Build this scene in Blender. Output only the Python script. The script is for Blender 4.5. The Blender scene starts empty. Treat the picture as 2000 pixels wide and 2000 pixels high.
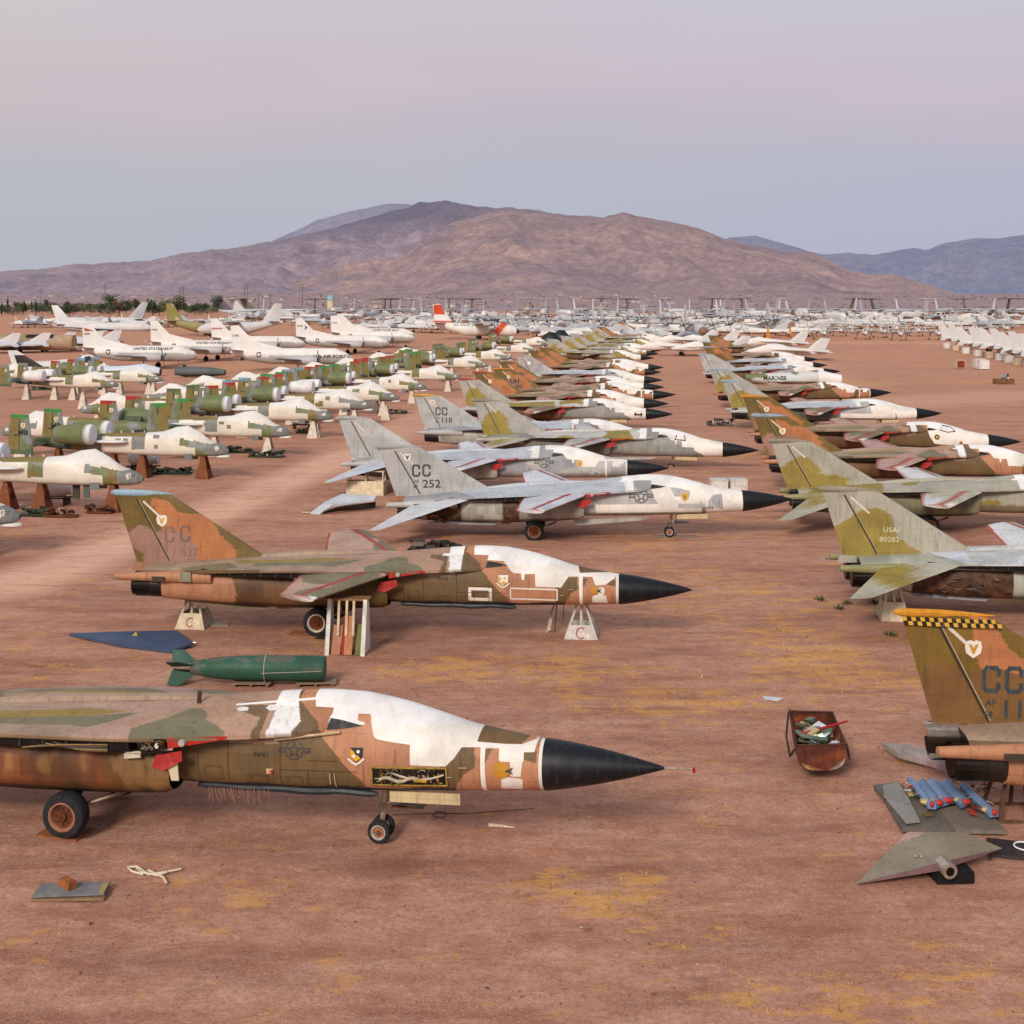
import bpy, math, random
import numpy as np
from math import radians, sin, cos, pi, sqrt

random.seed(7)
RNG = np.random.RandomState(11)
scene = bpy.context.scene
COL = scene.collection
FPX, CAMH, HZ = 2600.0, 12.9, 595.0        # focal length and horizon of a 2000-wide frame, eye height in metres


def zg(Y):
    """terrain height: flat apron, then a slow rise toward the mountains"""
    Y = np.asarray(Y, dtype=float)
    a = 0.0077 * np.clip(Y - 250, 0, 1050)
    b = 0.0012 * np.clip(Y - 1300, 0, 4000)
    r = a + b + 0.013 * np.clip(Y - 2500, 0, 4000)
    return float(r) if r.ndim == 0 else r


def ground(u, v):
    """ground point seen at photo pixel (u, v)"""
    Y = FPX * CAMH / max(v - HZ, 1.0)
    for _ in range(12):
        Y = 0.5 * Y + 0.5 * FPX * (CAMH - zg(Y)) / max(v - HZ, 1.0)
    return ((u - 1000) * Y / FPX, Y, zg(Y))


def srgb(r, g, b, k=1.0):
    def f(c):
        c = c / 255.0
        return c / 12.92 if c <= 0.04045 else ((c + 0.055) / 1.055) ** 2.4
    return np.array([f(r) * k, f(g) * k, f(b) * k])


# ---------------------------------------------------------------- noise
_PERM = np.random.RandomState(3).permutation(512)
_TAB = np.random.RandomState(4).rand(512)


def vnoise(x, y, seed=0):
    x = np.asarray(x, float) + seed * 17.31
    y = np.asarray(y, float) + seed * 9.77
    xi = np.floor(x).astype(int); yi = np.floor(y).astype(int)
    fx = x - xi; fy = y - yi
    fx = fx * fx * (3 - 2 * fx); fy = fy * fy * (3 - 2 * fy)
    def h(i, j):
        return _TAB[(_PERM[(i + _PERM[j & 511]) & 511])]
    a = h(xi, yi); b = h(xi + 1, yi); c = h(xi, yi + 1); d = h(xi + 1, yi + 1)
    return (a * (1 - fx) + b * fx) * (1 - fy) + (c * (1 - fx) + d * fx) * fy


def fbm(x, y, oct=4, seed=0):
    s = 0; a = 0.5; t = 0
    for o in range(oct):
        s = s + a * vnoise(np.asarray(x) * 2 ** o, np.asarray(y) * 2 ** o, seed + o)
        t += a; a *= 0.5
    return s / t


def inpoly(px, py, poly):
    n = len(poly); r = np.zeros(px.shape, bool); j = n - 1
    for i in range(n):
        xi, yi = poly[i]; xj, yj = poly[j]
        if yi != yj:
            r ^= ((yi > py) != (yj > py)) & (px < (xj - xi) * (py - yi) / (yj - yi) + xi)
        j = i
    return r


# ---------------------------------------------------------------- materials (all take their colour from the mesh's own paint layer)
def make_mat(name, rough=0.6, metal=0.0, dirt=0.25, scale=1.2, streak=0.15, panels=0.0, bump=0.0, spec=0.5, fine=0.1, dcol=(0.05, 0.035, 0.025)):
    m = bpy.data.materials.new(name); m.use_nodes = True
    nt = m.node_tree; N = nt.nodes; L = nt.links
    b = N['Principled BSDF']
    b.inputs['Roughness'].default_value = rough; b.inputs['Metallic'].default_value = metal
    b.inputs['Specular IOR Level'].default_value = spec
    at = N.new('ShaderNodeAttribute'); at.attribute_name = 'Col'
    tc = N.new('ShaderNodeTexCoord')
    oi = N.new('ShaderNodeObjectInfo')
    add = N.new('ShaderNodeVectorMath'); add.operation = 'ADD'
    mul = N.new('ShaderNodeVectorMath'); mul.operation = 'SCALE'; mul.inputs[0].default_value = (7.3, 3.1, 5.7)
    L.new(oi.outputs['Random'], mul.inputs['Scale']); L.new(tc.outputs['Object'], add.inputs[0]); L.new(mul.outputs[0], add.inputs[1])
    def noise(sc, det, vec, rgh=0.6):
        n = N.new('ShaderNodeTexNoise'); n.inputs['Scale'].default_value = sc; n.inputs['Detail'].default_value = det
        n.inputs['Roughness'].default_value = rgh; L.new(vec, n.inputs['Vector']); return n.outputs['Fac']
    def mapr(f, a, b_, c, d):
        q = N.new('ShaderNodeMapRange'); q.inputs[1].default_value = a; q.inputs[2].default_value = b_
        q.inputs[3].default_value = c; q.inputs[4].default_value = d; L.new(f, q.inputs[0]); return q.outputs[0]
    def math_(op, a, b_):
        q = N.new('ShaderNodeMath'); q.operation = op
        for i, x in enumerate((a, b_)):
            if isinstance(x, (int, float)): q.inputs[i].default_value = x
            else: L.new(x, q.inputs[i])
        return q.outputs[0]
    n1 = noise(scale, 5, add.outputs[0])
    f = mapr(n1, 0.3, 0.7, 1 - dirt, 1 + dirt * 0.25)
    n3 = noise(28, 3, add.outputs[0])
    f = math_('MULTIPLY', f, mapr(n3, 0.25, 0.75, 1 - fine, 1 + fine))
    st = N.new('ShaderNodeMapping'); st.inputs['Scale'].default_value = (5, 5, 0.45); L.new(add.outputs[0], st.inputs[0])
    n2 = noise(1.6, 4, st.outputs[0])
    sfac = mapr(n2, 0.52, 0.78, 0, streak)
    if panels > 0:
        sx = N.new('ShaderNodeSeparateXYZ'); L.new(tc.outputs['Object'], sx.inputs[0])
        cb = N.new('ShaderNodeCombineXYZ'); L.new(sx.outputs[0], cb.inputs[0]); L.new(sx.outputs[2], cb.inputs[1])
        br = N.new('ShaderNodeTexBrick'); br.inputs['Scale'].default_value = 1.0
        br.inputs['Brick Width'].default_value = 1.15; br.inputs['Row Height'].default_value = 0.52
        br.inputs['Mortar Size'].default_value = 0.011; br.offset = 0.37; br.squash = 0.7; br.squash_frequency = 3
        L.new(cb.outputs[0], br.inputs['Vector'])
        f = math_('MULTIPLY', f, mapr(br.outputs['Fac'], 0, 1, 1, 1 - panels))
    mx = N.new('ShaderNodeMix'); mx.data_type = 'RGBA'; mx.blend_type = 'MULTIPLY'; mx.inputs[0].default_value = 1
    cm = N.new('ShaderNodeCombineColor'); [L.new(f, cm.inputs[i]) for i in range(3)]
    L.new(at.outputs['Color'], mx.inputs[6]); L.new(cm.outputs[0], mx.inputs[7])
    m2 = N.new('ShaderNodeMix'); m2.data_type = 'RGBA'; m2.inputs[7].default_value = (*dcol, 1)
    L.new(sfac, m2.inputs[0]); L.new(mx.outputs[2], m2.inputs[6])
    L.new(m2.outputs[2], b.inputs['Base Color'])
    r = mapr(n1, 0.3, 0.7, min(1, rough + 0.12), max(0.05, rough - 0.1)); L.new(r, b.inputs['Roughness'])
    if bump > 0:
        bp = N.new('ShaderNodeBump'); bp.inputs['Strength'].default_value = bump; bp.inputs['Distance'].default_value = 0.03
        n4 = noise(6, 4, add.outputs[0]); L.new(n4, bp.inputs['Height']); L.new(bp.outputs[0], b.inputs['Normal'])
    return m


M_PAINT = make_mat('weathered_aircraft_paint', 0.58, 0, 0.24, 0.9, 0.5, 0.16, 0.0, 0.3)
M_COVER = make_mat('white_protective_coating', 0.5, 0, 0.14, 0.8, 0.28, 0.0, 0.35, 0.35, 0.04, (0.35, 0.3, 0.24))
M_BLACK = make_mat('black_radome_paint', 0.5, 0, 0.35, 1.6, 0.3, 0.0, 0.0, 0.35, 0.25, (0.07, 0.068, 0.07))
M_METAL = make_mat('bare_metal', 0.4, 0.75, 0.45, 3, 0.35, 0.0, 0.15, 0.5)
M_RUST = make_mat('rusty_steel', 0.85, 0.1, 0.55, 4.5, 0.5, 0.0, 0.5, 0.3, 0.25)
M_RUBBER = make_mat('old_rubber', 0.85, 0, 0.35, 5, 0.1, 0, 0.2, 0.2, 0.2, (0.2, 0.16, 0.13))
M_WOOD = make_mat('weathered_painted_wood', 0.85, 0, 0.3, 3.5, 0.45, 0, 0.2, 0.2, 0.15, (0.22, 0.13, 0.08))
M_FAR = make_mat('faded_aircraft_paint', 0.6, 0, 0.15, 0.25, 0.15, 0.0, 0.0, 0.3, 0.03)


# ---------------------------------------------------------------- mesh collector
class MB:
    def __init__(s):
        s.v = []; s.f = []; s.c = []; s.n = 0

    def add(s, V, F, col):
        V = np.asarray(V, float).reshape(-1, 3)
        C = np.asarray(col, float)
        if C.ndim == 1: C = np.tile(C[:3], (len(V), 1))
        s.v.append(V); s.c.append(C)
        o = s.n
        s.f.extend([tuple(i + o for i in f) for f in F]); s.n += len(V)
        return s

    def box(s, c, sz, col, rz=0.0, rx=0.0, ry=0.0):
        x, y, z = [q / 2 for q in sz]
        V = np.array([[i, j, k] for i in (-x, x) for j in (-y, y) for k in (-z, z)])
        V = rot(V, rx, ry, rz) + np.array(c)
        return s.add(V, [(0, 1, 3, 2), (4, 6, 7, 5), (0, 4, 5, 1), (2, 3, 7, 6), (0, 2, 6, 4), (1, 5, 7, 3)], col)

    def cyl(s, p0, p1, r0, r1, col, n=14, cap=True):
        p0 = np.array(p0, float); p1 = np.array(p1, float); d = p1 - p0; d /= np.linalg.norm(d) + 1e-9
        a = np.cross(d, [0, 0, 1.0] if abs(d[2]) < 0.9 else [1.0, 0, 0]); a /= np.linalg.norm(a); b = np.cross(d, a)
        t = np.arange(n) * 2 * pi / n
        ring = np.cos(t)[:, None] * a + np.sin(t)[:, None] * b
        V = np.vstack([p0 + ring * r0, p1 + ring * r1])
        F = [(i, (i + 1) % n, n + (i + 1) % n, n + i) for i in range(n)]
        if cap: F += [tuple(range(n))[::-1], tuple(range(n, 2 * n))]
        return s.add(V, F, col)

    def tube(s, pts, r, col, n=6):
        pts = [np.array(p, float) for p in pts]
        rs = r if isinstance(r, (list, tuple)) else [r] * len(pts)
        rings = []
        for i, p in enumerate(pts):
            d = pts[min(i + 1, len(pts) - 1)] - pts[max(i - 1, 0)]; d /= np.linalg.norm(d) + 1e-9
            a = np.cross(d, [0, 0, 1.0] if abs(d[2]) < 0.9 else [1.0, 0, 0]); a /= np.linalg.norm(a); b = np.cross(d, a)
            t = np.arange(n) * 2 * pi / n
            rings.append(p + rs[i] * (np.cos(t)[:, None] * a + np.sin(t)[:, None] * b))
        return s.loft(np.array(rings), col, True, True)

    def loft(s, Rg, col, cap0=False, cap1=False, func=None):
        Rg = np.asarray(Rg, float); m, n, _ = Rg.shape
        F = [(i * n + j, i * n + (j + 1) % n, (i + 1) * n + (j + 1) % n, (i + 1) * n + j) for i in range(m - 1) for j in range(n)]
        if cap0: F.append(tuple(range(n))[::-1])
        if cap1: F.append(tuple(range((m - 1) * n, m * n)))
        V = Rg.reshape(-1, 3)
        return s.add(V, F, func(V) if func else col)

    def prism(s, poly, vec, col):
        P = np.array(poly, float); n = len(P); V = np.vstack([P, P + np.array(vec, float)])
        F = [tuple(range(n))[::-1], tuple(range(n, 2 * n))] + [(i, (i + 1) % n, n + (i + 1) % n, n + i) for i in range(n)]
        return s.add(V, F, col)

    def sheet(s, G, col, func=None):
        G = np.asarray(G, float); m, n, _ = G.shape
        F = [(i * n + j, i * n + j + 1, (i + 1) * n + j + 1, (i + 1) * n + j) for i in range(m - 1) for j in range(n - 1)]
        V = G.reshape(-1, 3)
        return s.add(V, F, func(V) if func else col)

    def wing(s, rle, rte, tte, tle, t0, t1, col, nu=8, nv=8, func=None, cap=None):
        """closed aerofoil panel between a root chord and a tip chord"""
        rle, rte, tte, tle = [np.array(p, float) for p in (rle, rte, tte, tle)]
        nrm = np.cross(rte - rle, tle - rle); nrm /= np.linalg.norm(nrm) + 1e-9
        nv = max(nv, 4)
        w = np.linspace(0, 1, nv + 1)
        prof = np.sqrt(np.maximum(w, 0)) * (1 - w) * 2.6 * 0.5 + 0.02
        prof = np.where((w == 0), 0.03, prof)
        up = [(w[i], prof[i]) for i in range(nv + 1)]
        dn = [(w[i], -prof[i]) for i in range(nv - 1, 0, -1)]
        loop = up + dn
        rings = []
        for i in range(nu + 1):
            q = i / nu; le = rle * (1 - q) + tle * q; te = rte * (1 - q) + tte * q; t = t0 * (1 - q) + t1 * q
            rings.append([le * (1 - a) + te * a + nrm * b * t for a, b in loop])
        return s.loft(np.array(rings), col, True, True, func)

    def sphere(s, c, r, col, n=12, m=8):
        r = np.array(r if hasattr(r, '__len__') else (r, r, r), float)
        ph = np.linspace(-pi / 2 + 0.02, pi / 2 - 0.02, m)
        t = np.arange(n) * 2 * pi / n
        Rg = np.array([[(cos(p) * cos(a), cos(p) * sin(a), sin(p)) for a in t] for p in ph]) * r + np.array(c)
        return s.loft(Rg, col, True, True)

    def build(s, name, mat, parent=None, smooth=True, ang=38, func=None, M=None):
        V = np.vstack(s.v); C = np.vstack(s.c)
        if func is not None: C = func(V, C)
        if M is not None: V = V @ M[:3, :3].T + M[:3, 3]
        me = bpy.data.meshes.new(name)
        me.from_pydata(V.tolist(), [], s.f)
        a = me.attributes.new('Col', 'FLOAT_COLOR', 'POINT')
        a.data.foreach_set('color', np.hstack([np.clip(C, 0, 1), np.ones((len(C), 1))]).astype(np.float32).ravel())
        me.materials.append(mat)
        if smooth:
            me.polygons.foreach_set('use_smooth', [True] * len(me.polygons))
            me.set_sharp_from_angle(angle=radians(ang))
        me.update()
        o = bpy.data.objects.new(name, me); COL.objects.link(o)
        if parent is not None: o.parent = parent
        return o


def rot(V, rx=0, ry=0, rz=0):
    V = np.asarray(V, float)
    for a, (i, j) in ((rx, (1, 2)), (ry, (2, 0)), (rz, (0, 1))):
        if a:
            c, s_ = cos(a), sin(a); W = V.copy()
            W[..., i] = c * V[..., i] - s_ * V[..., j]; W[..., j] = s_ * V[..., i] + c * V[..., j]; V = W
    return V


def thing(name, label, cat, loc=(0, 0, 0), rz=0.0, group=None, pitch=0.0):
    o = bpy.data.objects.new(name, None); COL.objects.link(o); o.empty_display_size = 0.2
    o.location = loc; o.rotation_euler = (0, pitch, rz)
    o['label'] = label; o['category'] = cat
    if group: o['group'] = group
    return o


def tag(o, label, cat, group=None):
    o['label'] = label; o['category'] = cat
    if group: o['group'] = group
    return o


def place(o, loc, rz=0.0):
    o.location = loc; o.rotation_euler = (0, 0, rz); return o


def dup(root, loc, rz=0.0, label=None, group=None, scale=1.0):
    r = root.copy(); COL.objects.link(r); r.location = loc; r.rotation_euler = (0, 0, rz); r.scale = (scale,) * 3
    if label: r['label'] = label
    if group: r['group'] = group
    for ch in list(root.children):
        c = ch.copy(); COL.objects.link(c); c.parent = r
        for g in list(ch.children):
            d = g.copy(); COL.objects.link(d); d.parent = c
    return r


def structure(o):
    o['kind'] = 'structure'; return o


# ---------------------------------------------------------------- flat marks: shapes in 2-D laid on a surface
_FONT = {}


def text2d(txt, h, bold=0.0):
    """verts (n,2) and faces of a line of text, height h, starting at x=0"""
    cu = bpy.data.curves.new('lettering', 'FONT'); cu.body = txt; cu.size = 1.0; cu.offset = bold
    cu.resolution_u = 2
    ob = bpy.data.objects.new('lettering', cu); COL.objects.link(ob)
    bpy.context.view_layer.update()
    dg = bpy.context.evaluated_depsgraph_get()
    me = bpy.data.meshes.new_from_object(ob.evaluated_get(dg))
    V = np.array([v.co[:2] for v in me.vertices]); Fc = [tuple(p.vertices) for p in me.polygons]
    bpy.data.objects.remove(ob); bpy.data.curves.remove(cu); bpy.data.meshes.remove(me)
    V = V - V.min(0); V = V / 0.73 * h
    return V, Fc


class Marks:
    def __init__(s): s.items = []; s.nm = None

    def part(s, nm, k=0): s.nm = (nm, k); return s

    def put(s, V, Fc, col): s.items.append((V, Fc, col, s.nm))

    def text(s, txt, x, y, h, col, wide=1.0, slant=0.0, bold=0.01, centre=False, rot_=0.0):
        V, Fc = text2d(txt, h, bold); V = V.copy(); V[:, 0] *= wide
        if centre: V[:, 0] -= V[:, 0].max() / 2; V[:, 1] -= h / 2
        V[:, 0] += V[:, 1] * slant
        if rot_:
            c, q = cos(rot_), sin(rot_); V = np.stack([c * V[:, 0] - q * V[:, 1], q * V[:, 0] + c * V[:, 1]], 1)
        s.put(V + np.array([x, y]), Fc, col); return s

    def fan(s, pts, col):
        P = np.array(pts, float); c = P.mean(0); n = len(P)
        s.put(np.vstack([P, c]), [(i, (i + 1) % n, n) for i in range(n)], col); return s

    def line(s, pts, w, col, closed=False, seg=0.15):
        P = [np.array(p, float) for p in pts]
        if closed: P = P + [P[0]]
        V = []; Fc = []
        for a, b in zip(P[:-1], P[1:]):
            d = b - a; l = np.linalg.norm(d)
            if l < 1e-6: continue
            d /= l; nrm = np.array([-d[1], d[0]]) * w / 2; k = max(1, int(l / seg))
            a2 = a - d * w / 2; b2 = b + d * w / 2
            o = len(V)
            for i in range(k + 1):
                q = a2 + (b2 - a2) * i / k; V += [q - nrm, q + nrm]
            Fc += [(o + 2 * i, o + 2 * i + 2, o + 2 * i + 3, o + 2 * i + 1) for i in range(k)]
        s.put(np.array(V), Fc, col); return s

    def disc(s, x, y, r, col, n=20, ry=None):
        t = np.arange(n) * 2 * pi / n
        return s.fan(np.stack([x + r * np.cos(t), y + (ry or r) * np.sin(t)], 1), col)

    def ring(s, x, y, r, w, col, n=28):
        t = np.arange(n) * 2 * pi / n
        return s.line(np.stack([x + r * np.cos(t), y + r * np.sin(t)], 1), w, col, True)

    def star(s, x, y, r, col, w=None):
        t = pi / 2 + np.arange(10) * pi / 5; q = np.where(np.arange(10) % 2 == 0, r, r * 0.4)
        P = np.stack([x + q * np.cos(t), y + q * np.sin(t)], 1)
        return s.line(P, w, col, True) if w else s.fan(P, col)

    def roundel(s, x, y, r, col, w=0.04):
        s.ring(x, y, r, w, col).star(x, y, r * 0.78, col, w)
        for k in (-1, 1):
            s.line([(x + k * r, y + r * 0.25), (x + k * r * 1.8, y + r * 0.25), (x + k * r * 1.8, y - r * 0.2), (x + k * r, y - r * 0.2)], w, col)
            s.line([(x + k * r, y), (x + k * r * 1.65, y)], w * 0.6, col)
        return s

    def shield(s, x, y, r, fill, mark, mark2=None):
        P = [(-.8, .8), (-.3, .95), (0, .8), (.3, .95), (.8, .8), (.95, .2), (.8, -.5), (0, -1.05), (-.8, -.5), (-.95, .2)]
        s.fan([(x + a * r, y + b * r) for a, b in P], fill)
        s.fan([(x - .55 * r, y + .5 * r), (x - .2 * r, y + .45 * r), (x, y - .2 * r), (x + .2 * r, y + .45 * r), (x + .55 * r, y + .5 * r), (x + .1 * r, y - .6 * r), (x - .1 * r, y - .6 * r)], mark)
        if mark2 is not None:
            s.line([(x - .8 * r, y - .55 * r), (x, y - .95 * r), (x + .8 * r, y - .55 * r)], r * .25, mark2)
        return s

    def blockc(s, x, y, h, col, w=None, t=.18):
        """squared stencil letter C"""
        w = w or h * .62
        s.line([(x + a * w, y + b * h) for a, b in ((1, .72), (1, .86), (.82, 1), (.18, 1), (0, .84), (0, .16), (.18, 0), (.82, 0), (1, .14), (1, .28))], h * t, col, False, .3); return s

    def build(s, name, parent, fmap, mat=None, lift=0.0):
        groups = {}
        for k, (V, Fc, col, nm) in enumerate(s.items): groups.setdefault(nm or (name, 0), []).append((k, V, Fc, col))
        for (nm, _), its in groups.items():
            mb = MB()
            for k, V, Fc, col in its: mb.add(fmap(V[:, 0], V[:, 1], 0.006 + 0.0025 * k + lift), Fc, col)
            o = mb.build(nm, mat or M_COVER, parent, smooth=False)
        return o


def panel_tint(V, amp=.1, sx=.75, sz=.42, seed=0):
    """slightly different tone for every skin panel"""
    i = np.floor(V[:, 0] / sx + .37 * np.floor(V[:, 2] / sz)).astype(int); j = np.floor(V[:, 2] / sz).astype(int)
    return (1 + amp * 2 * (_TAB[(_PERM[(i + seed) & 511] + j * 7) & 511] - .55))[:, None]
# ================================================================ swing-wing bomber (local x forward, origin on the ground under the main wheels)
BR = srgb(112, 88, 56); TN = srgb(186, 130, 96); GG = srgb(126, 118, 92); PK = srgb(182, 148, 130); MV = srgb(160, 120, 104)
LG = srgb(186, 184, 180); MG = srgb(156, 156, 158); MU = srgb(154, 134, 66); OG = srgb(176, 170, 152); DK = srgb(26, 25, 26)
WH = srgb(238, 234, 230); CR = srgb(226, 214, 190); RED = srgb(190, 48, 38); NAVY = srgb(16, 18, 24); YEL = srgb(214, 160, 44)
STEEL = srgb(128, 120, 112); RUSTC = srgb(150, 82, 40)

_KX = np.array([-7.2, -6, -4.5, -3, -1.5, 0, 1.5, 2.7, 4, 5, 6.2, 7.2, 8.2, 9.0, 9.8, 10.3, 10.9, 11.5])
_ZT = np.array([2.40, 2.5, 2.64, 2.75, 2.83, 2.9, 2.95, 3.02, 3.17, 3.28, 3.37, 3.34, 3.15, 2.92, 2.66, 2.57, 2.46, 2.36])
_ZB = np.array([1.95, 1.85, 1.75, 1.7, 1.65, 1.55, 1.35, 1.2, 1.17, 1.16, 1.16, 1.16, 1.17, 1.18, 1.18, 1.19, 1.2, 1.22])
_HW = np.array([1.0, 1.15, 1.28, 1.36, 1.4, 1.36, 1.25, 1.17, 1.12, 1.08, 1.04, 1.0, 0.93, 0.85, 0.76, 0.71, 0.64, 0.57])
_ZC = np.array([2.15, 2.2, 2.25, 2.3, 2.3, 2.3, 2.25, 2.15, 2.05, 2.0, 1.97, 1.95, 1.88, 1.84, 1.81, 1.8, 1.79, 1.79])
_NT = np.array([2.6, 2.6, 2.6, 2.6, 2.5, 2.4, 2.2, 2.1, 1.95, 1.85, 1.75, 1.75, 1.75, 1.8, 1.9, 2, 2, 2])
_NB = np.array([2.6, 2.6, 2.6, 2.8, 3, 3, 3.2, 3.6, 3.8, 3.8, 3.8, 3.6, 3.3, 3, 2.7, 2.5, 2.2, 2])
_XF = np.linspace(-7.2, 11.5, 375)


def _sm(y):
    v = np.interp(_XF, _KX, y); k = 9
    p = np.concatenate([2 * v[0] - v[1:k + 1][::-1], v, 2 * v[-1] - v[-k - 1:-1][::-1]])
    return np.convolve(p, np.hanning(2 * k + 3)[1:-1] / np.hanning(2 * k + 3).sum(), 'valid')


_SEC = {k: _sm(a) for k, a in dict(zt=_ZT, zb=_ZB, hw=_HW, zc=_ZC, nt=_NT, nb=_NB).items()}


def fsec(x): return {k: np.interp(x, _XF, a) for k, a in _SEC.items()}


def fside(x, z):
    """half width of the fuselage at station x, height z"""
    s = fsec(x); up = z > s['zc']
    h = np.where(up, s['zt'] - s['zc'], s['zc'] - s['zb']); n = np.where(up, s['nt'], s['nb'])
    t = np.clip(np.abs(z - s['zc']) / h, 0, 1)
    return s['hw'] * (1 - t ** n) ** (1 / n)


def fmap_fus(x, z, lift):
    return np.stack([x, -(fside(x, z) + lift), z], 1)


def q_of(V): return V[:, 2] - 0.3 * np.abs(V[:, 1])


GX = np.array([-5.6, -4.5, -3, -1, 0.5, 1.6, 2.2, 3.2, 4.6, 5.6, 6.2, 6.5])
GY = np.array([1.3, 1.62, 1.85, 2.0, 2.06, 2.04, 1.98, 1.78, 1.42, 1.14, .96, 0.8])
GZ = np.array([2.36, 2.46, 2.56, 2.64, 2.66, 2.66, 2.66, 2.66, 2.65, 2.65, 2.67, 2.7])

FIN = dict(le0=(-2.3, 2.66), le1=(-6.35, 5.14), te0=(-7.75, 2.38), te1=(-8.68, 5.18), t0=0.34, t1=0.14)


def fin_half(x, z):
    q = np.clip((z - 2.5) / 2.66, 0, 1)
    le = FIN['le0'][0] * (1 - q) + FIN['le1'][0] * q; te = FIN['te0'][0] * (1 - q) + FIN['te1'][0] * q
    w = np.clip((le - x) / (le - te), 0.0, 1)
    return (np.sqrt(w) * (1 - w) * 1.3 + 0.02) * (FIN['t0'] * (1 - q) + FIN['t1'] * q) + 0.004


def fmap_fin(x, z, lift): return np.stack([x, -(fin_half(x, z) + lift), z], 1)


def blobs(V, seed, sx=0.32, sz=0.55, th=0.5):
    """wavy camouflage mask"""
    q = q_of(V)
    return fbm(V[:, 0] * sx + 40, q * sz + 40, 2, seed) > th


PAT = dict(
    tan=[(5.71, 3.9), (5.71, 3.03), (6.32, 2.58), (6.45, 2.23), (7.06, 1.54), (7.45, 1.21), (7.6, .4), (12, .4), (12, 3.9)],
    br=[[(9.63, 2.12), (10.06, 2.14), (10.09, 1.66), (9.84, 1.51), (9.65, 1.25), (9.5, .9), (9.2, .9), (9.3, 2.0)], [(10.2, 2.11), (10.48, 2.12), (10.33, 1.8), (10.22, 1.73)],
        [(9.9, 2.26), (9.97, 2.9), (11.4, 2.6), (11.1, 2.24)], [(11.05, 1.92), (11.5, 1.82), (11.5, 2.1), (11.05, 2.1)]],
    upbr=[[(4.38, 2.76), (4.92, 2.63), (4.93, 2.45), (4.87, 2.38), (4.86, 2.1), (5.08, 2.1), (5.07, 2.93), (4.36, 2.91)], [(5.5, 3.2), (5.71, 3.1), (6.32, 2.58), (6.28, 2.25), (5.5, 2.2)]],
    gg=[[(3.0, 2.77), (3.32, 2.77), (3.53, 2.7), (3.6, 2.53), (4.01, 2.39), (4.27, 2.23), (4.06, 2.0), (2.1, 2.0), (1.96, 2.26), (2.65, 2.56)], [(-2.5, 2.4), (.62, 2.51), (1.84, 2.64), (1.3, 2.41), (.8, 2.24), (.34, 2.28), (-2.5, 2.22)], [(-5.5, 2.1), (-3.6, 2.4), (-3.0, 2.15), (-4, 1.9)]],
    ol=[(-3.4, 2.5), (-2.06, 2.52), (.42, 2.68), (1.45, 2.65), (.62, 2.51), (-1.85, 2.37), (-3.2, 2.38)],
    pk=[(.58, 2.0), (.8, 2.24), (1.43, 2.42), (2.55, 2.66), (3.1, 2.95), (2, 3.0), (0, 2.85), (-3, 2.75), (-3, 2.68), (.42, 2.7), (1.6, 2.7), (1.9, 2.62), (1.3, 2.4), (1.9, 2.3), (2.1, 2.0)])


def sea_pattern(V, seed):
    n = len(V); q = q_of(V); off = .06 * ((seed * 7) % 5 - 2)
    x = V[:, 0] + .05 * (fbm(V[:, 0] * 2, q * 2, 2, seed) - .5) + off; out = np.tile(BR, (n, 1))
    up = (q > 2.02) & (x < 5.4) | (q > 2.2) & (x < 5.4)
    out[up] = srgb(178, 142, 118)
    t_ = inpoly(x, q, PAT['tan']); out[t_] = TN
    for p in PAT['br']: out[inpoly(x, q, p)] = BR
    aft = up & (x < 1); out[aft] = srgb(166, 140, 118)
    for p in PAT['upbr']: out[inpoly(x, q, p)] = srgb(120, 96, 70)
    for p in PAT['gg']: out[inpoly(x, q, p) & up] = GG
    out[inpoly(x, q, PAT['ol']) & up] = srgb(152, 126, 66)
    out[inpoly(x, q, PAT['pk']) & up] = PK
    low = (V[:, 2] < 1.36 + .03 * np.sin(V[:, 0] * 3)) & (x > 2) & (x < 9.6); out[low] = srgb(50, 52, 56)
    return out


def scheme_paint(scheme, seed):
    if scheme == 'sea': return lambda V, C=None: sea_pattern(np.asarray(V), seed)

    def f(V, C=None):
        V = np.asarray(V); n = len(V); out = np.zeros((n, 3))
        a = blobs(V, seed); b = blobs(V, seed + 5, 0.5, 0.9, 0.53)
        up = (V[:, 2] > 2.55 + 0.12 * np.sin(V[:, 0])) & (V[:, 2] < 3.45) & (V[:, 0] < 5.5)
        if scheme == 'sea':
            out[:] = BR; out[a] = TN
            out[up] = PK; out[up & b] = GG
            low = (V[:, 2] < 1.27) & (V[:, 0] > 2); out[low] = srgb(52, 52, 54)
        elif scheme == 'grey':
            out[:] = LG; out[a] = MG * 1.08; out[up] = srgb(190, 194, 200)
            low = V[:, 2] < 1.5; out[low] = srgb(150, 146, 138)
        elif scheme == 'drab':
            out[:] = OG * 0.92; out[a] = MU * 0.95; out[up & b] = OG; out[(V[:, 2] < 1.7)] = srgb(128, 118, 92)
        elif scheme == 'bleached':
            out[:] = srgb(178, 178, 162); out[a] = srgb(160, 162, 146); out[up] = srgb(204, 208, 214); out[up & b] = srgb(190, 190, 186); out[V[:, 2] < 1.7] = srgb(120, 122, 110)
        elif scheme == 'palegrey':
            out[:] = srgb(150, 148, 140); out[up] = srgb(196, 192, 184); out[up & b] = MU
        return out
    return f


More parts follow.
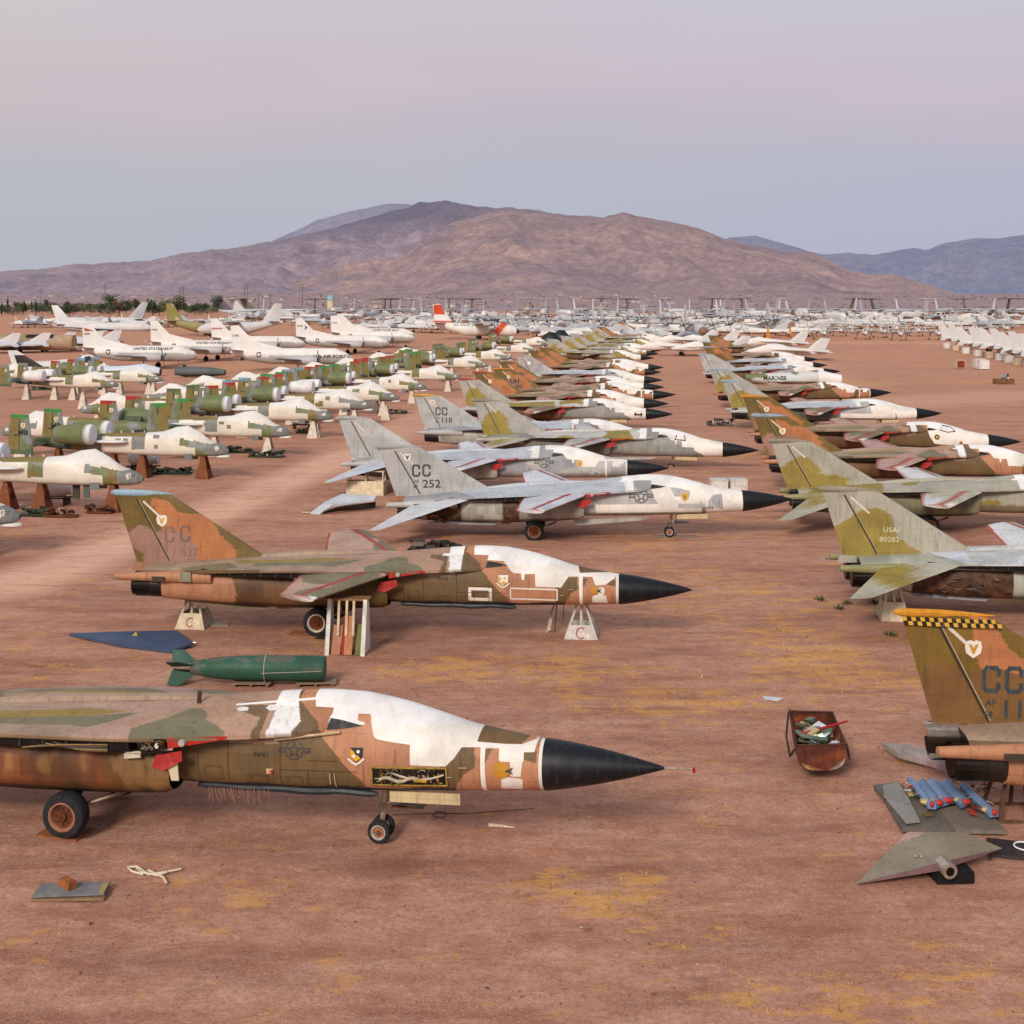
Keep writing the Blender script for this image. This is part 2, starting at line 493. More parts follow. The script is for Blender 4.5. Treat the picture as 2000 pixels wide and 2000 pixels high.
def fin_paint(scheme, seed):
    """tail fin camouflage: polygons in x, z"""
    def f(V, C=None):
        x, z = V[:, 0], V[:, 2]; n = len(V); out = np.zeros((n, 3))
        wob = 0.12 * np.sin(x * 2.1 + seed) + 0.1 * np.sin(z * 3 + seed * 2)
        if scheme == 'sea':
            out[:] = srgb(116, 94, 46)
            tan = inpoly(x + wob * .6, z + wob, [(-7.1, 5.0), (-6.4, 5.0), (-6.05, 4.5), (-5.3, 4.25), (-3.55, 3.15), (-3.7, 2.2), (-5.6, 2.2), (-6.0, 3.3), (-6.6, 3.7), (-6.75, 4.2), (-7.25, 4.6)])
            out[tan] = srgb(186, 118, 72)
            mv = inpoly(x + wob * .5, z + wob * .7, [(-8.2, 3.55), (-7.7, 3.85), (-6.9, 3.7), (-6.2, 3.95), (-5.6, 3.7), (-5.2, 3.2), (-5.3, 2.2), (-7.5, 2.2), (-7.6, 2.7), (-8.1, 3.1)])
            out[mv] = MV * 1.05
        elif scheme == 'sea2':
            out[:] = srgb(124, 96, 40)
            tan = inpoly(x + wob * .6, z + wob, [(-7.1, 5.0), (-6.6, 5.1), (-5.9, 4.6), (-4.6, 3.9), (-3.4, 3.2), (-4.2, 3.1), (-5.5, 3.75), (-6.2, 3.8), (-6.6, 3.9)])
            out[tan] = srgb(190, 122, 78)
            mv = inpoly(x + wob * .5, z + wob * .7, [(-8.3, 3.6), (-7.6, 4.05), (-6.9, 3.7), (-6.0, 4.0), (-5.2, 3.7), (-4.4, 3.2), (-3.8, 2.2), (-8, 2.2)])
            out[mv] = srgb(126, 90, 50)
        elif scheme == 'drab':
            out[:] = OG
            mu = inpoly(x + wob * .8, z + wob, [(-8.3, 3.6), (-7.6, 3.95), (-7.1, 4.25), (-6.5, 4.3), (-5.9, 4.05), (-5.7, 3.5), (-5.0, 3.2), (-4.4, 2.75), (-4.2, 2.1), (-8.1, 2.1)])
            out[mu] = MU
        elif scheme == 'tangrey':
            out[:] = srgb(172, 168, 158)
            mu = inpoly(x + wob * .8, z + wob, [(-8.0, 3.2), (-7.5, 4.1), (-6.7, 4.35), (-6.0, 3.9), (-5.4, 3.0), (-4.7, 2.8), (-4.5, 2.1), (-8, 2.1)])
            out[mu] = MU * 1.05
        elif scheme == 'grey':
            out[:] = srgb(182, 180, 176)
        elif scheme == 'pinkgrey':
            out[:] = srgb(176, 168, 168)
        elif scheme == 'dark':
            out[:] = srgb(30, 29, 30)
        return out
    return f


def tyre(mb, c, r, w, col, side=1):
    """tyre lathe, axle along y"""
    prof = [(-.5, .62), (-.5, .8), (-.44, .93), (-.3, .985), (0, 1.0), (.3, .985), (.44, .93), (.5, .8), (.5, .62), (.3, .58), (-.3, .58)]
    t = np.arange(28) * 2 * pi / 28
    Rg = np.array([[(c[0] + r * b * cos(a), c[1] + w * p, c[2] + r * b * sin(a)) for a in t] for p, b in prof + [prof[0]]])
    mb.loft(Rg, col)


def wheel(parent, c, r, w, hubcol, flat=False):
    tb = MB(); tyre(tb, c, r, w, srgb(44, 44, 46))
    t = tb.build('tyre', M_RUBBER, parent)
    if flat:
        for v in t.data.vertices:
            if v.co.z < 0.06: v.co.z = 0.06 - (0.06 - v.co.z) * 0.1
    h = MB()
    for k in (-1, 1):
        y0 = c[1] + k * w * .5
        tt = np.arange(24) * 2 * pi / 24
        prof = [(y0 * 1.0 + k * .005, .64), (y0 + k * .012, .58), (y0 - k * .02, .53), (y0 - k * w * .18, .48), (y0 - k * w * .2, .2), (y0 - k * w * .02, .17), (y0 - k * w * .02, .02)]
        cols = np.repeat(np.array([hubcol[1], hubcol[1], hubcol[1], hubcol[0], hubcol[0], hubcol[0] * .8, hubcol[0] * .6]), 24, 0)
        h.loft(np.array([[(c[0] + r * b * cos(a), y, c[2] + r * b * sin(a)) for a in tt] for y, b in prof]), cols)
        for i in range(8):
            a = i * pi / 4
            h.cyl((c[0] + r * .34 * cos(a), y0 - k * w * .21, c[2] + r * .34 * sin(a)), (c[0] + r * .34 * cos(a), y0 - k * w * .16, c[2] + r * .34 * sin(a)), r * .05, r * .05, hubcol[0] * .4, 6)
    h.build('rim', M_RUST, t)
    return t


def split(V, F, C, mask):
    """two meshes out of one grid: faces in mask and the rest"""
    out = []
    F = np.asarray(F)
    for m in (~mask, mask):
        Fs = F[m]
        if len(Fs) == 0: out.append(None); continue
        u, inv = np.unique(Fs.ravel(), return_inverse=True)
        mb = MB(); mb.add(V[u], [tuple(r) for r in inv.reshape(Fs.shape)], C[u]); out.append(mb)
    return out


COVER_A = [[(5.94, 4), (5.96, 3.2), (6.11, 2.79), (6.17, 2.68), (6.34, 2.64), (6.25, 2.4), (6.29, 2.33), (6.39, 2.36), (6.46, 2.63), (6.78, 2.62), (7.21, 2.53), (7.33, 2.57), (7.3, 2.61), (7.14, 2.65), (7.12, 2.81), (7.42, 2.81), (7.49, 2.52), (7.56, 2.3), (7.64, 2.23), (7.96, 2.18),
            (8.43, 2.13), (8.45, 1.66), (9.27, 1.66), (9.47, 1.86), (9.63, 2.12), (10.07, 2.14), (10.1, .9), (10.2, .9), (10.18, 2.12), (10.5, 2.13), (10.51, 1.86), (10.55, 1.82), (10.77, 1.83), (10.77, 1.53), (10.81, 1.49), (11.01, 1.5), (11.05, 1.83), (11.08, 1.88), (11.07, 2.06), (11.31, 2.07), (11.36, 2.4), (11.0, 2.24), (10.66, 2.23), (9.97, 2.26), (10.03, 2.6), (10.0, 4)],
           [(4.95, 4), (5.04, 2.95), (4.85, 2.93), (4.83, 2.86), (4.92, 2.81), (5.11, 2.81), (5.07, 2.25), (5.07, 2.17), (5.61, 2.28), (5.79, 2.58), (5.58, 3.05), (5.3, 4)],
           [(10.57, 1.43), (10.65, 1.47), (11.01, 1.45), (11.05, 1.41), (11.02, 1.2), (10.54, 1.2)], [(11.42, 3), (11.42, .5), (11.6, .5), (11.6, 3)],
           [(4.09, 2.80), (4.13, 2.86), (4.35, 2.87), (4.41, 2.82), (4.38, 2.77), (4.18, 2.77)], [(4.0, 2.93), (4.01, 2.89), (5.99, 3.1), (5.98, 3.16)]]


def rect_ring(x0, z0, x1, z1, w): return [[(x0, z0), (x1, z0), (x1, z0 + w), (x0, z0 + w)], [(x0, z1 - w), (x1, z1 - w), (x1, z1), (x0, z1)], [(x0, z0), (x0 + w, z0), (x0 + w, z1), (x0, z1)], [(x1 - w, z0), (x1, z0), (x1, z1), (x1 - w, z1)]]


COVER_B = [[(5.84, 4), (5.96, 2.84), (6.2, 2.8), (6.25, 2.53), (6.36, 2.57), (6.38, 2.73), (7.1, 2.7), (7.4, 2.3), (7.52, 2.23), (7.79, 2.22), (7.82, 1.96), (7.92, 1.96), (7.93, 2.2), (8.32, 2.22), (8.35, 1.72), (9.33, 1.72), (9.6, 2.17), (9.99, 2.18), (10.03, .9), (10.13, .9), (10.14, 2.19), (10.5, 2.18), (10.62, 1.85), (11.01, 1.89), (11.35, 2.17), (11.42, 2.45), (10.02, 2.33), (9.95, 2.62), (9.9, 4)],
           [(4.9, 4), (4.99, 2.98), (4.74, 2.97), (4.71, 2.85), (4.99, 2.85), (5.08, 2.39), (5.08, 2.2), (5.5, 2.25), (5.52, 2.45), (5.55, 4)], [(11.4, 3), (11.4, .5), (11.6, .5), (11.6, 3)],
           [(10.7, 1.69), (10.86, 1.8), (10.99, 1.7), (10.94, 1.5), (10.74, 1.49)], [(10.51, 1.41), (10.63, 1.49), (11.02, 1.47), (11.09, 1.2), (10.5, 1.2)]] + rect_ring(5.79, 1.13, 6.69, 1.63, .11) + rect_ring(7.37, 1.21, 9.2, 1.66, .055)
COVER0 = COVER_B[:3] + [[(10.5, 2.0), (10.5, 1.8), (11.0, 1.8), (11.0, 2.0)]]
COVER_WHITE_NOSE = COVER0[:2] + [[(9.3, 4), (9.3, 1.5), (10.0, 1.2), (10.3, .4), (11.6, .4), (11.6, 4)]]
COVER_BIG = [[(4.9, 4), (4.9, 2.8), (6.4, 2.7), (6.6, 1.9), (7.0, 1.3), (8.9, 1.2), (9.2, 1.7), (9.6, .9), (11.6, .4), (11.6, 4)], COVER0[1],
             [(3.4, 1.55), (3.4, 1.12), (6.6, 1.1), (9.2, 1.1), (9.2, 1.5), (6.4, 1.55)]]


def bomber(name, label, loc, yaw, P, group):
    """P: dict of options; detail 0 (far) .. 3 (closest)"""
    D = P.get('detail', 1)
    root = thing(name, label, 'bomber', loc, yaw, group, P.get('pitch', 0.0))
    body = P.get('paint') or scheme_paint(P.get('scheme', 'sea'), P.get('seed', 1))
    finp = fin_paint(P.get('fin', 'sea'), P.get('seed', 1))
    dx, nr = {0: (0.3, 32), 1: (0.1, 64), 2: (0.05, 130), 3: (0.03, 220)}[D]
    cover = P.get('cover', COVER0)
    # ---- fuselage
    if not P.get('tail_only'):
        xs = np.linspace(-7.2, 11.5, int(18.7 / dx) + 1)
        S = fsec(xs); nd = nr * 6; t = np.arange(nd + 1) * 2 * pi / nd
        ct, st = np.cos(t), np.sin(t)
        up = st >= 0
        hw = S['hw'][:, None]; n = np.where(up[None], S['nt'][:, None], S['nb'][:, None])
        yd = hw * np.sign(ct) * np.abs(ct) ** (2 / n)
        h = np.where(up[None], (S['zt'] - S['zc'])[:, None], (S['zc'] - S['zb'])[:, None])
        zd = S['zc'][:, None] + np.sign(st) * h * np.abs(st) ** (2 / n)
        y = np.zeros((len(xs), nr)); z = np.zeros((len(xs), nr))
        for k in range(len(xs)):      # even spacing round the section
            l = np.concatenate([[0], np.cumsum(np.hypot(np.diff(yd[k]), np.diff(zd[k])))]); q_ = np.arange(nr) * l[-1] / nr
            y[k] = np.interp(q_, l, yd[k]); z[k] = np.interp(q_, l, zd[k])
        V = np.stack([np.repeat(xs[:, None], nr, 1), y, z], 2).reshape(-1, 3)
        m = len(xs)
        i = np.arange(m - 1)[:, None] * nr; j = np.arange(nr)[None]; j2 = (j + 1) % nr
        Fc = np.stack([i + j, i + j2, i + nr + j2, i + nr + j], 2).reshape(-1, 4)
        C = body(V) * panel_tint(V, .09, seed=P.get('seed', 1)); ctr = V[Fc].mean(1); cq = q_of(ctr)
        wob = 0
        mask = np.zeros(len(Fc), bool)
        for pl in cover: mask |= inpoly(ctr[:, 0] + wob, cq + wob, pl)
        for pl in P.get('uncover', []): mask &= ~inpoly(ctr[:, 0], cq, pl)
        mask &= ctr[:, 2] > 1.2 if D > 1 else True
        # run the edge of the coating along its outline instead of along the grid
        cnt = np.zeros((2, len(V)), int)
        for b_ in (0, 1): np.add.at(cnt[b_], Fc[mask == bool(b_)].ravel(), 1)
        bv = np.where((cnt[0] > 0) & (cnt[1] > 0))[0]; bi, bj = bv // nr, bv % nr
        ok = (bi > 0) & (bi < m - 1); bv, bi, bj = bv[ok], bi[ok], bj[ok]
        G3 = V.reshape(m, nr, 3); px, pq = V[bv, 0], q_of(V)[bv]; bd = np.full(len(bv), 9.); tx, tq = px.copy(), pq.copy()
        for pl in list(cover) + list(P.get('uncover', [])):
            for (ax, aq), (ex, eq) in zip(pl, pl[1:] + pl[:1]):
                ll = (ex - ax) ** 2 + (eq - aq) ** 2 + 1e-12; q_ = np.clip(((px - ax) * (ex - ax) + (pq - aq) * (eq - aq)) / ll, 0, 1)
                cx_, cq_ = ax + q_ * (ex - ax), aq + q_ * (eq - aq); d_ = np.hypot(px - cx_, pq - cq_); s_ = d_ < bd
                bd[s_] = d_[s_]; tx[s_] = cx_[s_]; tq[s_] = cq_[s_]
        Tr = G3[bi, (bj + 1) % nr] - G3[bi, (bj - 1) % nr]; Tx = G3[bi + 1, bj] - G3[bi - 1, bj]; sg = np.sign(V[bv, 1])
        qr = Tr[:, 2] - .3 * sg * Tr[:, 1]; qx = Tx[:, 2] - .3 * sg * Tx[:, 1]
        a_ = np.clip((tx - px) / np.maximum(Tx[:, 0], 1e-4), -.42, .42)
        b_ = np.where(np.abs(qr) > 1e-3, (tq - pq - a_ * qx) / np.where(np.abs(qr) > 1e-3, qr, 1), 0); b_ = np.clip(b_, -.42, .42)
        V = V.copy(); V[bv] += a_[:, None] * Tx + b_[:, None] * Tr
        Cc = np.tile(WH, (len(V), 1))
        yel = fbm(V[:, 0] * 1.1, q_of(V) * 1.6, 3, P.get('seed', 1) + 20)
        Cc = Cc * (1 - 0.16 * np.clip((yel - .5) * 4, 0, 1))[:, None] * np.where((V[:, 2] < 2.75)[:, None], np.array([1, .965, .9]), 1)  # lower sides tinted cream: warm low light put into the colour
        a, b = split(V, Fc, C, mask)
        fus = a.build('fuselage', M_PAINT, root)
        if b is not None:
            _, b2 = split(V, Fc, Cc, mask); b2.build('canopy_coating', M_COVER, root)
        # tail and nose bulkheads
        mb = MB(); k = 0
        mb.add(V[:nr], [tuple(range(nr))], DK); mb.build('tail_bulkhead', M_BLACK, fus)
        # radome
        if not P.get('no_radome'):
            mb = MB(); tt = np.linspace(0, 1, 16 if D < 2 else 40)
            r = 0.57 * (1 - tt ** 1.3) ** 0.92 + 0.018
            tn = np.arange(max(16, nr // 2)) * 2 * pi / max(16, nr // 2)
            Rg = np.array([[(11.5 + 2.8 * q, rr * cos(a_), 1.79 + 0.03 * q + rr * sin(a_)) for a_ in tn] for q, rr in zip(tt, r)])
            rd = mb.loft(Rg, P.get('radome', NAVY), True, True).build('radome', M_BLACK, root)
            if D > 0:
                mb = MB(); mb.cyl((14.28, 0, 1.82), (14.55, 0, 1.83), .03, .018, STEEL, 8); mb.cyl((14.55, 0, 1.83), (15.0, 0, 1.83), .016, .008, STEEL, 6)
                if D > 2: mb.box((14.95, 0, 1.8), (.06, .03, .12), RED)
                mb.build('pitot_probe', M_METAL, root)
        elif not P.get('tail_only'):
            mb = MB(); mb.cyl((11.4, 0, 1.79), (11.52, 0, 1.79), .54, .5, DK, 20); mb.build('nose_bulkhead', M_BLACK, root)
        # dark vent behind the canopy
        pass
    # ---- wing gloves
    for s in (-1, 1):
        if P.get('tail_only') and s > 0 and False: continue
        nx = int(12 / dx); ny = 8 if D < 2 else (26 if D == 2 else 60)
        x = np.linspace(-5.6, 6.5, nx + 1)
        ye = np.interp(x, GX, GY); ze = np.interp(x, GX, GZ)
        S = fsec(x); yi = np.minimum(0.55, ye - .25); zi = S['zc'] + (S['zt'] - S['zc']) * (1 - (yi / S['hw']) ** S['nt']) ** (1 / S['nt']) + 0.02
        w = np.linspace(0, 1, ny)
        top = np.stack([np.repeat(x[:, None], ny, 1), yi[:, None] + (ye - yi)[:, None] * w, zi[:, None] + (ze - zi)[:, None] * (w ** 1.15)], 2)
        bot = top[:, ::-1].copy(); bot[:, :, 2] -= (0.11 + 0.1 * (1 - w[::-1]))[None]
        Rg = np.concatenate([top, bot], 1); Rg[:, :, 1] *= s
        V = Rg.reshape(-1, 3); C = body(V) * panel_tint(V * np.array([1, 1, 0]) + np.array([0, 0, 1]) * np.abs(V[:, 1:2]), .07, .9, .5, 5)
        for pl in (cover[1:2] + cover[4:]) if D > 1 else cover[1:2]:
            mk_ = inpoly(V[:, 0], q_of(V), pl); C[mk_] = WH
        mb = MB(); mb.loft(Rg, C, True, True); mb.build('wing_glove', M_PAINT, root)
        # dark slot the wing folds into
        mb = MB(); bx = np.linspace(-4.6, 1.9, 8)
        mb.loft(np.array([[(q, s * .9, 2.2), (q, s * (np.interp(q, GX, GY) - .14), 2.3), (q, s * (np.interp(q, GX, GY) - .1), 2.5), (q, s * .9, 2.5)] for q in bx]), srgb(20, 18, 18), True, True)
        if D > 1:
            for k in range(9):
                xx = -4 + k * .62; mb.box((xx, s * (np.interp(xx, GX, GY) - .12), 2.4), (.05, .06, .2), srgb(58, 52, 44))
            for k in range(5): mb.tube([(-.8 + k * .2, s * 1.95, 2.3 + .04 * k), (.2 + .15 * k, s * 2.0, 2.42 - .03 * k), (1.4, s * 1.95, 2.45 - .04 * k)], .018, [srgb(150, 120, 70), srgb(90, 60, 40), srgb(60, 60, 60)][k % 3], 5)
        mb.build('wing_slot', M_BLACK, root)
        # engine nacelle
        kx = np.array([2.75, 2.5, 1.2, -1, -3, -5, -6.3]); X = np.linspace(2.75, -6.3, max(8, int(9 / max(dx, .08))))
        def I(a): return np.interp(X, kx[::-1], np.array(a)[::-1])
        ry, rz_, zc, yc = I([.5, .55, .6, .64, .62, .56, .5]), I([.52, .6, .66, .68, .67, .6, .53]), I([1.74, 1.72, 1.7, 1.68, 1.69, 1.72, 1.74]), I([1.08, 1.06, 1.0, .94, .88, .8, .74])
        nn = max(16, nr // 3); t = np.arange(nn) * 2 * pi / nn
        e = 2 / 2.5
        Rg = np.stack([np.repeat(X[:, None], nn, 1), s * (yc[:, None] + ry[:, None] * np.sign(np.cos(t)) * np.abs(np.cos(t)) ** e), zc[:, None] + rz_[:, None] * np.sign(np.sin(t)) * np.abs(np.sin(t)) ** e], 2)
        V = Rg.reshape(-1, 3)
        nac = P.get('nacelle', srgb(104, 72, 46)); C = np.tile(nac, (len(V), 1))
        gr = fbm(V[:, 0] * 1.3, V[:, 2] * 1.2, 3, 31); C = C * (0.6 + .8 * gr)[:, None]
        if P.get('scheme', 'sea') == 'sea':
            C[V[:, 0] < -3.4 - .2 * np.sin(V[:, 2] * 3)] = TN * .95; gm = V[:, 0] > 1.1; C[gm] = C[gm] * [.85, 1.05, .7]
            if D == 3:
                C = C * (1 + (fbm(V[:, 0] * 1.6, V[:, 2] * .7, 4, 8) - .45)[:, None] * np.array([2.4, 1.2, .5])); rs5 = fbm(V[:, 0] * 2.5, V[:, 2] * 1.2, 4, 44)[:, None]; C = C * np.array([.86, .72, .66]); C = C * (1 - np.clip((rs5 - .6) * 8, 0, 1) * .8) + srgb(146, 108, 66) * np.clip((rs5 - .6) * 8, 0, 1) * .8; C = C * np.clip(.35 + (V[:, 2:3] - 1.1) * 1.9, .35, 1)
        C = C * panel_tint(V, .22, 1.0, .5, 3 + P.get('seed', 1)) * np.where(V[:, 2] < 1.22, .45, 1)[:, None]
        for a_, b_ in P.get('open', []):
            m_ = (V[:, 0] > a_) & (V[:, 0] < b_) & (V[:, 2] < 2.18); nn2 = fbm(V[:, 0] * 4, V[:, 2] * 6, 3, 12)[:, None]; C[m_] = (srgb(40, 30, 26) * (1 - nn2) + srgb(140, 96, 66) * nn2 ** 2)[m_]
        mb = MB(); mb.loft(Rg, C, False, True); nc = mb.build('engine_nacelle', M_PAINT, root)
        if D > 1:
            for a_, b_ in P.get('open', []):
                r4 = np.random.RandomState(int(b_ * 10) + 50); mb = MB()
                for k in range(40):
                    x0_ = r4.uniform(a_, b_); th = r4.uniform(-1.1, .5); yy_, zz_ = s * (.88 + .62 * cos(th)), 1.68 + .66 * sin(th)
                    x1_ = np.clip(x0_ + r4.uniform(-.5, .5), a_, b_); th2 = th + r4.uniform(-.4, .4)
                    mb.tube([(x0_, yy_, zz_), ((x0_ + x1_) / 2, yy_ + s * .06, zz_), (x1_, s * (.88 + .64 * cos(th2)), 1.68 + .68 * sin(th2))], r4.uniform(.01, .035), [srgb(120, 100, 84), srgb(50, 42, 38), srgb(170, 120, 70), srgb(90, 84, 80)][k % 4], 5)
                mb.build('exposed_pipework', M_RUST, nc)
        mb = MB()
        inl = np.stack([np.full(nn, 2.7), Rg[0, :, 1] * .0 + s * 1.08 + (Rg[0, :, 1] - s * 1.08) * .93, 1.74 + (Rg[0, :, 2] - 1.74) * .93], 1)
        dp = inl.copy(); dp[:, 0] = 2.0; mb.loft(np.array([Rg[0], inl, dp]), DK, False, True); mb.build('air_intake', M_BLACK, nc)
        # nozzle
        nm = P.get('nozzle', srgb(46, 42, 42))
        mb = MB(); yn = s * .74
        mb.cyl((-6.25, yn, 1.74), (-6.75, yn, 1.74), .5, .5, nm * 1.5, 22, False); mb.cyl((-6.75, yn, 1.74), (-7.55, yn, 1.74), .5, .43, nm, 22, False)
        mb.cyl((-7.55, yn, 1.74), (-6.9, yn, 1.74), .4, .36, DK, 22, True)
        if D > 1:
            for k in range(22):
                a = k * 2 * pi / 22; mb.box((-7.15, yn + .475 * cos(a), 1.74 + .475 * sin(a)), (.78, .02, .02), nm * .6, 0, a)
        mb.build('engine_nozzle', M_METAL, root)
        # tail boom fairing beside the nozzle
        if P.get('one_boom') and s > 0: continue
        mb = MB(); kq = np.linspace(0, 1, 12)
        Rg = np.array([[(-4.2 - 3.9 * q, s * (1.28 + .02 * q) + (.26 - .13 * q) * cos(a), 2.16 - .05 * q + (.3 - .17 * q) * sin(a)) for a in np.arange(14) * 2 * pi / 14] for q in kq])
        mb.loft(Rg, P.get('boom', TN if P.get('scheme', 'sea') == 'sea' else LG), True, True)
        if D > 1: mb.box((-8.15, s * 1.3, 2.02), (.3, .08, .08), STEEL); mb.box((-6.3, s * 1.55, 2.1), (.5, .04, .16), srgb(70, 60, 50)); mb.box((-5.2, s * 1.56, 2.2), (.45, .04, .36), srgb(150, 140, 120))
        mb.build('tail_boom', M_PAINT, root)
        # lower engine doors (ventral strake)
        if D > 0:
            mb = MB(); mb.prism([(-1.8, s * 1.0, 1.15), (-5.4, s * .9, 1.2), (-4.9, s * 1.0, .98), (-2.2, s * 1.06, .88)], (0, s * .04, 0), C[len(C) // 2] * 1.3 if False else (BR * .9 if P.get('scheme', 'sea') == 'sea' else MG * .8)); mb.build('ventral_strake', M_PAINT, root)
        # tailplane
        if P.get('stab', False):
            st = P.get('stabpts', [(-3.2, 1.5, 2.45), (-6.7, 1.5, 2.1), (-8.7, 4.1, 1.2), (-7.9, 4.35, 1.32)])
            pts = [(a, s * b, c) for a, b, c in st]
            mb = MB(); mb.wing(*pts, .2, .07, P.get('stabcol', LG), 10 if D > 1 else 3, 8 if D > 1 else 4, (lambda V: finp(np.stack([V[:, 0] - 0.4, V[:, 1], 3.0 + .4 * np.abs(V[:, 1])], 1))) if P.get('fin', '') in ('drab', 'tangrey') else None)
            mb.build('tailplane', M_PAINT, root)
        # wing stub
        wm = P.get('wings', 'stub')
        if wm and not P.get('tail_only'):
            tz = P.get('droop', -.45) if s < 0 else P.get('rise', .55)
            pts = [(2.8, s * 1.85, 2.5), (-.5, s * 1.45, 2.52), (-.88, s * 3.75, 2.52 + tz), (.63, s * 4.35, 2.52 + tz)]
            wc, strp = P.get('wingcol', (PK, GG)), P.get('stripe', srgb(160, 70, 66))
            A, B = [np.array(p) for p in (pts[0], pts[3])]
            def wf(V, wc=wc, A=A, B=B, pts=pts):
                out = np.tile(wc[0], (len(V), 1)); out[fbm(V[:, 0] * .7, V[:, 1] * .7, 2, 5) > .52] = wc[1]
                d = B - A; d2 = d[:2] / np.linalg.norm(d[:2]); n2 = np.array([-d2[1], d2[0]])
                dist = np.abs((V[:, :2] - A[:2]) @ n2)
                out[(dist > .42) & (dist < .62)] = strp
                A3, B3 = np.array(pts[1]), np.array(pts[2]); d = (B3 - A3)[:2]; d /= np.linalg.norm(d); dist = np.abs((V[:, :2] - A3[:2]) @ np.array([-d[1], d[0]]))
                out[dist < .1] = strp
                out[(np.abs(V[:, 1]) > 4.27) | ((V[:, 0] + V[:, 1] * s * .45 - (-.35 + 4.35 * .45)) > 9)] = WH
                return out
            mb = MB(); mb.wing(*pts, .36, .26, PK, 4 if D < 2 else 40, 8 if D < 2 else 40, wf); mb.build('wing', M_PAINT, root)
    # ---- fin with rudder
    fu, fv = {0: (4, 6), 1: (14, 14), 2: (40, 44), 3: (70, 80)}[D if D < 3 else 2]
    def P3(a): return np.array((a[0], 0, a[1]))
    mb = MB(); mb.wing(P3(FIN['le0']), P3(FIN['te0']), P3(FIN['te1']), P3(FIN['le1']), FIN['t0'], FIN['t1'], BR, fu * 2, fv, lambda V: finp(V) * panel_tint(V, .06, .9, .6, P.get('seed', 1)))
    # dorsal fairing forward of the fin
    if not P.get('tail_only'): mb.tube([(-2.6, 0, 2.7), (-1, 0, 2.86), (1.5, 0, 2.98), (3, 0, 3.02)], [.16, .16, .14, .05], body(np.array([[-1., 0, 2.9]]))[0], 8)
    fn = mb.build('tail_fin', M_PAINT, root)
    capc = P.get('cap', srgb(150, 176, 190))
    mb = MB(); q = np.linspace(0, 1, 12)
    rr = P.get('capr', .14) * np.array([.55, .95, 1, 1, 1, .97, .9, .8, .65, .5, .3, .08])
    mb.loft(np.array([[(-8.85 + 2.6 * a, .75 * r_ * cos(b), 5.2 - .03 * a + r_ * sin(b)) for b in np.arange(12) * 2 * pi / 12] for a, r_ in zip(q, rr)]), capc, True, True)
    mb.build('fin_tip_fairing', M_PAINT, root)
    if D > 0:
        mk = Marks()
        mk.line([(-7.75, 4.95), (-6.4, 2.55)], .06, srgb(52, 44, 34)); mk.line([(-7.68, 4.95), (-6.34, 2.55)], .03, srgb(170, 150, 120))
        mk.build('rudder_hinge', fn, fmap_fin, M_COVER)
        mk = Marks(); mk.line([(-7.45, 4.85), (-6.75, 4.25)], .085, srgb(220, 208, 190)); mk.build('formation_strip', fn, fmap_fin, M_COVER)
    if P.get('finmarks'):
        mk = Marks(); P['finmarks'](mk); mk.build('fin_markings', fn, fmap_fin, M_COVER)
    if P.get('metal_shroud'):
        mb = MB(); a_ = np.linspace(-.5, pi * .62, 20); xs_ = np.linspace(-8.02, -5.7, 14)
        mb.sheet(np.array([[(x_, -.02 - .34 * cos(b), 2.12 + .31 * sin(b)) for b in a_] for x_ in xs_]), (0, 0, 0))
        def shp(V, C):
            n_ = fbm(V[:, 0] * 1.2, V[:, 2] * 9, 3, 4)[:, None]; o = srgb(150, 132, 118) * (.5 + n_); o[V[:, 2] > 2.33] = srgb(206, 190, 178); o[np.abs(V[:, 0] + 6.95) < .03] = srgb(170, 120, 70); o[(V[:, 2] < 2.2) & (V[:, 0] < -6.95)] = srgb(84, 68, 56); return o
        mb.build('nozzle_shroud', M_METAL, root, func=shp)
    if P.get('tail_only') or D > 1:
        mb = MB(); mb.prism([(-8.0, -.05, 2.1), (-6.0, -.05, 2.2), (-6.0, -.05, 2.45), (-7.9, -.05, 2.42)], (0, .1, 0), P.get('shroud', TN * .8)); mb.build('fin_root_fairing', M_PAINT, root)
    if P.get('tail_only'):
        return root
    # ---- nose markings
    mk = Marks(); mk.fan([(6.42, 2.66), (6.48, 2.9), (6.75, 2.87), (7.28, 2.76), (6.85, 2.7)], DK * .6)
    gm = lambda x, z, l: np.stack([x, -(np.interp(x, GX, GY) * 0 + fside(x, z) + l + .02), z], 1)
    if D > 0: mk.build('cockpit_vent', fus, gm, M_COVER)
    if P.get('nosemarks'):
        mk = Marks(); P['nosemarks'](mk); mk.build('fuselage_markings', fus, fmap_fus, M_COVER)
    # ---- red primer panel under the glove edge
    if P.get('redpanel', True) and D > 0:
        for s in (-1, 1):
            y1, y2 = np.interp(2.85, GX, GY) + .012, np.interp(4.2, GX, GY) + .012
            mb = MB(); mb.prism([(2.85, s * y1, 2.62), (2.85, s * (y1 - .05), 2.37), (4.2, s * y2, 2.56), (4.2, s * y2, 2.63)], (0, -s * .03, 0), RED)
            if D > 1: mb.cyl((3.2, s * (np.interp(3.2, GX, GY) - .03), 2.52), (3.2, s * (np.interp(3.2, GX, GY) + .06), 2.52), .09, .08, srgb(176, 170, 160), 14)
            mb.build('red_primer_panel', M_COVER, root)
            mb = MB(); mb.prism([(3.15, s * 1.7, 2.3), (3.14, s * 1.66, 2.06), (2.67, s * 1.64, 1.8), (2.36, s * 1.64, 1.88), (2.53, s * 1.72, 2.2)], (0, s * .03, 0), RED * .9 + np.array([.02, .01, .02])); mb.build('red_flap', M_COVER, root)
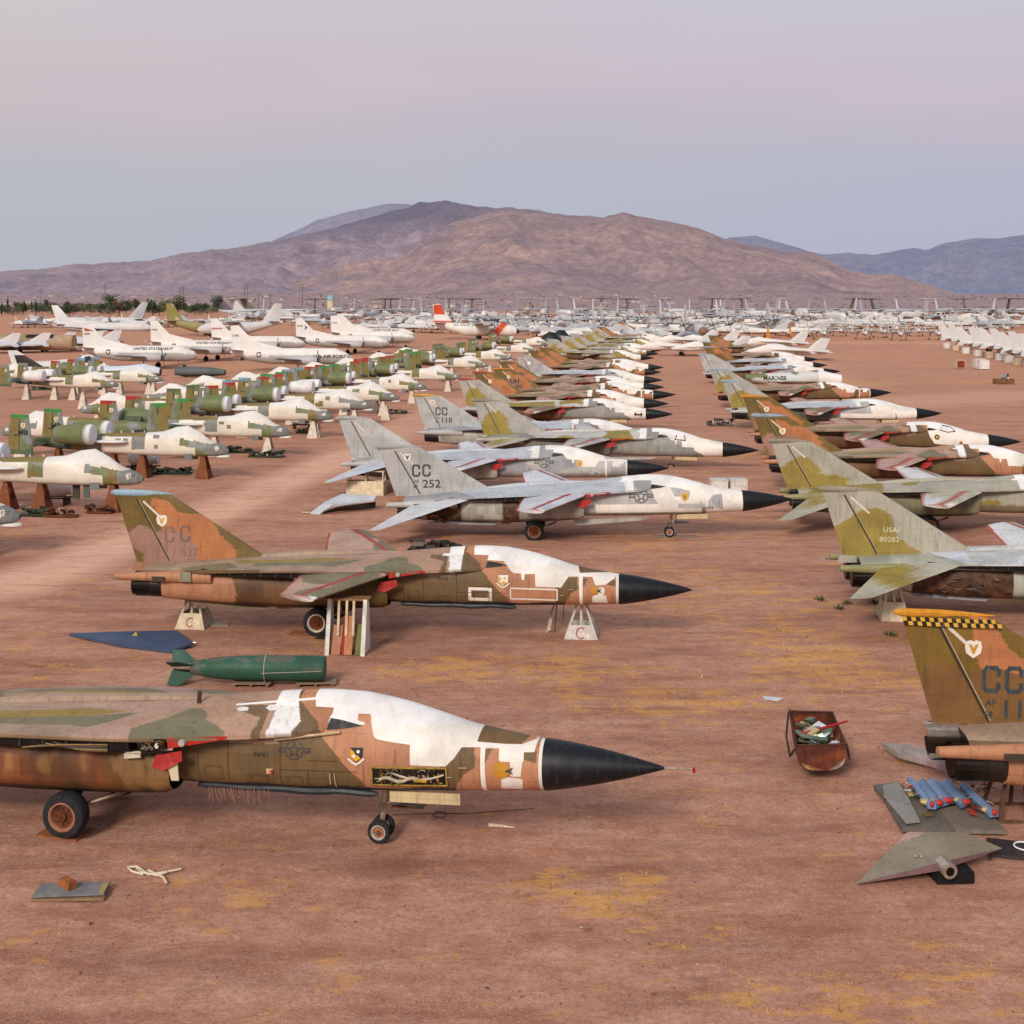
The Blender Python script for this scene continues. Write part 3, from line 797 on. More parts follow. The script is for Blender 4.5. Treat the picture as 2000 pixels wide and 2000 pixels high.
    if P.get('bay'):
        x0, x1, z0, z1 = 7.55, 9.3, 1.45, 1.87
        def bp(x, z, l): return tuple(fmap_fus(np.array([x]), np.array([z]), l)[0])
        mk = Marks()
        for k in range(8): mk.fan([(x0 + (x1 - x0) * k / 8, z0), (x0 + (x1 - x0) * (k + 1) / 8, z0), (x0 + (x1 - x0) * (k + 1) / 8, z1), (x0 + (x1 - x0) * k / 8, z1)], srgb(34, 26, 16))
        o_ = MB()
        for v_, f_, c_, _n in mk.items: o_.add(fmap_fus(v_[:, 0], v_[:, 1], .02), f_, c_)
        bay = o_.build('equipment_bay', M_RUST, root, False)
        mb = MB(); yl = srgb(170, 138, 62)
        for a_, b_ in (((x0, z0), (x1, z0)), ((x1, z0), (x1, z1)), ((x1, z1), (x0, z1)), ((x0, z1), (x0, z0))):
            mb.tube([bp(a_[0] + (b_[0] - a_[0]) * q, a_[1] + (b_[1] - a_[1]) * q, .03) for q in np.linspace(0, 1, 7)], .022, yl, 6)
        for q in (.12, .26, .4, .56, .7, .83): mb.tube([bp(x0 + q * (x1 - x0), z0, .02), bp(x0 + q * (x1 - x0), z1, .02)], .012, yl * .7, 5)
        mb.build('bay_frame', M_RUST, bay)
        rr_ = np.random.RandomState(5); mb = MB()
        mb.tube([bp(x0 + .18 + q * .9, z0 + .15 + .05 * math.sin(q * 9), .05) for q in np.linspace(0, 1, 9)], .04, srgb(206, 190, 160), 7)
        mb.tube([bp(x0 + .5 + q * 1.2, z1 - .12 - .14 * math.sin(q * 3), .05) for q in np.linspace(0, 1, 9)], .025, srgb(214, 196, 170), 6)
        mb.cyl(bp(x0 + 1.0, z0 + .14, .06), bp(x0 + 1.3, z0 + .13, .06), .045, .045, srgb(186, 150, 50), 10)
        for k in range(46):
            a0, b0 = rr_.uniform(x0 + .05, x1 - .15), rr_.uniform(z0 + .04, z1 - .06); dx_, dz_ = rr_.uniform(-.14, .2), rr_.uniform(-.06, .06)
            mb.tube([bp(a0, b0, .02), bp(a0 + dx_ * .5, np.clip(b0 + dz_ * 2, z0, z1), .05), bp(np.clip(a0 + dx_, x0, x1), np.clip(b0 + dz_, z0, z1), .03)], rr_.uniform(.006, .018), [srgb(190, 160, 70), srgb(120, 80, 50), srgb(70, 60, 40), srgb(206, 190, 160), srgb(60, 66, 50)][k % 5], 5)
        mb.build('pipework', M_RUST, bay)
        for nm, c_, r_, lx, lz in (('red_cap', srgb(190, 40, 50), .05, 5.12, 1.7),):
            mb = MB(); mb.box((5.07, -fside(5.07, 1.71) - .01, 1.7), (.16, .03, .12), srgb(196, 178, 130)); mb.cyl((lx, -fside(lx, lz) - .0, lz), (lx, -fside(lx, lz) - .08, lz), r_, r_ * .8, c_, 10); mb.build('capped_port', M_COVER, root)
        mb = MB(); mb.tube([bp(5.2 + 1.57 * q, 2.45 + .19 * q, .1) for q in np.linspace(0, 1, 6)], .035, srgb(206, 178, 140), 5); mb.build('wooden_batten', M_WOOD, root)
        # open actuator bay in the glove edge ahead of the slot, with its white hinge arms
        mb = MB(); yb = -np.interp(2.6, GX, GY) - .012
        mb.prism([(2.1, yb, 2.52), (2.35, yb, 2.62), (2.83, yb, 2.62), (2.83, yb, 2.36), (2.7, yb + .05, 2.28), (2.2, yb + .06, 2.24)], (0, .02, 0), srgb(30, 24, 20)); ab = mb.build('actuator_bay', M_BLACK, root, False)
        mb = MB()
        for k in range(16): a0, b0 = rr_.uniform(2.2, 2.85), rr_.uniform(2.34, 2.56); mb.tube([(a0, yb - .02, b0), (a0 + rr_.uniform(-.1, .1), yb - .05, b0 + .04), (a0 + rr_.uniform(-.15, .15), yb - .02, b0 + rr_.uniform(-.08, .08))], .012, [srgb(150, 140, 120), srgb(90, 70, 50), srgb(190, 150, 60)][k % 3], 5)
        for k in range(5): mb.sphere((2.28 + .06 * k, yb - .02, 2.4 + .03 * (k % 2)), .05, srgb(120, 112, 104), 8, 5)
        mb.build('actuator', M_METAL, ab)
        mk = Marks(); mk.text('6', 2.6, 2.42, .13, WH, 1.1, 0, .03); mk.build('bay_number', ab, lambda x, z, l: np.stack([x, np.full_like(x, yb - .06 - l), z], 1), M_COVER)
        mb = MB(); mb.tube([(1.75, -1.72, 2.2), (2.2, -1.74, 2.24), (2.95, -1.76, 2.36)], .035, srgb(206, 196, 180), 6); mb.box((1.9, -1.7, 2.14), (.42, .05, .12), srgb(212, 200, 176), 0, 0, -.1); mb.build('hinge_arm', M_WOOD, root)
        mb = MB(); mb.prism([(2.72, -1.62, 2.0), (2.98, -1.6, 2.05), (3.0, -1.58, 1.55), (2.82, -1.6, 1.55)], (0, .03, 0), srgb(214, 198, 164)); mb.build('intake_lip_patch', M_COVER, root)
        mb = MB(); mb.box((3.0, -.35, 3.16), (.1, .04, .3), srgb(70, 40, 34), 0, 0, .1); mb.build('blade_aerial', M_PAINT, root)
        # frayed netting under the belly
        mb = MB()
        for k in range(26):
            a0 = 3.4 + k * .06 + rr_.uniform(-.03, .03); mb.tube([(a0, -.85, 1.18), (a0 + .04, -.9, 1.18 - rr_.uniform(.05, .3)), (a0 + rr_.uniform(0, .15), -.88, 1.18 - rr_.uniform(.1, .38))], .006, srgb(176, 128, 96), 4)
        mb.build('frayed_netting', M_WOOD, root)
    if D > 1 and P.get('scheme', 'sea') == 'sea':
        mb = MB(); mb.tube([(x_, -.72 + .02 * (x_ - 6) ** 2 * .1, 1.17 + .015 * math.sin(x_ * 4)) for x_ in np.linspace(3.1, 7.6, 26)], [.05] + [.085 + .02 * (8 < k < 18) for k in range(24)] + [.04], srgb(46, 50, 56), 8); mb.build('belly_rail', M_BLACK, root)
    if P.get('belly_door'):
        mb = MB(); mb.prism([(2.2, -.75, 1.02), (6.4, -.72, 1.12), (5.9, -.72, .92), (2.2, -.75, .7)], (0, .05, 0), srgb(176, 172, 162)); mb.build('belly_door', M_PAINT, root, False)
    # ---- landing gear
    if P.get('gear', True):
        hub = P.get('hub', (srgb(112, 64, 36), srgb(168, 114, 88)))
        for s in (-1, 1):
            if D == 0: break
            t = wheel(root, (0, s * 1.42, .55), .55, .44, hub, True)
            mb = MB(); mb.cyl((0, s * 1.2, .55), (0, s * .5, 1.15), .09, .11, srgb(70, 66, 60), 10); mb.cyl((.1, s * .75, 1.0), (1.5, s * .5, 1.2), .05, .05, srgb(200, 190, 170), 8); mb.cyl((0, s * 1.25, .6), (1.2, s * .6, .9), .05, .06, srgb(160, 140, 120), 8)
            mb.build('main_gear_leg', M_METAL, root)
        mb = MB(); mb.box((-.2, 0, 1.22), (3.6, 1.9, .3), srgb(26, 24, 22)); mb.box((-1.6, -.55, .98), (.5, .06, .3), srgb(190, 150, 80)); mb.build('gear_bay', M_BLACK, root)
    if P.get('nosegear', P.get('gear', True)):
        hub = (srgb(178, 120, 84), srgb(214, 206, 196))
        nz = P.get('ngz', 0)
        for s in (-1, 1): wheel(root, (7.45, s * .19, .28 + nz), .28, .17, hub)
        if D > 0:
            cream = srgb(206, 194, 168)
            mb = MB(); mb.cyl((7.45, 0, .28 + nz), (7.62, 0, 1.25), .06, .085, cream, 12); mb.cyl((7.55, 0, .62), (8.3, .1, 1.2), .045, .06, cream, 10); mb.cyl((7.55, 0, .62), (8.3, -.1, 1.2), .045, .06, cream, 10)
            mb.cyl((7.45, -.3, .28 + nz), (7.45, .3, .28 + nz), .05, .05, STEEL, 10); mb.box((7.5, 0, .6), (.2, .2, .2), srgb(150, 130, 110), .3)
            mb.build('nose_gear_leg', M_METAL, root)
            mb = MB(); mb.box((8.7, -.55, 1.06), (1.7, .05, .26), srgb(206, 184, 140)); mb.box((8.7, .45, 1.06), (1.7, .05, .3), srgb(180, 160, 120)); mb.build('nose_gear_door', M_PAINT, root)
            if D > 1:
                mb = MB(); mb.box((8.15, .1, .7), (.7, .5, .03), STEEL, 0, 0, .1); mb.box((8.15, .1, .66), (.78, .56, .03), srgb(120, 80, 50)); mb.build('gear_splash_guard', M_METAL, root)
    return root
# ================================================================ supports
def stand(label, loc, rz, w=1.3, wt=.45, h=1.25, d=1.0, col=None, letter=None, windows=True, group='wooden trestle stands under the aircraft', cut=.42):
    """A-framed trestle: two tapered faces leaning together, a boarded lower half and an open upper half"""
    col = srgb(214, 200, 178) if col is None else col
    t = thing('trestle_stand', label, 'stand', loc, rz, group)
    def at(q, k): return (w * (1 - q) + wt * q) / 2, k * (d * (1 - q) + d * .45 * q) / 2, h * q
    for k in (-1, 1):
        a0, y0, z0 = at(0, k); a1, y1, z1 = at(cut if windows else .96, k)
        mb = MB(); mb.prism([(-a0, y0, z0), (a0, y0, z0), (a1, y1, z1), (-a1, y1, z1)], (0, k * .03, 0), col); p = mb.build('face_board', M_WOOD, t, False)
        if letter and k < 0:
            mk = Marks(); r = .17 * h / 1.25
            ang = np.linspace(.28 * pi, 1.72 * pi, 14); zc = h * cut * .45
            mk.line([(r * cos(a), zc + r * 1.15 * sin(a)) for a in ang], .035, srgb(196, 60, 44))
            mk.build('painted_letter', p, lambda x, z, l: np.stack([x, -(d * (1 - z / h) + d * .45 * z / h) / 2 - .034 - l, z], 1), M_WOOD)
        for e in (-1, 1):
            b0, yb, zb = at(.0, k); b1, yt, zt = at(1.0, k)
            mb = MB(); mb.prism([(e * (b0 - .1), yb * .93, 0.02), (e * b0, yb * .93, 0.02), (e * b1, yt * .93, zt), (e * (b1 - .08), yt * .93, zt)], (0, k * .05, 0), col * .9); mb.build('leg', M_WOOD, t, False)
        if windows and d > .3:
            mb = MB(); c1, yc, zc_ = at(cut, k); mb.prism([(-.05, yc * .96, zc_), (.05, yc * .96, zc_), (.04, at(1, k)[1] * .96, h), (-.04, at(1, k)[1] * .96, h)], (0, k * .03, 0), col * .85); mb.build('mullion', M_WOOD, t, False)
    for e in (-1, 1):
        b0, y0, z0 = at(.02, 1); b1, y1, z1 = at(cut, 1)
        mb = MB(); mb.prism([(e * b0, -y0 * .9, z0), (e * b0, y0 * .9, z0), (e * b1, y1 * .9, z1), (e * b1, -y1 * .9, z1)], (-e * .02, 0, 0), col * .75); mb.build('side_board', M_WOOD, t, False)
    mb = MB(); mb.box((0, 0, h + .03), (wt + .06, d * .5, .08), col * .8); mb.build('top_beam', M_WOOD, t, False)
    return t


# ================================================================ straight-winged attack jet fuselage (local x = 0 at the nose, looking along +x)
GRN = srgb(116, 124, 82); DGR = srgb(88, 102, 74); GRY = srgb(136, 137, 132); OLV = srgb(134, 116, 66)
_AX = np.array([-16.2, -15, -13, -11, -9, -6, -5, -4, -3.1, -2.2, -1.35, -.8, -.3, 0])
_AZT = np.array([2.8, 2.9, 3.0, 3.15, 3.3, 3.38, 3.46, 3.8, 3.9, 3.42, 2.82, 2.62, 2.42, 2.15])
_AZB = np.array([2.45, 2.3, 2.1, 1.95, 1.8, 1.68, 1.66, 1.65, 1.65, 1.66, 1.68, 1.7, 1.75, 1.95])
_AHW = np.array([.22, .36, .5, .62, .7, .72, .72, .72, .7, .68, .62, .54, .38, .08])
_AZC = np.array([2.6, 2.58, 2.55, 2.5, 2.45, 2.4, 2.38, 2.36, 2.34, 2.3, 2.26, 2.2, 2.12, 2.05])
ACAMO = [(-3.55, 3.02), (-1.32, 2.62), (.3, 2.7), (.3, 1.3), (-2.35, 1.3), (-2.35, 2.36), (-3.55, 2.46)]


def aside(x, z):
    hw = np.interp(x, _AX, _AHW); zc = np.interp(x, _AX, _AZC); zt = np.interp(x, _AX, _AZT); zb = np.interp(x, _AX, _AZB)
    t = np.clip(np.where(z > zc, (z - zc) / (zt - zc), (zc - z) / (zc - zb)), 0, 1); n = np.where(z > zc, np.interp(x, [-16, -6.2, -5.2, -4, -1.8, -1.2, 0], [2.2, 2.8, 2.4, 1.35, 1.4, 2.2, 2]), 3.2)
    return hw * (1 - t ** n) ** (1 / n)


def amap(x, z, l): return np.stack([x, -(aside(x, z) + l), z], 1)


def attack_jet(label, loc, yaw, P, group):
    D = P.get('detail', 1); sd = P.get('seed', 1)
    root = thing('attack_jet', label, 'attack jet', loc, yaw, group)
    dx, nr = (.06, 72) if D > 1 else (.12, 48)
    xs = np.linspace(-16.2, 0, int(16.2 / dx)); t = np.arange(nr) * 2 * pi / nr
    def I(a): return np.interp(xs, _AX, a)[:, None]
    hw, zt, zb, zc = I(_AHW), I(_AZT), I(_AZB), I(_AZC); ct, st = np.cos(t), np.sin(t); n = np.where(st[None] >= 0, np.interp(xs, [-16, -6.2, -5.2, -4, -1.8, -1.2, 0], [2.2, 2.8, 2.4, 1.35, 1.4, 2.2, 2])[:, None], 3.2)
    y = hw * np.sign(ct) * np.abs(ct) ** (2 / n); z = zc + np.where(st >= 0, zt - zc, zc - zb) * np.sign(st) * np.abs(st) ** (2 / n)
    V = np.stack([np.repeat(xs[:, None], nr, 1), y, z], 2).reshape(-1, 3); m = len(xs)
    i = np.arange(m - 1)[:, None] * nr; j = np.arange(nr)[None]; j2 = (j + 1) % nr
    Fc = np.stack([i + j, i + j2, i + nr + j2, i + nr + j], 2).reshape(-1, 4)
    C = np.tile(GRN, (len(V), 1)); a = fbm(V[:, 0] * .5, V[:, 2] * .9, 2, sd); C[a > .55] = GRY; C[a < .38] = OLV
    C[(V[:, 0] > -1.5)] = GRY * .95; C[(V[:, 2] > 3.1) & (V[:, 0] < -6)] = OLV; C[(V[:, 0] < -12) & (V[:, 2] < 2.5)] = srgb(70, 76, 74)
    ctr = V[Fc].mean(1); x, zz = ctr[:, 0], ctr[:, 2]
    w = (x > -6.2) & ~inpoly(x, zz, ACAMO)
    w |= (x > -9.6) & (x < -7.2) & (zz < 3.08)
    w |= (x <= -6.2) & (x > -7.3) & (zz < 2.15)
    if P.get('windows'): 
        for q in P['windows']: w &= ~((x > q[0]) & (x < q[1]) & (zz > q[2]) & (zz < q[3]))
    w |= ((x + .75) ** 2 + (zz - 2.3) ** 2 < .028)
    a_, _ = split(V, Fc, C, w); cw = np.tile(srgb(222, 211, 194), (len(V), 1)) * panel_tint(V, .05, 1.3, .7, sd); cw[V[:, 2] > 3.0] = srgb(224, 219, 212)  # cream sides, whiter tops: warm low light and sky light painted in
    _, b_ = split(V, Fc, cw, w)
    fus = a_.build('fuselage', M_PAINT, root); b_.build('protective_coating', M_COVER, root)
    mb = MB(); mb.box((-2.9, -.6, 1.78), (.62, .06, .75), GRY * .8); mb.box((-2.9, .6, 1.7), (.62, .06, .7), GRY * .8)
    if D > 1: mb.cyl((-3.05, -.64, 1.95), (-3.05, -.66, 1.95), .05, .05, WH, 8); mb.cyl((-2.75, -.64, 1.95), (-2.75, -.66, 1.95), .05, .05, WH, 8)
    mb.build('gear_door', M_PAINT, root, False)
    if P.get('nosecap', True):
        mb = MB(); mb.sphere((-.5, 0, 1.66), (.62, .34, .16), WH * .97, 12, 6); mb.build('gun_cover', M_COVER, root)
    if P.get('hang'):
        mb = MB(); mb.box((-3.6, -.2, 1.25), (.4, .08, .8), srgb(92, 102, 100)); mb.box((-4.4, .1, 1.2), (.45, .1, .9), srgb(70, 66, 56)); mb.build('hanging_panel', M_PAINT, root, False)
    mb = MB(); mb.sphere((-8.9, -.95, 2.75), (1.5, .45, .12), WH, 16, 6); mb.build('wing_root_cover', M_COVER, root)
    for q in range(4):
        mb = MB(); mb.cyl((-6.5 - q * .9, 0, 3.3), (-6.5 - q * .9, 0, 3.5), .05, .035, WH, 8); mb.build('antenna_stub', M_COVER, root)
        if D < 2: break
    tops = P.get('tops', None); eng = P.get('engines', 1)
    if not P.get('front_only'):
        for s in (-1, 1):
            tc = tops if tops is not None else DGR
            def fp(V, tc=tc, s=s):
                o = np.tile(GRN, (len(V), 1)); o[V[:, 0] < -14.95] = OLV
                g = (V[:, 0] > -14.9) & (V[:, 0] + .25 * np.sin(V[:, 2] * 2 + sd) > -14.55 + .0 * s) & (V[:, 2] > 2.6); o[g] = GRY
                o[(np.abs(V[:, 0] + 14.95) < .025)] = srgb(40, 40, 34)
                o[V[:, 2] > 4.62] = tc; o[V[:, 2] < 2.3] = DGR
                return o
            mb = MB(); mb.wing((-13.85, s * 2.66, 1.9), (-15.9, s * 2.66, 1.95), (-15.65, s * 2.66, 4.85), (-14.25, s * 2.66, 4.82), .22, .14, GRN, 14 if D < 2 else 30, 16 if D < 2 else 36, fp)
            f = mb.build('tail_fin', M_PAINT, root)
            if s < 0 or True:
                mk = Marks()
                if P.get('badge', True): mk.shield(-14.62, 4.05, .2, srgb(226, 210, 184), P.get('badgecol', srgb(206, 120, 60)))
                if P.get('code'): mk.text(P['code'], -15.0, 3.35, .42, srgb(38, 40, 36))
                mk.line([(-15.35, 3.35), (-14.9, 3.35)], .05, srgb(34, 36, 30))
                yy = s * 2.66
                mk.build('fin_markings', f, lambda x, z, l, yy=yy: np.stack([x, np.full_like(x, yy - .125 - l), z], 1), M_COVER)
        mb = MB(); mb.wing((-13.9, -2.66, 2.5), (-15.6, -2.66, 2.5), (-15.6, 2.66, 2.5), (-13.9, 2.66, 2.5), .25, .25, GRN * .9, 6, 6); mb.build('tailplane', M_PAINT, root)
        for s in (-1, 1)[:2]:
            if eng == 0 or (eng == 1 and s > 0 and P.get('one')): continue
            ecol = P.get('engcol', GRN)
            def ef(V, ecol=ecol):
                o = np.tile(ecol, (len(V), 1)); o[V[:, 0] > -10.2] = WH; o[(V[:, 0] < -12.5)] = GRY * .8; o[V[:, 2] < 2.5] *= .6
                return o
            pr = [(-12.75, .4), (-12.7, .6), (-12.3, .68), (-11.6, .73), (-10.4, .77), (-10.05, .76), (-9.87, .71), (-9.84, .02)]
            tt = np.arange(24) * 2 * pi / 24
            mb = MB(); mb.loft(np.array([[(a, s * 1.5 + r * cos(b), 3.3 + r * sin(b)) for b in tt] for a, r in pr]), GRN, True, True, None)
            e = mb.build('engine_nacelle', M_PAINT, root, func=lambda V, C: ef(V))
            mb = MB(); mb.cyl((-9.86, s * 1.5, 3.3), (-9.78, s * 1.5, 3.3), .72, .6, srgb(226, 224, 228), 24); mb.build('intake_cover', M_COVER, e)
            mb = MB(); mb.prism([(-10.6, s * .4, 2.9), (-12.2, s * .4, 2.9), (-12.2, s * .9, 3.15), (-10.6, s * .9, 3.15)], (0, 0, .35), DGR); mb.build('engine_pylon', M_PAINT, e, False)
    if P.get('nosenum') or D > 1:
        mk = Marks(); mk.text(P.get('nosenum', '262'), -.78, 2.22, .2, srgb(48, 48, 46)); mk.text(P.get('stencil', 'A0262  7'), -1.75, 1.84, .13, srgb(190, 180, 110)); mk.build('nose_markings', fus, amap, M_COVER)
    return root


# ================================================================ any other aircraft, from a table of sizes
def airplane(name, label, cat, loc, yaw, S, group, mat=None, nr=20):
    mat = mat or M_FAR
    root = thing(name, label, cat, loc, yaw, group)
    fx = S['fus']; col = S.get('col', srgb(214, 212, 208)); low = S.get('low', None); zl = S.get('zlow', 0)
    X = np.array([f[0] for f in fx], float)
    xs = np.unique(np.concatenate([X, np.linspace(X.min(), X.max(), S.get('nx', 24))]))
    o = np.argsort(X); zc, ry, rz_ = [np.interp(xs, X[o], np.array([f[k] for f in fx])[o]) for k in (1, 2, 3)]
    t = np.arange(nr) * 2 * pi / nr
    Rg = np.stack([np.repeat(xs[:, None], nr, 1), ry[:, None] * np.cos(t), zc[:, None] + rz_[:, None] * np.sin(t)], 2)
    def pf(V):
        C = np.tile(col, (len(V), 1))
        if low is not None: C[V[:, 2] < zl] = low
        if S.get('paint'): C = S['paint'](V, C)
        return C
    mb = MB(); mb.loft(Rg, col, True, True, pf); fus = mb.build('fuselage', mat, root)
    for nm, pts, t0, t1, c in S.get('wings', []):
        for s in ((-1, 1) if max(abs(p[1]) for p in pts) > .2 else (1,)):
            mb = MB(); mb.wing(*[(p[0], s * p[1], p[2]) for p in pts], t0, t1, c, 5 if not S.get('finpaint') else 16, 6 if not S.get('finpaint') else 14, S.get('finpaint') if nm == 'tail_fin' else None); mb.build(nm, mat, root)
    for x0, x1, y, z, r, c, prop in S.get('eng', []):
        for s in (-1, 1):
            mb = MB(); L_ = x0 - x1
            mb.loft(np.array([[(x0 - L_ * q, s * y + r * k * cos(b), z + r * k * sin(b)) for b in np.arange(14) * 2 * pi / 14] for q, k in ((0, .55), (.04, .8), (.2, 1), (.6, .95), (.9, .6), (1, .4))]), c, True, True)
            e = mb.build('engine', mat, root)
            mb = MB(); mb.cyl((x0 + .01, s * y, z), (x0 + .05, s * y, z), r * .6, r * .4, DK, 12); mb.build('intake', mat, e)
            if prop:
                mb = MB(); mb.sphere((x0 + .25, s * y, z), (.4, .25, .25), srgb(90, 90, 92), 8, 5)
                for b in range(prop[1]):
                    a = b * 2 * pi / prop[1] + .4; dy, dz = cos(a), sin(a)
                    mb.prism([(x0 + .2, s * y + dy * .2 - dz * .12, z + dz * .2 + dy * .12), (x0 + .2, s * y + dy * .2 + dz * .12, z + dz * .2 - dy * .12), (x0 + .25, s * y + dy * prop[0] + dz * .1, z + dz * prop[0] - dy * .1), (x0 + .15, s * y + dy * prop[0] - dz * .1, z + dz * prop[0] + dy * .1)], (.04, 0, 0), srgb(60, 60, 62))
                mb.build('propeller', mat, e, False)
    for x, y, r in S.get('gear', []):
        for s in ((-1, 1) if y else (1,)):
            mb = MB(); mb.cyl((x, s * y - r * .3, r), (x, s * y + r * .3, r), r, r, srgb(36, 34, 34), 14); mb.build('wheel', M_RUBBER, root)
            zt = float(np.interp(x, X[o], np.array([f[1] for f in fx])[o]))
            mb = MB(); mb.cyl((x, s * y, r), (x, s * y * .9, max(zt - .3, r + .4)), r * .16 + .03, r * .2 + .04, srgb(150, 146, 140), 8); mb.build('gear_leg', mat, root)
    if S.get('glass'):
        mb = MB(); x0, x1, z0, z1, yy = S['glass']; mb.prism([(x0, -yy, z0), (x0, yy, z0), (x1, yy * .8, z1), (x1, -yy * .8, z1)], (-.12, 0, 0.02), srgb(40, 42, 48)); mb.build('windscreen', M_BLACK, fus, False)
    return root, fus


LIGHT = srgb(212, 208, 204); PALE = srgb(192, 190, 190); WHT = srgb(230, 224, 216)


def quad(a, b, c, d): return [a, b, c, d]


def spec_twinprop():      # two-engined propeller airliner, 24 m
    def pnt(V, C):
        C = C.copy(); w = (np.abs(V[:, 2] - 3.35) < .2) & (V[:, 0] > -7) & (V[:, 0] < 8) & ((V[:, 0] % 1.15) < .5) & (np.abs(V[:, 1]) > .8); C[w] = srgb(226, 224, 220); return C
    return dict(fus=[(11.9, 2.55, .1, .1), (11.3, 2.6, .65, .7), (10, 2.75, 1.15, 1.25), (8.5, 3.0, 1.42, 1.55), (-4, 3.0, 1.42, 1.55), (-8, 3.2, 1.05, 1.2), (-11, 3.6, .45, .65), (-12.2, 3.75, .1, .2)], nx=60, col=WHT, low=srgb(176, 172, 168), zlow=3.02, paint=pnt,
                wings=[('wing', quad((3.6, 1.0, 2.2), (-.6, 1.0, 2.2), (.2, 16, 3.2), (1.8, 16, 3.2)), .6, .25, srgb(150, 148, 148)), ('tail_fin', quad((-6.0, 0, 4.2), (-12.0, 0, 3.8), (-12.2, 0, 8.8), (-10.6, 0, 8.9)), .35, .2, WHT),
                       ('dorsal_fillet', quad((-1.5, 0.02, 4.45), (-10, 0.02, 4.0), (-10, 0.02, 6.1), (-8.6, 0.02, 6.1)), .12, .1, WHT), ('tailplane', quad((-9.3, .3, 4.0), (-12.0, .3, 4.0), (-11.6, 5.6, 4.4), (-10.4, 5.6, 4.4)), .25, .12, srgb(190, 188, 186))],
                eng=[(6.0, -.8, 3.8, 2.35, .85, srgb(188, 184, 182), (2.0, 4))], gear=[(2.2, 3.8, .55), (9.2, 0, .4)], glass=(10.3, 9.4, 3.55, 4.1, .75))


def spec_fourprop(col=LIGHT, finpaint=None, paint=None):    # four-engined high-winged transport, 30 m
    return dict(fus=[(14.6, 2.6, .3, .3), (13.6, 2.7, 1.2, 1.2), (11.5, 3.0, 1.9, 1.9), (9, 3.2, 2.1, 2.1), (-3, 3.2, 2.1, 2.1), (-9, 4.3, 1.35, 1.25), (-14.8, 5.2, .3, .4)], nx=50, col=col, paint=paint,
                wings=[('wing', quad((4.6, .9, 5.2), (-.2, .9, 5.2), (.9, 20.2, 5.6), (3.2, 20.2, 5.6)), .75, .25, PALE * .9), ('tail_fin', quad((-7.2, 0, 5.0), (-13.6, 0, 5.2), (-14.2, 0, 11.6), (-11.8, 0, 11.7)), .6, .3, col), ('tailplane', quad((-9.6, .5, 5.4), (-13.4, .5, 5.4), (-13.6, 8, 5.6), (-11.9, 8, 5.6)), .4, .2, PALE)],
                eng=[(6.6, 1.6, 4.9, 4.9, .62, PALE * .85, (2.0, 4)), (6.4, 1.6, 10.2, 5.1, .6, PALE * .85, (2.0, 4))], gear=[(1.2, 1.9, .7), (10, 0, .45)], glass=(12.8, 11.4, 3.6, 4.6, .95), finpaint=finpaint)


def spec_ttail(col=PALE, fin=srgb(112, 108, 112)):    # four-engined swept T-tailed transport
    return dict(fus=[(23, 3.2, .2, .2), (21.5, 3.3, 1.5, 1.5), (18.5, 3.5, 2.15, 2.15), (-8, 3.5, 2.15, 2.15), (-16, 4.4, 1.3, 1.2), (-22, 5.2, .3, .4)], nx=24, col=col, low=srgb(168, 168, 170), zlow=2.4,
                wings=[('wing', quad((7.5, 1, 5.3), (-1, 1, 5.3), (-9, 24, 4.2), (-6.3, 24, 4.2)), .9, .3, srgb(176, 180, 188)), ('tail_fin', quad((-13, 0, 4.8), (-20.5, 0, 5.2), (-24, 0, 12), (-20, 0, 12)), 1.0, .8, fin), ('tailplane', quad((-19.0, .1, 12), (-23.8, .1, 12), (-26, 7.8, 11.9), (-23.8, 7.8, 11.9)), .75, .45, fin * .85)],
                eng=[(7.5, 3, 8, 3.4, .72, PALE * .9, None), (2.8, -1.8, 13.5, 3.1, .72, PALE * .9, None)], gear=[(-.5, 2.4, .6), (15.5, 0, .5)], glass=(20.9, 19.6, 4.2, 5.0, 1.0))


def spec_tanker(col=PALE, fin=srgb(206, 206, 206)):    # four-engined swept low-winged jet, 41 m
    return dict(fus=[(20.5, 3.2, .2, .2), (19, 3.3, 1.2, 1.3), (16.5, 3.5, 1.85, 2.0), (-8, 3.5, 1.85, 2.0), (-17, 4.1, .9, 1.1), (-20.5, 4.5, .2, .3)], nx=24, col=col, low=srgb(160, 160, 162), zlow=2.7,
                wings=[('wing', quad((6.5, 1.2, 2.5), (-3.5, 1.2, 2.5), (-11.5, 19.5, 4.0), (-8.8, 19.5, 4.0)), .9, .3, srgb(188, 190, 196)), ('tail_fin', quad((-12, 0, 5.0), (-18.6, 0, 4.9), (-21.3, 0, 12.4), (-18.6, 0, 12.4)), .9, .5, fin), ('tailplane', quad((-14.6, .5, 4.6), (-18.8, .5, 4.6), (-21, 6.4, 5.0), (-19.4, 6.4, 5.0)), .35, .2, PALE)],
                eng=[(5.0, .5, 8, 1.8, .62, PALE * .85, None), (.8, -3.6, 13.6, 2.3, .6, PALE * .85, None)], gear=[(-1.5, 3.3, .6), (13, 0, .45)], glass=(18.6, 17.4, 4.1, 4.8, .8))


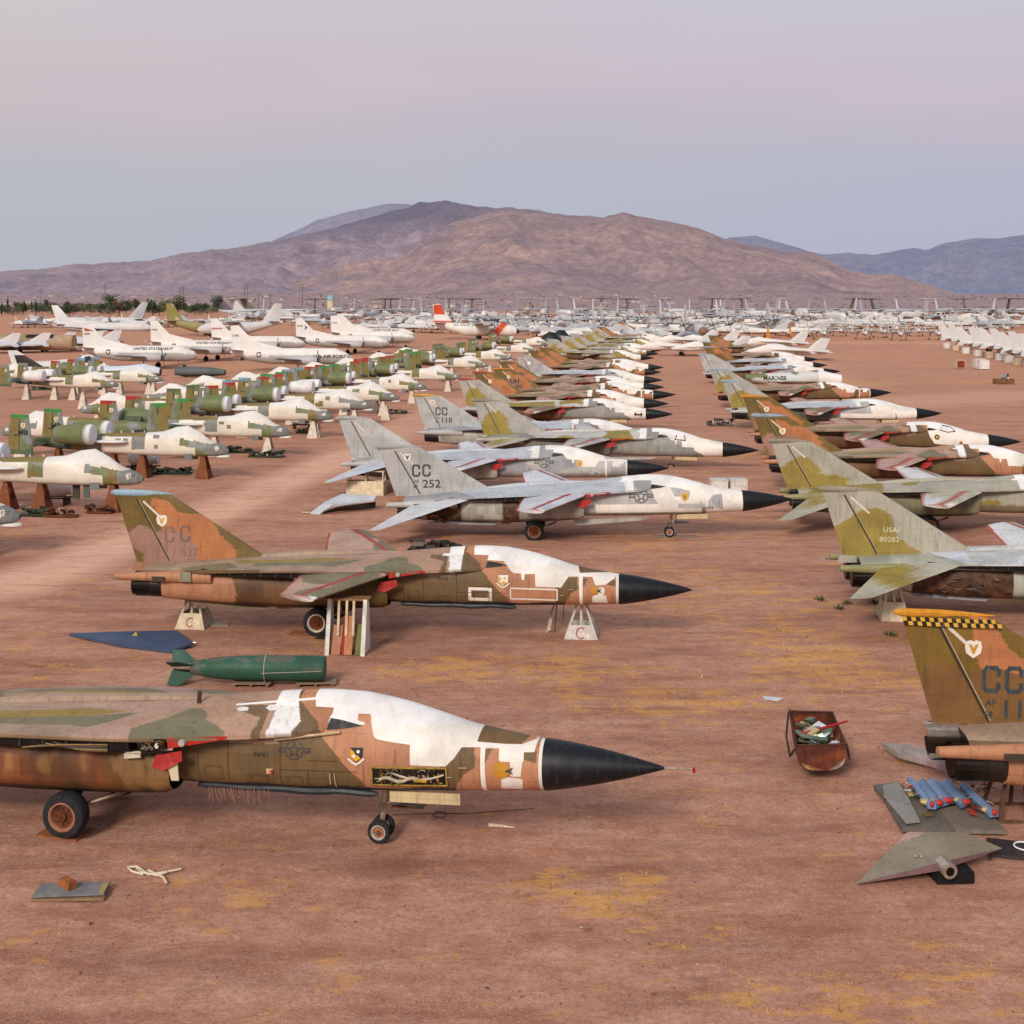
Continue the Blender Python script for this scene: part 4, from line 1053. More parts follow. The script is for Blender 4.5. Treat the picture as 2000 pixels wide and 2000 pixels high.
def spec_fighter(col=LIGHT, fin=None, big=1.0, paint=None, up=True, finpaint=None):    # single-finned jet fighter, 17 m
    fin = LIGHT if fin is None else fin
    return dict(fus=[(8.5, 1.9, .08, .08), (7, 2.0, .5, .5), (4.6, 2.15, .8, .95), (3.2, 2.35, .95, 1.15), (0, 2.2, 1.25, .95), (-5, 2.1, 1.1, .85), (-8.2, 2.3, .5, .5)], nx=40, col=col, paint=paint,
                wings=[('wing', quad((2.2, 1, 1.75), (-4.2, 1, 1.75), (-5.0, 4.4, 1.95), (-3.0, 4.4, 1.95)), .35, .12, col * .92), ('tail_fin', quad((-3.4, 0, 2.9), (-8.4, 0, 2.75), (-9.2, 0, 5.1 * big), (-7.2, 0, 5.1 * big)), .25, .12, fin), ('tailplane', quad((-6.2, .5, 2.4), (-8.6, .5, 2.4), (-9.4, 2.7, 1.7), (-8.2, 2.7, 1.7)), .2, .1, col * .9)],
                gear=[(-1.2, 1.9, .4), (5.2, 0, .28)], glass=None, finpaint=finpaint, low=srgb(118, 112, 108), zlow=1.75)  # dark lower colour: shade under body and wings put into the paint


def spec_twintail(col=WHT):      # twin-finned variable-wing fighter, 19 m
    return dict(fus=[(9.5, 1.9, .08, .08), (7.8, 2.0, .5, .52), (5.2, 2.3, .75, 1.0), (3.6, 2.5, .85, 1.15), (1, 2.3, 1.5, .85), (-4, 2.1, 1.9, .55), (-8, 2.0, 1.8, .45), (-9.2, 2.0, 1.6, .3)], nx=40, col=col,
                wings=[('wing_glove', quad((4.0, .8, 2.4), (-4, .8, 2.3), (-5.5, 4.4, 2.2), (-3.5, 4.6, 2.25)), .4, .15, col), ('tail_fin', quad((-4.6, 1.5, 2.4), (-8.2, 1.5, 2.35), (-9.4, 1.85, 4.9), (-7.7, 1.85, 4.95)), .22, .1, LIGHT), ('tailplane', quad((-5.6, 1.9, 2.1), (-8.6, 1.9, 2.1), (-9.8, 4.9, 1.9), (-8.4, 4.9, 1.9)), .2, .1, col * .92)],
                eng=[(.5, -8.8, 1.2, 1.7, .6, col * .85, None)], gear=[(-2, 2.2, .45), (6.3, 0, .3)], glass=None)


def spec_twinboom(col=WHT):      # twin-boomed observation plane, seen nose-on
    return dict(fus=[(5.2, 2.0, .2, .3), (4.2, 2.1, .55, .75), (2, 2.3, .65, .95), (0, 2.4, .65, .85), (-2.4, 2.5, .3, .4), (-3.2, 2.55, .1, .1)], nx=20, col=col,
                wings=[('wing', quad((.9, .3, 3.0), (-1.0, .3, 3.0), (-1.0, 6.1, 3.0), (.9, 6.1, 3.0)), .3, .28, col), ('tail_fin', quad((-5.2, 2.25, 2.4), (-7.6, 2.25, 2.4), (-7.9, 2.25, 4.6), (-6.6, 2.25, 4.6)), .18, .12, col), ('tailplane', quad((-6.6, 0, 4.55), (-7.9, 0, 4.55), (-7.9, 2.25, 4.55), (-6.6, 2.25, 4.55)), .16, .16, col)],
                eng=[(2.4, -7.6, 2.25, 2.5, .5, col * .95, (1.3, 3))], gear=[(-.6, 2.25, .38), (3.6, 0, .28)], glass=(4.4, 3.0, 2.5, 3.15, .5), low=srgb(150, 144, 140), zlow=1.9)
# ================================================================ world, light, camera
def at(u, v, z=0.0):
    """point z metres above the ground that the photograph shows at pixel (u, v)"""
    Y = FPX * (CAMH - z) / max(v - HZ, 1)
    for _ in range(14): Y = .5 * Y + .5 * FPX * (CAMH - z - zg(Y)) / max(v - HZ, 1)
    return ((u - 1000) * Y / FPX, Y, zg(Y))


w = bpy.data.worlds.new('World'); scene.world = w; w.use_nodes = True
nt = w.node_tree; N, L = nt.nodes, nt.links
for n in list(N): N.remove(n)
out = N.new('ShaderNodeOutputWorld'); bg = N.new('ShaderNodeBackground')
tc = N.new('ShaderNodeTexCoord'); sx = N.new('ShaderNodeSeparateXYZ'); L.new(tc.outputs['Generated'], sx.inputs[0])
sky = N.new('ShaderNodeTexSky'); sky.sky_type = 'NISHITA'; sky.sun_disc = False
sky.sun_elevation = radians(31); sky.sun_rotation = radians(202); sky.dust_density = 3.0; sky.air_density = 1.0
mp = N.new('ShaderNodeMapping'); mp.inputs['Scale'].default_value = (1.2, 1.2, 9); L.new(tc.outputs['Generated'], mp.inputs[0])
nz = N.new('ShaderNodeTexNoise'); nz.inputs['Scale'].default_value = 2.2; nz.inputs['Detail'].default_value = 4; nz.inputs['Roughness'].default_value = .5
L.new(mp.outputs[0], nz.inputs['Vector'])
wob = N.new('ShaderNodeMapRange'); wob.inputs[1].default_value = .3; wob.inputs[2].default_value = .7; wob.inputs[3].default_value = -.02; wob.inputs[4].default_value = .02
L.new(nz.outputs['Fac'], wob.inputs[0])
ad = N.new('ShaderNodeMath'); ad.operation = 'ADD'; L.new(sx.outputs[2], ad.inputs[0]); L.new(wob.outputs[0], ad.inputs[1])
rp = N.new('ShaderNodeValToRGB'); cr = rp.color_ramp
stops = [(0.0, (188, 190, 202)), (0.05, (186, 189, 202)), (0.09, (189, 190, 201)), (0.125, (200, 191, 199)), (0.16, (210, 195, 202)), (0.2, (209, 202, 207)), (0.24, (211, 208, 210)), (.4, (200, 202, 208)), (1.0, (178, 186, 198))]
cr.elements[0].position = 0; cr.elements[1].position = 1
for i, (p, c) in enumerate(stops):
    e = cr.elements[0] if i == 0 else (cr.elements[-1] if i == len(stops) - 1 else cr.elements.new(p))
    e.position = p; e.color = (*srgb(*c), 1)
L.new(ad.outputs[0], rp.inputs[0])
# warmth toward the left, cooler to the right, as the thin cloud thins out
mxl = N.new('ShaderNodeMix'); mxl.data_type = 'RGBA'; mxl.blend_type = 'MULTIPLY'; mxl.inputs[0].default_value = 1
tr = N.new('ShaderNodeMapRange'); tr.inputs[1].default_value = -.4; tr.inputs[2].default_value = .4; tr.inputs[3].default_value = 0; tr.inputs[4].default_value = 1
L.new(sx.outputs[0], tr.inputs[0])
tint = N.new('ShaderNodeMix'); tint.data_type = 'RGBA'; tint.inputs[6].default_value = (1.0, 1.0, .975, 1); tint.inputs[7].default_value = (.94, .95, 1.04, 1); L.new(tr.outputs[0], tint.inputs[0])
L.new(rp.outputs[0], mxl.inputs[6]); L.new(tint.outputs[2], mxl.inputs[7])
scl = N.new('ShaderNodeVectorMath'); scl.operation = 'SCALE'; scl.inputs['Scale'].default_value = .08; L.new(sky.outputs[0], scl.inputs[0])
mxs = N.new('ShaderNodeMix'); mxs.data_type = 'RGBA'; mxs.inputs[0].default_value = .08; L.new(mxl.outputs[2], mxs.inputs[6]); L.new(scl.outputs[0], mxs.inputs[7])
L.new(mxs.outputs[2], bg.inputs['Color']); bg.inputs['Strength'].default_value = 1.0
L.new(bg.outputs[0], out.inputs['Surface'])

sun = bpy.data.lights.new('sun', 'SUN'); sun.energy = 2.65; sun.angle = radians(15); sun.color = (1.0, .92, .83)
so = bpy.data.objects.new('sun', sun); COL.objects.link(so)
so.rotation_euler = (radians(90 - 31), 0, radians(-22))        # low, behind the camera and a little to its left

cam = bpy.data.cameras.new('camera'); co = bpy.data.objects.new('camera', cam); COL.objects.link(co)
cam.sensor_width = 36; cam.lens = 36 * FPX / 2000; cam.shift_y = -(1000 - HZ) / 2000; cam.clip_start = .5; cam.clip_end = 60000
co.location = (0, 0, CAMH); co.rotation_euler = (radians(90), 0, 0); scene.camera = co
scene.view_settings.view_transform = 'Standard'; scene.view_settings.look = 'None'; scene.view_settings.exposure = 0; scene.view_settings.gamma = 1
scene.render.engine = 'CYCLES'
try:
    scene.cycles.use_denoising = True; scene.cycles.max_bounces = 5; scene.cycles.diffuse_bounces = 3
except Exception: pass

# ================================================================ ground
# dry-grass patches: (u, v, half width px, half height px, strength) measured on the photograph
GP = [(1020, 1310, 260, 30, .7), (1250, 1370, 220, 35, .6), (1650, 1300, 170, 45, .75), (1180, 1745, 170, 45, .9), (1350, 1800, 120, 50, .6), (1700, 1950, 260, 50, .55), (1850, 1880, 120, 40, .5),
      (560, 1760, 90, 30, .5), (880, 1870, 70, 25, .5), (680, 1900, 60, 30, .45), (520, 1290, 200, 25, .4), (1480, 1180, 160, 45, .6), (1300, 1060, 120, 20, .5), (1250, 1130, 180, 20, .4), (1510, 1350, 160, 30, .5),
      (1650, 1700, 60, 40, .4), (1450, 885, 120, 14, .6), (1330, 760, 60, 14, .5), (1700, 748, 80, 6, .8), (1900, 746, 100, 4, .8), (1850, 663, 200, 6, .9), (1500, 655, 120, 5, .5), (560, 718, 160, 9, .9), (300, 720, 120, 6, .7),
      (980, 655, 200, 6, .5), (500, 640, 200, 8, .6), (1960, 1180, 60, 20, .4), (60, 1850, 90, 50, .35), (330, 1950, 160, 30, .35), (1600, 1250, 200, 40, .5), (1480, 1010, 100, 14, .5)]
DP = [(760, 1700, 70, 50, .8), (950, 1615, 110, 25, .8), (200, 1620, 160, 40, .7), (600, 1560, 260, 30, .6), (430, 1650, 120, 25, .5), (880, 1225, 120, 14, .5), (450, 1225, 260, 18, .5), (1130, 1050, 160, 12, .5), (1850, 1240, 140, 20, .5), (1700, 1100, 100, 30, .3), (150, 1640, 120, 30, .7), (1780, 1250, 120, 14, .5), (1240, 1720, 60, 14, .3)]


def build_ground():
    rows = np.concatenate([[-80, -20, 0], np.geomspace(8, 60, 190), np.geomspace(60.3, 400, 190), np.geomspace(406, 12000, 80)[0:]])
    t = np.linspace(-1, 1, 300)
    Y = np.repeat(rows[:, None], len(t), 1); X = t[None] * (26 + .62 * np.abs(Y))
    Z = zg(Y)
    near = np.clip((260 - Y) / 160, 0, 1)
    Z = Z + near * .05 * (fbm(X * .7, Y * .7, 4, 5) - .5) + near * .03 * (fbm(X * 2.4, Y * 2.4, 3, 9) - .5)
    U = 1000 + FPX * X / np.maximum(Y, 1); Vp = HZ + FPX * (CAMH - Z) / np.maximum(Y, 1)
    def patch(lst):
        m = np.zeros_like(X)
        for u, v, a, b, s_ in lst:
            x0, y0, _ = ground(u, v); hw = a * y0 / FPX; y1 = ground(u, v + b)[1]; hd = max(abs(y0 - y1), .4)
            d = ((X - x0) / hw) ** 2 + ((Y - y0) / hd) ** 2
            m = np.maximum(m, s_ * np.clip(1.5 - d * .75, 0, 1))
        return m
    g = patch(GP); d = patch(DP)
    n1 = fbm(X * .22, Y * .22, 4, 2); n2 = fbm(X * 1.1, Y * 1.1, 3, 12)
    grass = np.clip(g * .62 + .2 + (n1 - .5) * .9 * near + (n2 - .5) * .3, 0, 1)
    pale = np.zeros_like(X)
    for (u0, v0), (u1, v1), hw, s_ in [((0, 1150), (420, 1000), 2.0, 1), ((420, 1000), (700, 880), 2.0, 1), ((0, 1120), (700, 870), .5, .4), ((1720, 860), (1560, 700), 5, .55), ((1700, 790), (2000, 770), 7, .5), ((1500, 668), (2000, 672), 6, .7), ((700, 880), (900, 780), 2.5, .6), ((1500, 700), (1480, 660), 5, .4), ((1560, 900), (2000, 1000), 1, 0)]:
        a = np.array(ground(u0, v0)[:2]); b = np.array(ground(u1, v1)[:2]); dd = b - a; ll = dd @ dd
        q = np.clip(((X - a[0]) * dd[0] + (Y - a[1]) * dd[1]) / ll, 0, 1); dist = np.hypot(X - a[0] - q * dd[0], Y - a[1] - q * dd[1])
        pale = np.maximum(pale, s_ * np.clip(1.6 - dist / hw, 0, 1))
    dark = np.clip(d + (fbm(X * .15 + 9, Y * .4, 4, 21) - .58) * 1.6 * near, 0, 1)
    # dark mask: set patches, many of them under the parked row, plus noise
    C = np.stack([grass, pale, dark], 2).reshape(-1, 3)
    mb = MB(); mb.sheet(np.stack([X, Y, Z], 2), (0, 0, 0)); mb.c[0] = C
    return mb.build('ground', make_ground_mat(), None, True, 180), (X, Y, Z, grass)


def make_ground_mat():
    m = bpy.data.materials.new('desert_dirt'); m.use_nodes = True; nt = m.node_tree; N, L = nt.nodes, nt.links
    b = N['Principled BSDF']; b.inputs['Roughness'].default_value = .95; b.inputs['Specular IOR Level'].default_value = .15
    at_ = N.new('ShaderNodeAttribute'); at_.attribute_name = 'Col'; sp = N.new('ShaderNodeSeparateColor'); L.new(at_.outputs['Color'], sp.inputs[0])
    geo = N.new('ShaderNodeNewGeometry'); pos = geo.outputs['Position']
    def noise(sc, det=4, rg=.6, st=(1, 1, 1)):
        mp = N.new('ShaderNodeMapping'); mp.inputs['Scale'].default_value = st; L.new(pos, mp.inputs[0])
        n = N.new('ShaderNodeTexNoise'); n.inputs['Scale'].default_value = sc; n.inputs['Detail'].default_value = det; n.inputs['Roughness'].default_value = rg; L.new(mp.outputs[0], n.inputs['Vector']); return n.outputs['Fac']
    def mr(f, a, b_, c=0, d=1):
        q = N.new('ShaderNodeMapRange'); q.inputs[1].default_value = a; q.inputs[2].default_value = b_; q.inputs[3].default_value = c; q.inputs[4].default_value = d; L.new(f, q.inputs[0]); return q.outputs[0]
    def mix(f, a, b_, mode='MIX'):
        q = N.new('ShaderNodeMix'); q.data_type = 'RGBA'; q.blend_type = mode
        for s_, x in ((0, f), (6, a), (7, b_)):
            if hasattr(x, 'node'): L.new(x, q.inputs[s_])
            elif s_ == 0: q.inputs[0].default_value = x
            else: q.inputs[s_].default_value = (*x, 1)
        return q.outputs[2]
    def mth(op, a, b_):
        q = N.new('ShaderNodeMath'); q.operation = op
        for i, x in enumerate((a, b_)):
            if hasattr(x, 'node'): L.new(x, q.inputs[i])
            else: q.inputs[i].default_value = x
        return q.outputs[0]
    base = mix(mr(noise(.12, 5), .35, .65), srgb(188, 134, 112), srgb(210, 157, 133))
    base = mix(mr(noise(.05, 3), .4, .7, 0, .7), base, srgb(206, 146, 112))
    base = mix(mr(noise(.33, 6, .62, (.6, 1.6, 1)), .42, .68, 0, .7), base, srgb(216, 170, 148))
    base = mix(mr(noise(.27, 6, .66, (.5, 1.9, 1)), .47, .7, 0, .85), base, srgb(128, 78, 60))
    base = mix(mr(noise(1.6, 5, .7), .42, .72, 0, .75), base, srgb(150, 98, 76))
    base = mix(mr(noise(.9, 6, .65, (1, 2.2, 1)), .5, .75, 0, .6), base, srgb(214, 170, 148))
    base = mix(mr(noise(7, 5, .8), .36, .7, 0, .65), base, srgb(130, 82, 64))
    base = mix(mr(noise(24, 4, .85), .52, .74, 0, .85), base, srgb(236, 190, 164))
    base = mix(mr(noise(17, 4, .85), .55, .75, 0, .7), base, srgb(110, 68, 52))
    base = mix(mth('MULTIPLY', sp.outputs[1], mr(noise(.8, 4, .6, (1, 3, 1)), .25, .6, .65, 1)), base, srgb(226, 176, 150))
    gn = mth('ADD', mth('MULTIPLY', noise(1.1, 6, .75, (.7, 1.3, 1)), .66), mth('MULTIPLY', noise(5, 4, .85), .34))
    gm = mr(mth('ADD', gn, mth('MULTIPLY', sp.outputs[0], .175)), .60, .665, 0, .85)
    gm = mth('MULTIPLY', gm, mr(noise(22, 3, .8), .3, .6, .45, 1))
    base = mix(gm, base, mix(mr(noise(5, 3), .35, .65), srgb(226, 168, 92), srgb(200, 144, 74)))
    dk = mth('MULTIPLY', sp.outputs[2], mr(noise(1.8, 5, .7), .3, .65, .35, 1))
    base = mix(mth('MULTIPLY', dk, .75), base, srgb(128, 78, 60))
    sxy = N.new('ShaderNodeSeparateXYZ'); L.new(pos, sxy.inputs[0])
    base = mix(mr(sxy.outputs[1], 70, 320, 0, .6), base, mix(mr(noise(.035, 4, .7), .35, .65), srgb(210, 152, 116), srgb(196, 140, 116)))
    far = mix(mr(noise(.02, 5, .8), .45, .6), srgb(166, 140, 142), srgb(150, 128, 133))  # distance haze mixed into the far plain's mauve tones
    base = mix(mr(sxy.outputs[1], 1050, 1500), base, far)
    # small dark twigs and stones
    base = mix(mr(noise(13, 2, .9, (1, 3, 1)), .72, .77, 0, .4), base, srgb(96, 66, 52))
    base = mix(mr(noise(.55, 6, .7, (.6, 2.6, 1)), .5, .72, 0, .5), base, srgb(140, 86, 66))
    L.new(base, b.inputs['Base Color'])
    bp = N.new('ShaderNodeBump'); bp.inputs['Strength'].default_value = 1.0; bp.inputs['Distance'].default_value = .06
    L.new(mr(sxy.outputs[1], 40, 200, .9, .15), bp.inputs['Strength'])
    h = mth('ADD', mth('MULTIPLY', noise(2.2, 6, .7), .8), mth('MULTIPLY', noise(18, 3, .7), .25)); L.new(h, bp.inputs['Height']); L.new(bp.outputs[0], b.inputs['Normal'])
    return m


gobj, GRID = build_ground(); structure(gobj)


# ================================================================ mountains
def ridge(name, prof, Yr, Yt, colr, colf, haze, seed, rough=1.0, ext=(-500, 2500), crest=None):
    """terrain ridge: skyline given as (u, v) photo points at distance Yr, slope coming down to Yt"""
    P = np.array(prof, float); us = np.linspace(ext[0], ext[1], 620)
    vs = np.interp(us, P[:, 0], P[:, 1])
    vs = vs - 3.2 * rough * (fbm(us * .05, us * 0 + seed, 5, seed) - .5) * 2
    zr = np.maximum(CAMH + (HZ - vs) * Yr / FPX, -40)
    ts = np.linspace(0, 1, 110)
    T, US = np.meshgrid(ts, us, indexing='ij'); ZR = np.repeat(zr[None], len(ts), 0)
    Yy = Yt + (Yr - Yt) * T; XX = (US - 1000) * Yy / FPX
    g = T ** 1.25
    n = 1 - np.abs(2 * fbm(XX / 900 + seed, Yy / 1100, 5, seed + 3) - 1); n2 = 1 - np.abs(2 * fbm(XX / 260, Yy / 380, 4, seed + 7) - 1)
    Z = ZR * g + (n - .75) * ZR * 1.0 * T * (1 - T) * 2.2 * rough + (n2 - .75) * 130 * rough * np.sqrt(np.clip(T * (1 - T), 0, 1)) * np.clip(ZR / 300, 0, 1)
    Z = np.where(T >= .999, ZR, np.minimum(Z, CAMH + (ZR - CAMH) * Yy / Yr - 6 * (1 - T) - 1))
    back = np.stack([XX[-1:] , Yy[-1:] + (Yr - Yt) * .25, Z[-1:] * .55], 2)
    G = np.concatenate([np.stack([XX, Yy, np.maximum(Z, -30)], 2), back], 0)
    mb = MB(); mb.sheet(G, (0, 0, 0)); V = mb.v[0]
    w = np.clip(fbm(V[:, 0] / 700, V[:, 1] / 500 + V[:, 2] / 300, 4, seed + 2) * 2.2 - .6, 0, 1)[:, None]
    mb.c[0] = colr * (1 - w) + colf * w
    if crest:      # darker scrub and rock toward the summit
        uu = 1000 + FPX * V[:, 0] / V[:, 1]; hh = (V[:, 2] - zr.max() * .42) / (zr.max() * .35) + .5 * (fbm(V[:, 0] / 500, V[:, 1] / 400, 4, 77) - .5)
        k_ = np.exp(-((uu - crest[0]) / crest[1]) ** 2) * np.clip(hh, 0, 1); mb.c[0] = mb.c[0] * (1 - .6 * k_[:, None] * np.array([1.12, 1, .8]))
    m = make_mat('mountain_scrub_' + name, .95, 0, .0, .0, 0, 0, 0, .05, 0)
    nt = m.node_tree; N, L = nt.nodes, nt.links; b = N['Principled BSDF']
    for l in list(b.inputs['Base Color'].links): L.remove(l)
    a_ = [x for x in N if x.type == 'ATTRIBUTE'][0]
    geo = N.new('ShaderNodeNewGeometry')
    def nzf(sc, a, c, lo, hi, det=4):
        n_ = N.new('ShaderNodeTexNoise'); n_.inputs['Scale'].default_value = sc; n_.inputs['Detail'].default_value = det; n_.inputs['Roughness'].default_value = .75; L.new(geo.outputs['Position'], n_.inputs['Vector'])
        q = N.new('ShaderNodeMapRange'); q.inputs[1].default_value = a; q.inputs[2].default_value = c; q.inputs[3].default_value = lo; q.inputs[4].default_value = hi; L.new(n_.outputs['Fac'], q.inputs[0]); return q.outputs[0]
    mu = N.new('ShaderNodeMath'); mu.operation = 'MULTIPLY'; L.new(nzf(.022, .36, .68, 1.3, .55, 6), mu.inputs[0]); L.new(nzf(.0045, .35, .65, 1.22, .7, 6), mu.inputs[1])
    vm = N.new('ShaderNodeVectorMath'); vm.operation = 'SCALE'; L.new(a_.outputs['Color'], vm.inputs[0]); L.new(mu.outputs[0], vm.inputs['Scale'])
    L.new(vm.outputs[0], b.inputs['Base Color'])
    b.inputs['Emission Color'].default_value = (*haze, 1); b.inputs['Emission Strength'].default_value = 1.0   # distance haze put in as glow and into the mauve base tones
    return structure(mb.build('mountain', m, None, True, 180))


K = .8
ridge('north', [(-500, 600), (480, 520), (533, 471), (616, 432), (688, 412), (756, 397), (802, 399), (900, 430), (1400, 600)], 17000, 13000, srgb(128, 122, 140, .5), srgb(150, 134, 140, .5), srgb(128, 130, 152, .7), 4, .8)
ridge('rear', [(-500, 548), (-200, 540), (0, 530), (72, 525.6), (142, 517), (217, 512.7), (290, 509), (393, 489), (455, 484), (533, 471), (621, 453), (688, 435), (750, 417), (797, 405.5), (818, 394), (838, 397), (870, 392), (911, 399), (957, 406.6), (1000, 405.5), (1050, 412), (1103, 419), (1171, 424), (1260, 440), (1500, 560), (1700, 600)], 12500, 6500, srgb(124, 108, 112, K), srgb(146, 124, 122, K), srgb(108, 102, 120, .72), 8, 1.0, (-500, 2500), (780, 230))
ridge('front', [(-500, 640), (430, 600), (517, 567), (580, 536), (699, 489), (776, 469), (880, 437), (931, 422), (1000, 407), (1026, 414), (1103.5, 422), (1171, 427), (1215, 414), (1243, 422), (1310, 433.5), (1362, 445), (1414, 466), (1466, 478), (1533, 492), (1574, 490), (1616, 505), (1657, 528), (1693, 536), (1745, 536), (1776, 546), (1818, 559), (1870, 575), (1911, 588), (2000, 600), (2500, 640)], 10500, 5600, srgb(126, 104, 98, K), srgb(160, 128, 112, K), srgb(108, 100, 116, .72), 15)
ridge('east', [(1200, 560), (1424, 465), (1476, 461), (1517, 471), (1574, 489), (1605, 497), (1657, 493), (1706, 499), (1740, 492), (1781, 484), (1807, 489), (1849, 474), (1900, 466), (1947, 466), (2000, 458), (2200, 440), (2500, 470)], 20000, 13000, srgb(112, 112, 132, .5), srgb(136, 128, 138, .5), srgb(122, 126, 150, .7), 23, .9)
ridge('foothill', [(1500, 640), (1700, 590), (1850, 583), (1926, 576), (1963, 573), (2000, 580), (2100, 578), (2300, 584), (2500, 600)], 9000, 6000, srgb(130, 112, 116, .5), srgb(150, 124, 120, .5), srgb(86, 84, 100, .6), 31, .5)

# ================================================================ trees, houses, poles in the distance
M_LEAF = make_mat('tree_foliage', .9, 0, .35, .6, 0, 0, 0, .2, .25)
M_BARK = make_mat('tree_bark', .95, 0, .3, 3, .2, 0, .2, .2)


def tree(loc, h, wd, kind, seed, label):
    r = np.random.RandomState(seed); t = thing('tree', label, 'tree', loc, 0, 'trees at the far edge of the yard')
    mb = MB(); mb.tube([(0, 0, -.3), (.1 * h * .2, 0, h * .3), (0, .05 * h, h * .75)], [h * .035, h * .028, h * .01], srgb(90, 72, 60), 7)
    for k in range(5):
        a = k * 1.3 + seed; mb.tube([(0, 0, h * (.25 + .09 * k)), (wd * .3 * cos(a), wd * .3 * sin(a), h * (.42 + .1 * k))], [h * .015, h * .005], srgb(90, 72, 60), 5)
    mb.build('trunk', M_BARK, t)
    mb = MB(); n = 1100; h *= .88; wd *= 1.35
    cl = [(r.uniform(-.55, .55), r.uniform(-.55, .55), r.uniform(.3, .9), r.uniform(.25, .5)) for _ in range(14)]
    V = []; Fc = []; C = []
    base = [srgb(84, 104, 72), srgb(92, 106, 72), srgb(112, 112, 82), srgb(118, 96, 78)][kind]
    for i in range(n):
        c = cl[r.randint(len(cl))]; d = r.normal(size=3); d /= np.linalg.norm(d); q = c[3] * r.uniform(.5, 1)
        z = c[2] + d[2] * q * .55
        taper = 1.0 if kind != 1 else .35
        p = np.array([(c[0] + d[0] * q) * wd * .5 * taper, (c[1] + d[1] * q) * wd * .5 * taper, max(z, .14) * h])
        s_ = h * r.uniform(.02, .05); a = r.normal(size=3); a /= np.linalg.norm(a); b = np.cross(a, r.normal(size=3)); b /= np.linalg.norm(b) + 1e-6
        o = len(V); V += [p + a * s_, p + b * s_, p - a * s_ * .8, p - b * s_]; Fc.append((o, o + 1, o + 2, o + 3))
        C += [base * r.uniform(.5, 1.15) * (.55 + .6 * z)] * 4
    mb.add(V, Fc, np.array(C)); mb.build('crown', M_LEAF, t, False)
    return t


def house(loc, w_, d_, h_, col, roofc, rz, label):
    t = thing('house', label, 'house', loc, rz, 'houses at the foot of the mountain')
    mb = MB(); mb.box((0, 0, h_ / 2 - .5), (w_, d_, h_ + 1), col); wl = mb.build('wall', M_WOOD, t, False)
    mb = MB(); mb.prism([(-w_ / 2 - .4, -d_ / 2 - .4, h_), (-w_ / 2 - .4, d_ / 2 + .4, h_), (-w_ / 2 - .4, 0, h_ + d_ * .18)], (w_ + .8, 0, 0), roofc); mb.build('roof', M_WOOD, t, False)
    mb = MB(); [mb.box((q * w_, -d_ / 2, h_ * .55), (w_ * .13, .12, h_ * .4), srgb(60, 62, 66)) for q in (-.3, .3)]; mb.build('window', M_WOOD, wl, False)
    return t
# ================================================================ the swing-wing bombers: left row, noses to the right
GL = 'swing-wing bombers parked in the left row'
GR = 'swing-wing bombers parked in the right row'


def fin_cc(num, af=None, col=srgb(66, 68, 66), x0=-7.0, z=3.55, badge=True, bcol=None):
    def f(mk):
        mk.part('tail_code').blockc(x0 + .25, z, .58, col).blockc(x0 + .83, z, .58, col)
        mk.part('serial_number').text(num, x0 + .78, z - .68, .46, col, 1.1, 0, .012)
        mk.text('AF', x0 + .3, z - .38, .17, col); mk.text('68', x0 + .27, z - .68, .17, col)
        if badge: mk.part('wing_badge').shield(x0 - .05, z + 1.05, .23, srgb(232, 224, 210), srgb(196, 140, 60) if bcol is None else bcol)
    return f


def fin_badge(scuffed=False, txt=None):
    def f(mk):
        mk.part('wing_badge').shield(-6.7, 4.12, .24, srgb(232, 226, 212), srgb(206, 162, 70))
        if scuffed:
            mk.part('scrubbed_tail_code').blockc(-6.55, 3.3, .55, srgb(132, 104, 96), None, .12).blockc(-5.9, 3.35, .55, srgb(128, 100, 94), None, .13); mk.part('scrubbed_serial').text('037', -5.9, 2.72, .36, srgb(140, 108, 100), 1.0, 0, -.01)
        if txt:
            mk.part('tail_code').text(txt[0], -6.5, 3.3, .62, srgb(40, 38, 34), 1.0, 0, .02); mk.part('serial_number').text(txt[1], -5.8, 2.75, .4, srgb(40, 38, 34))
    return f


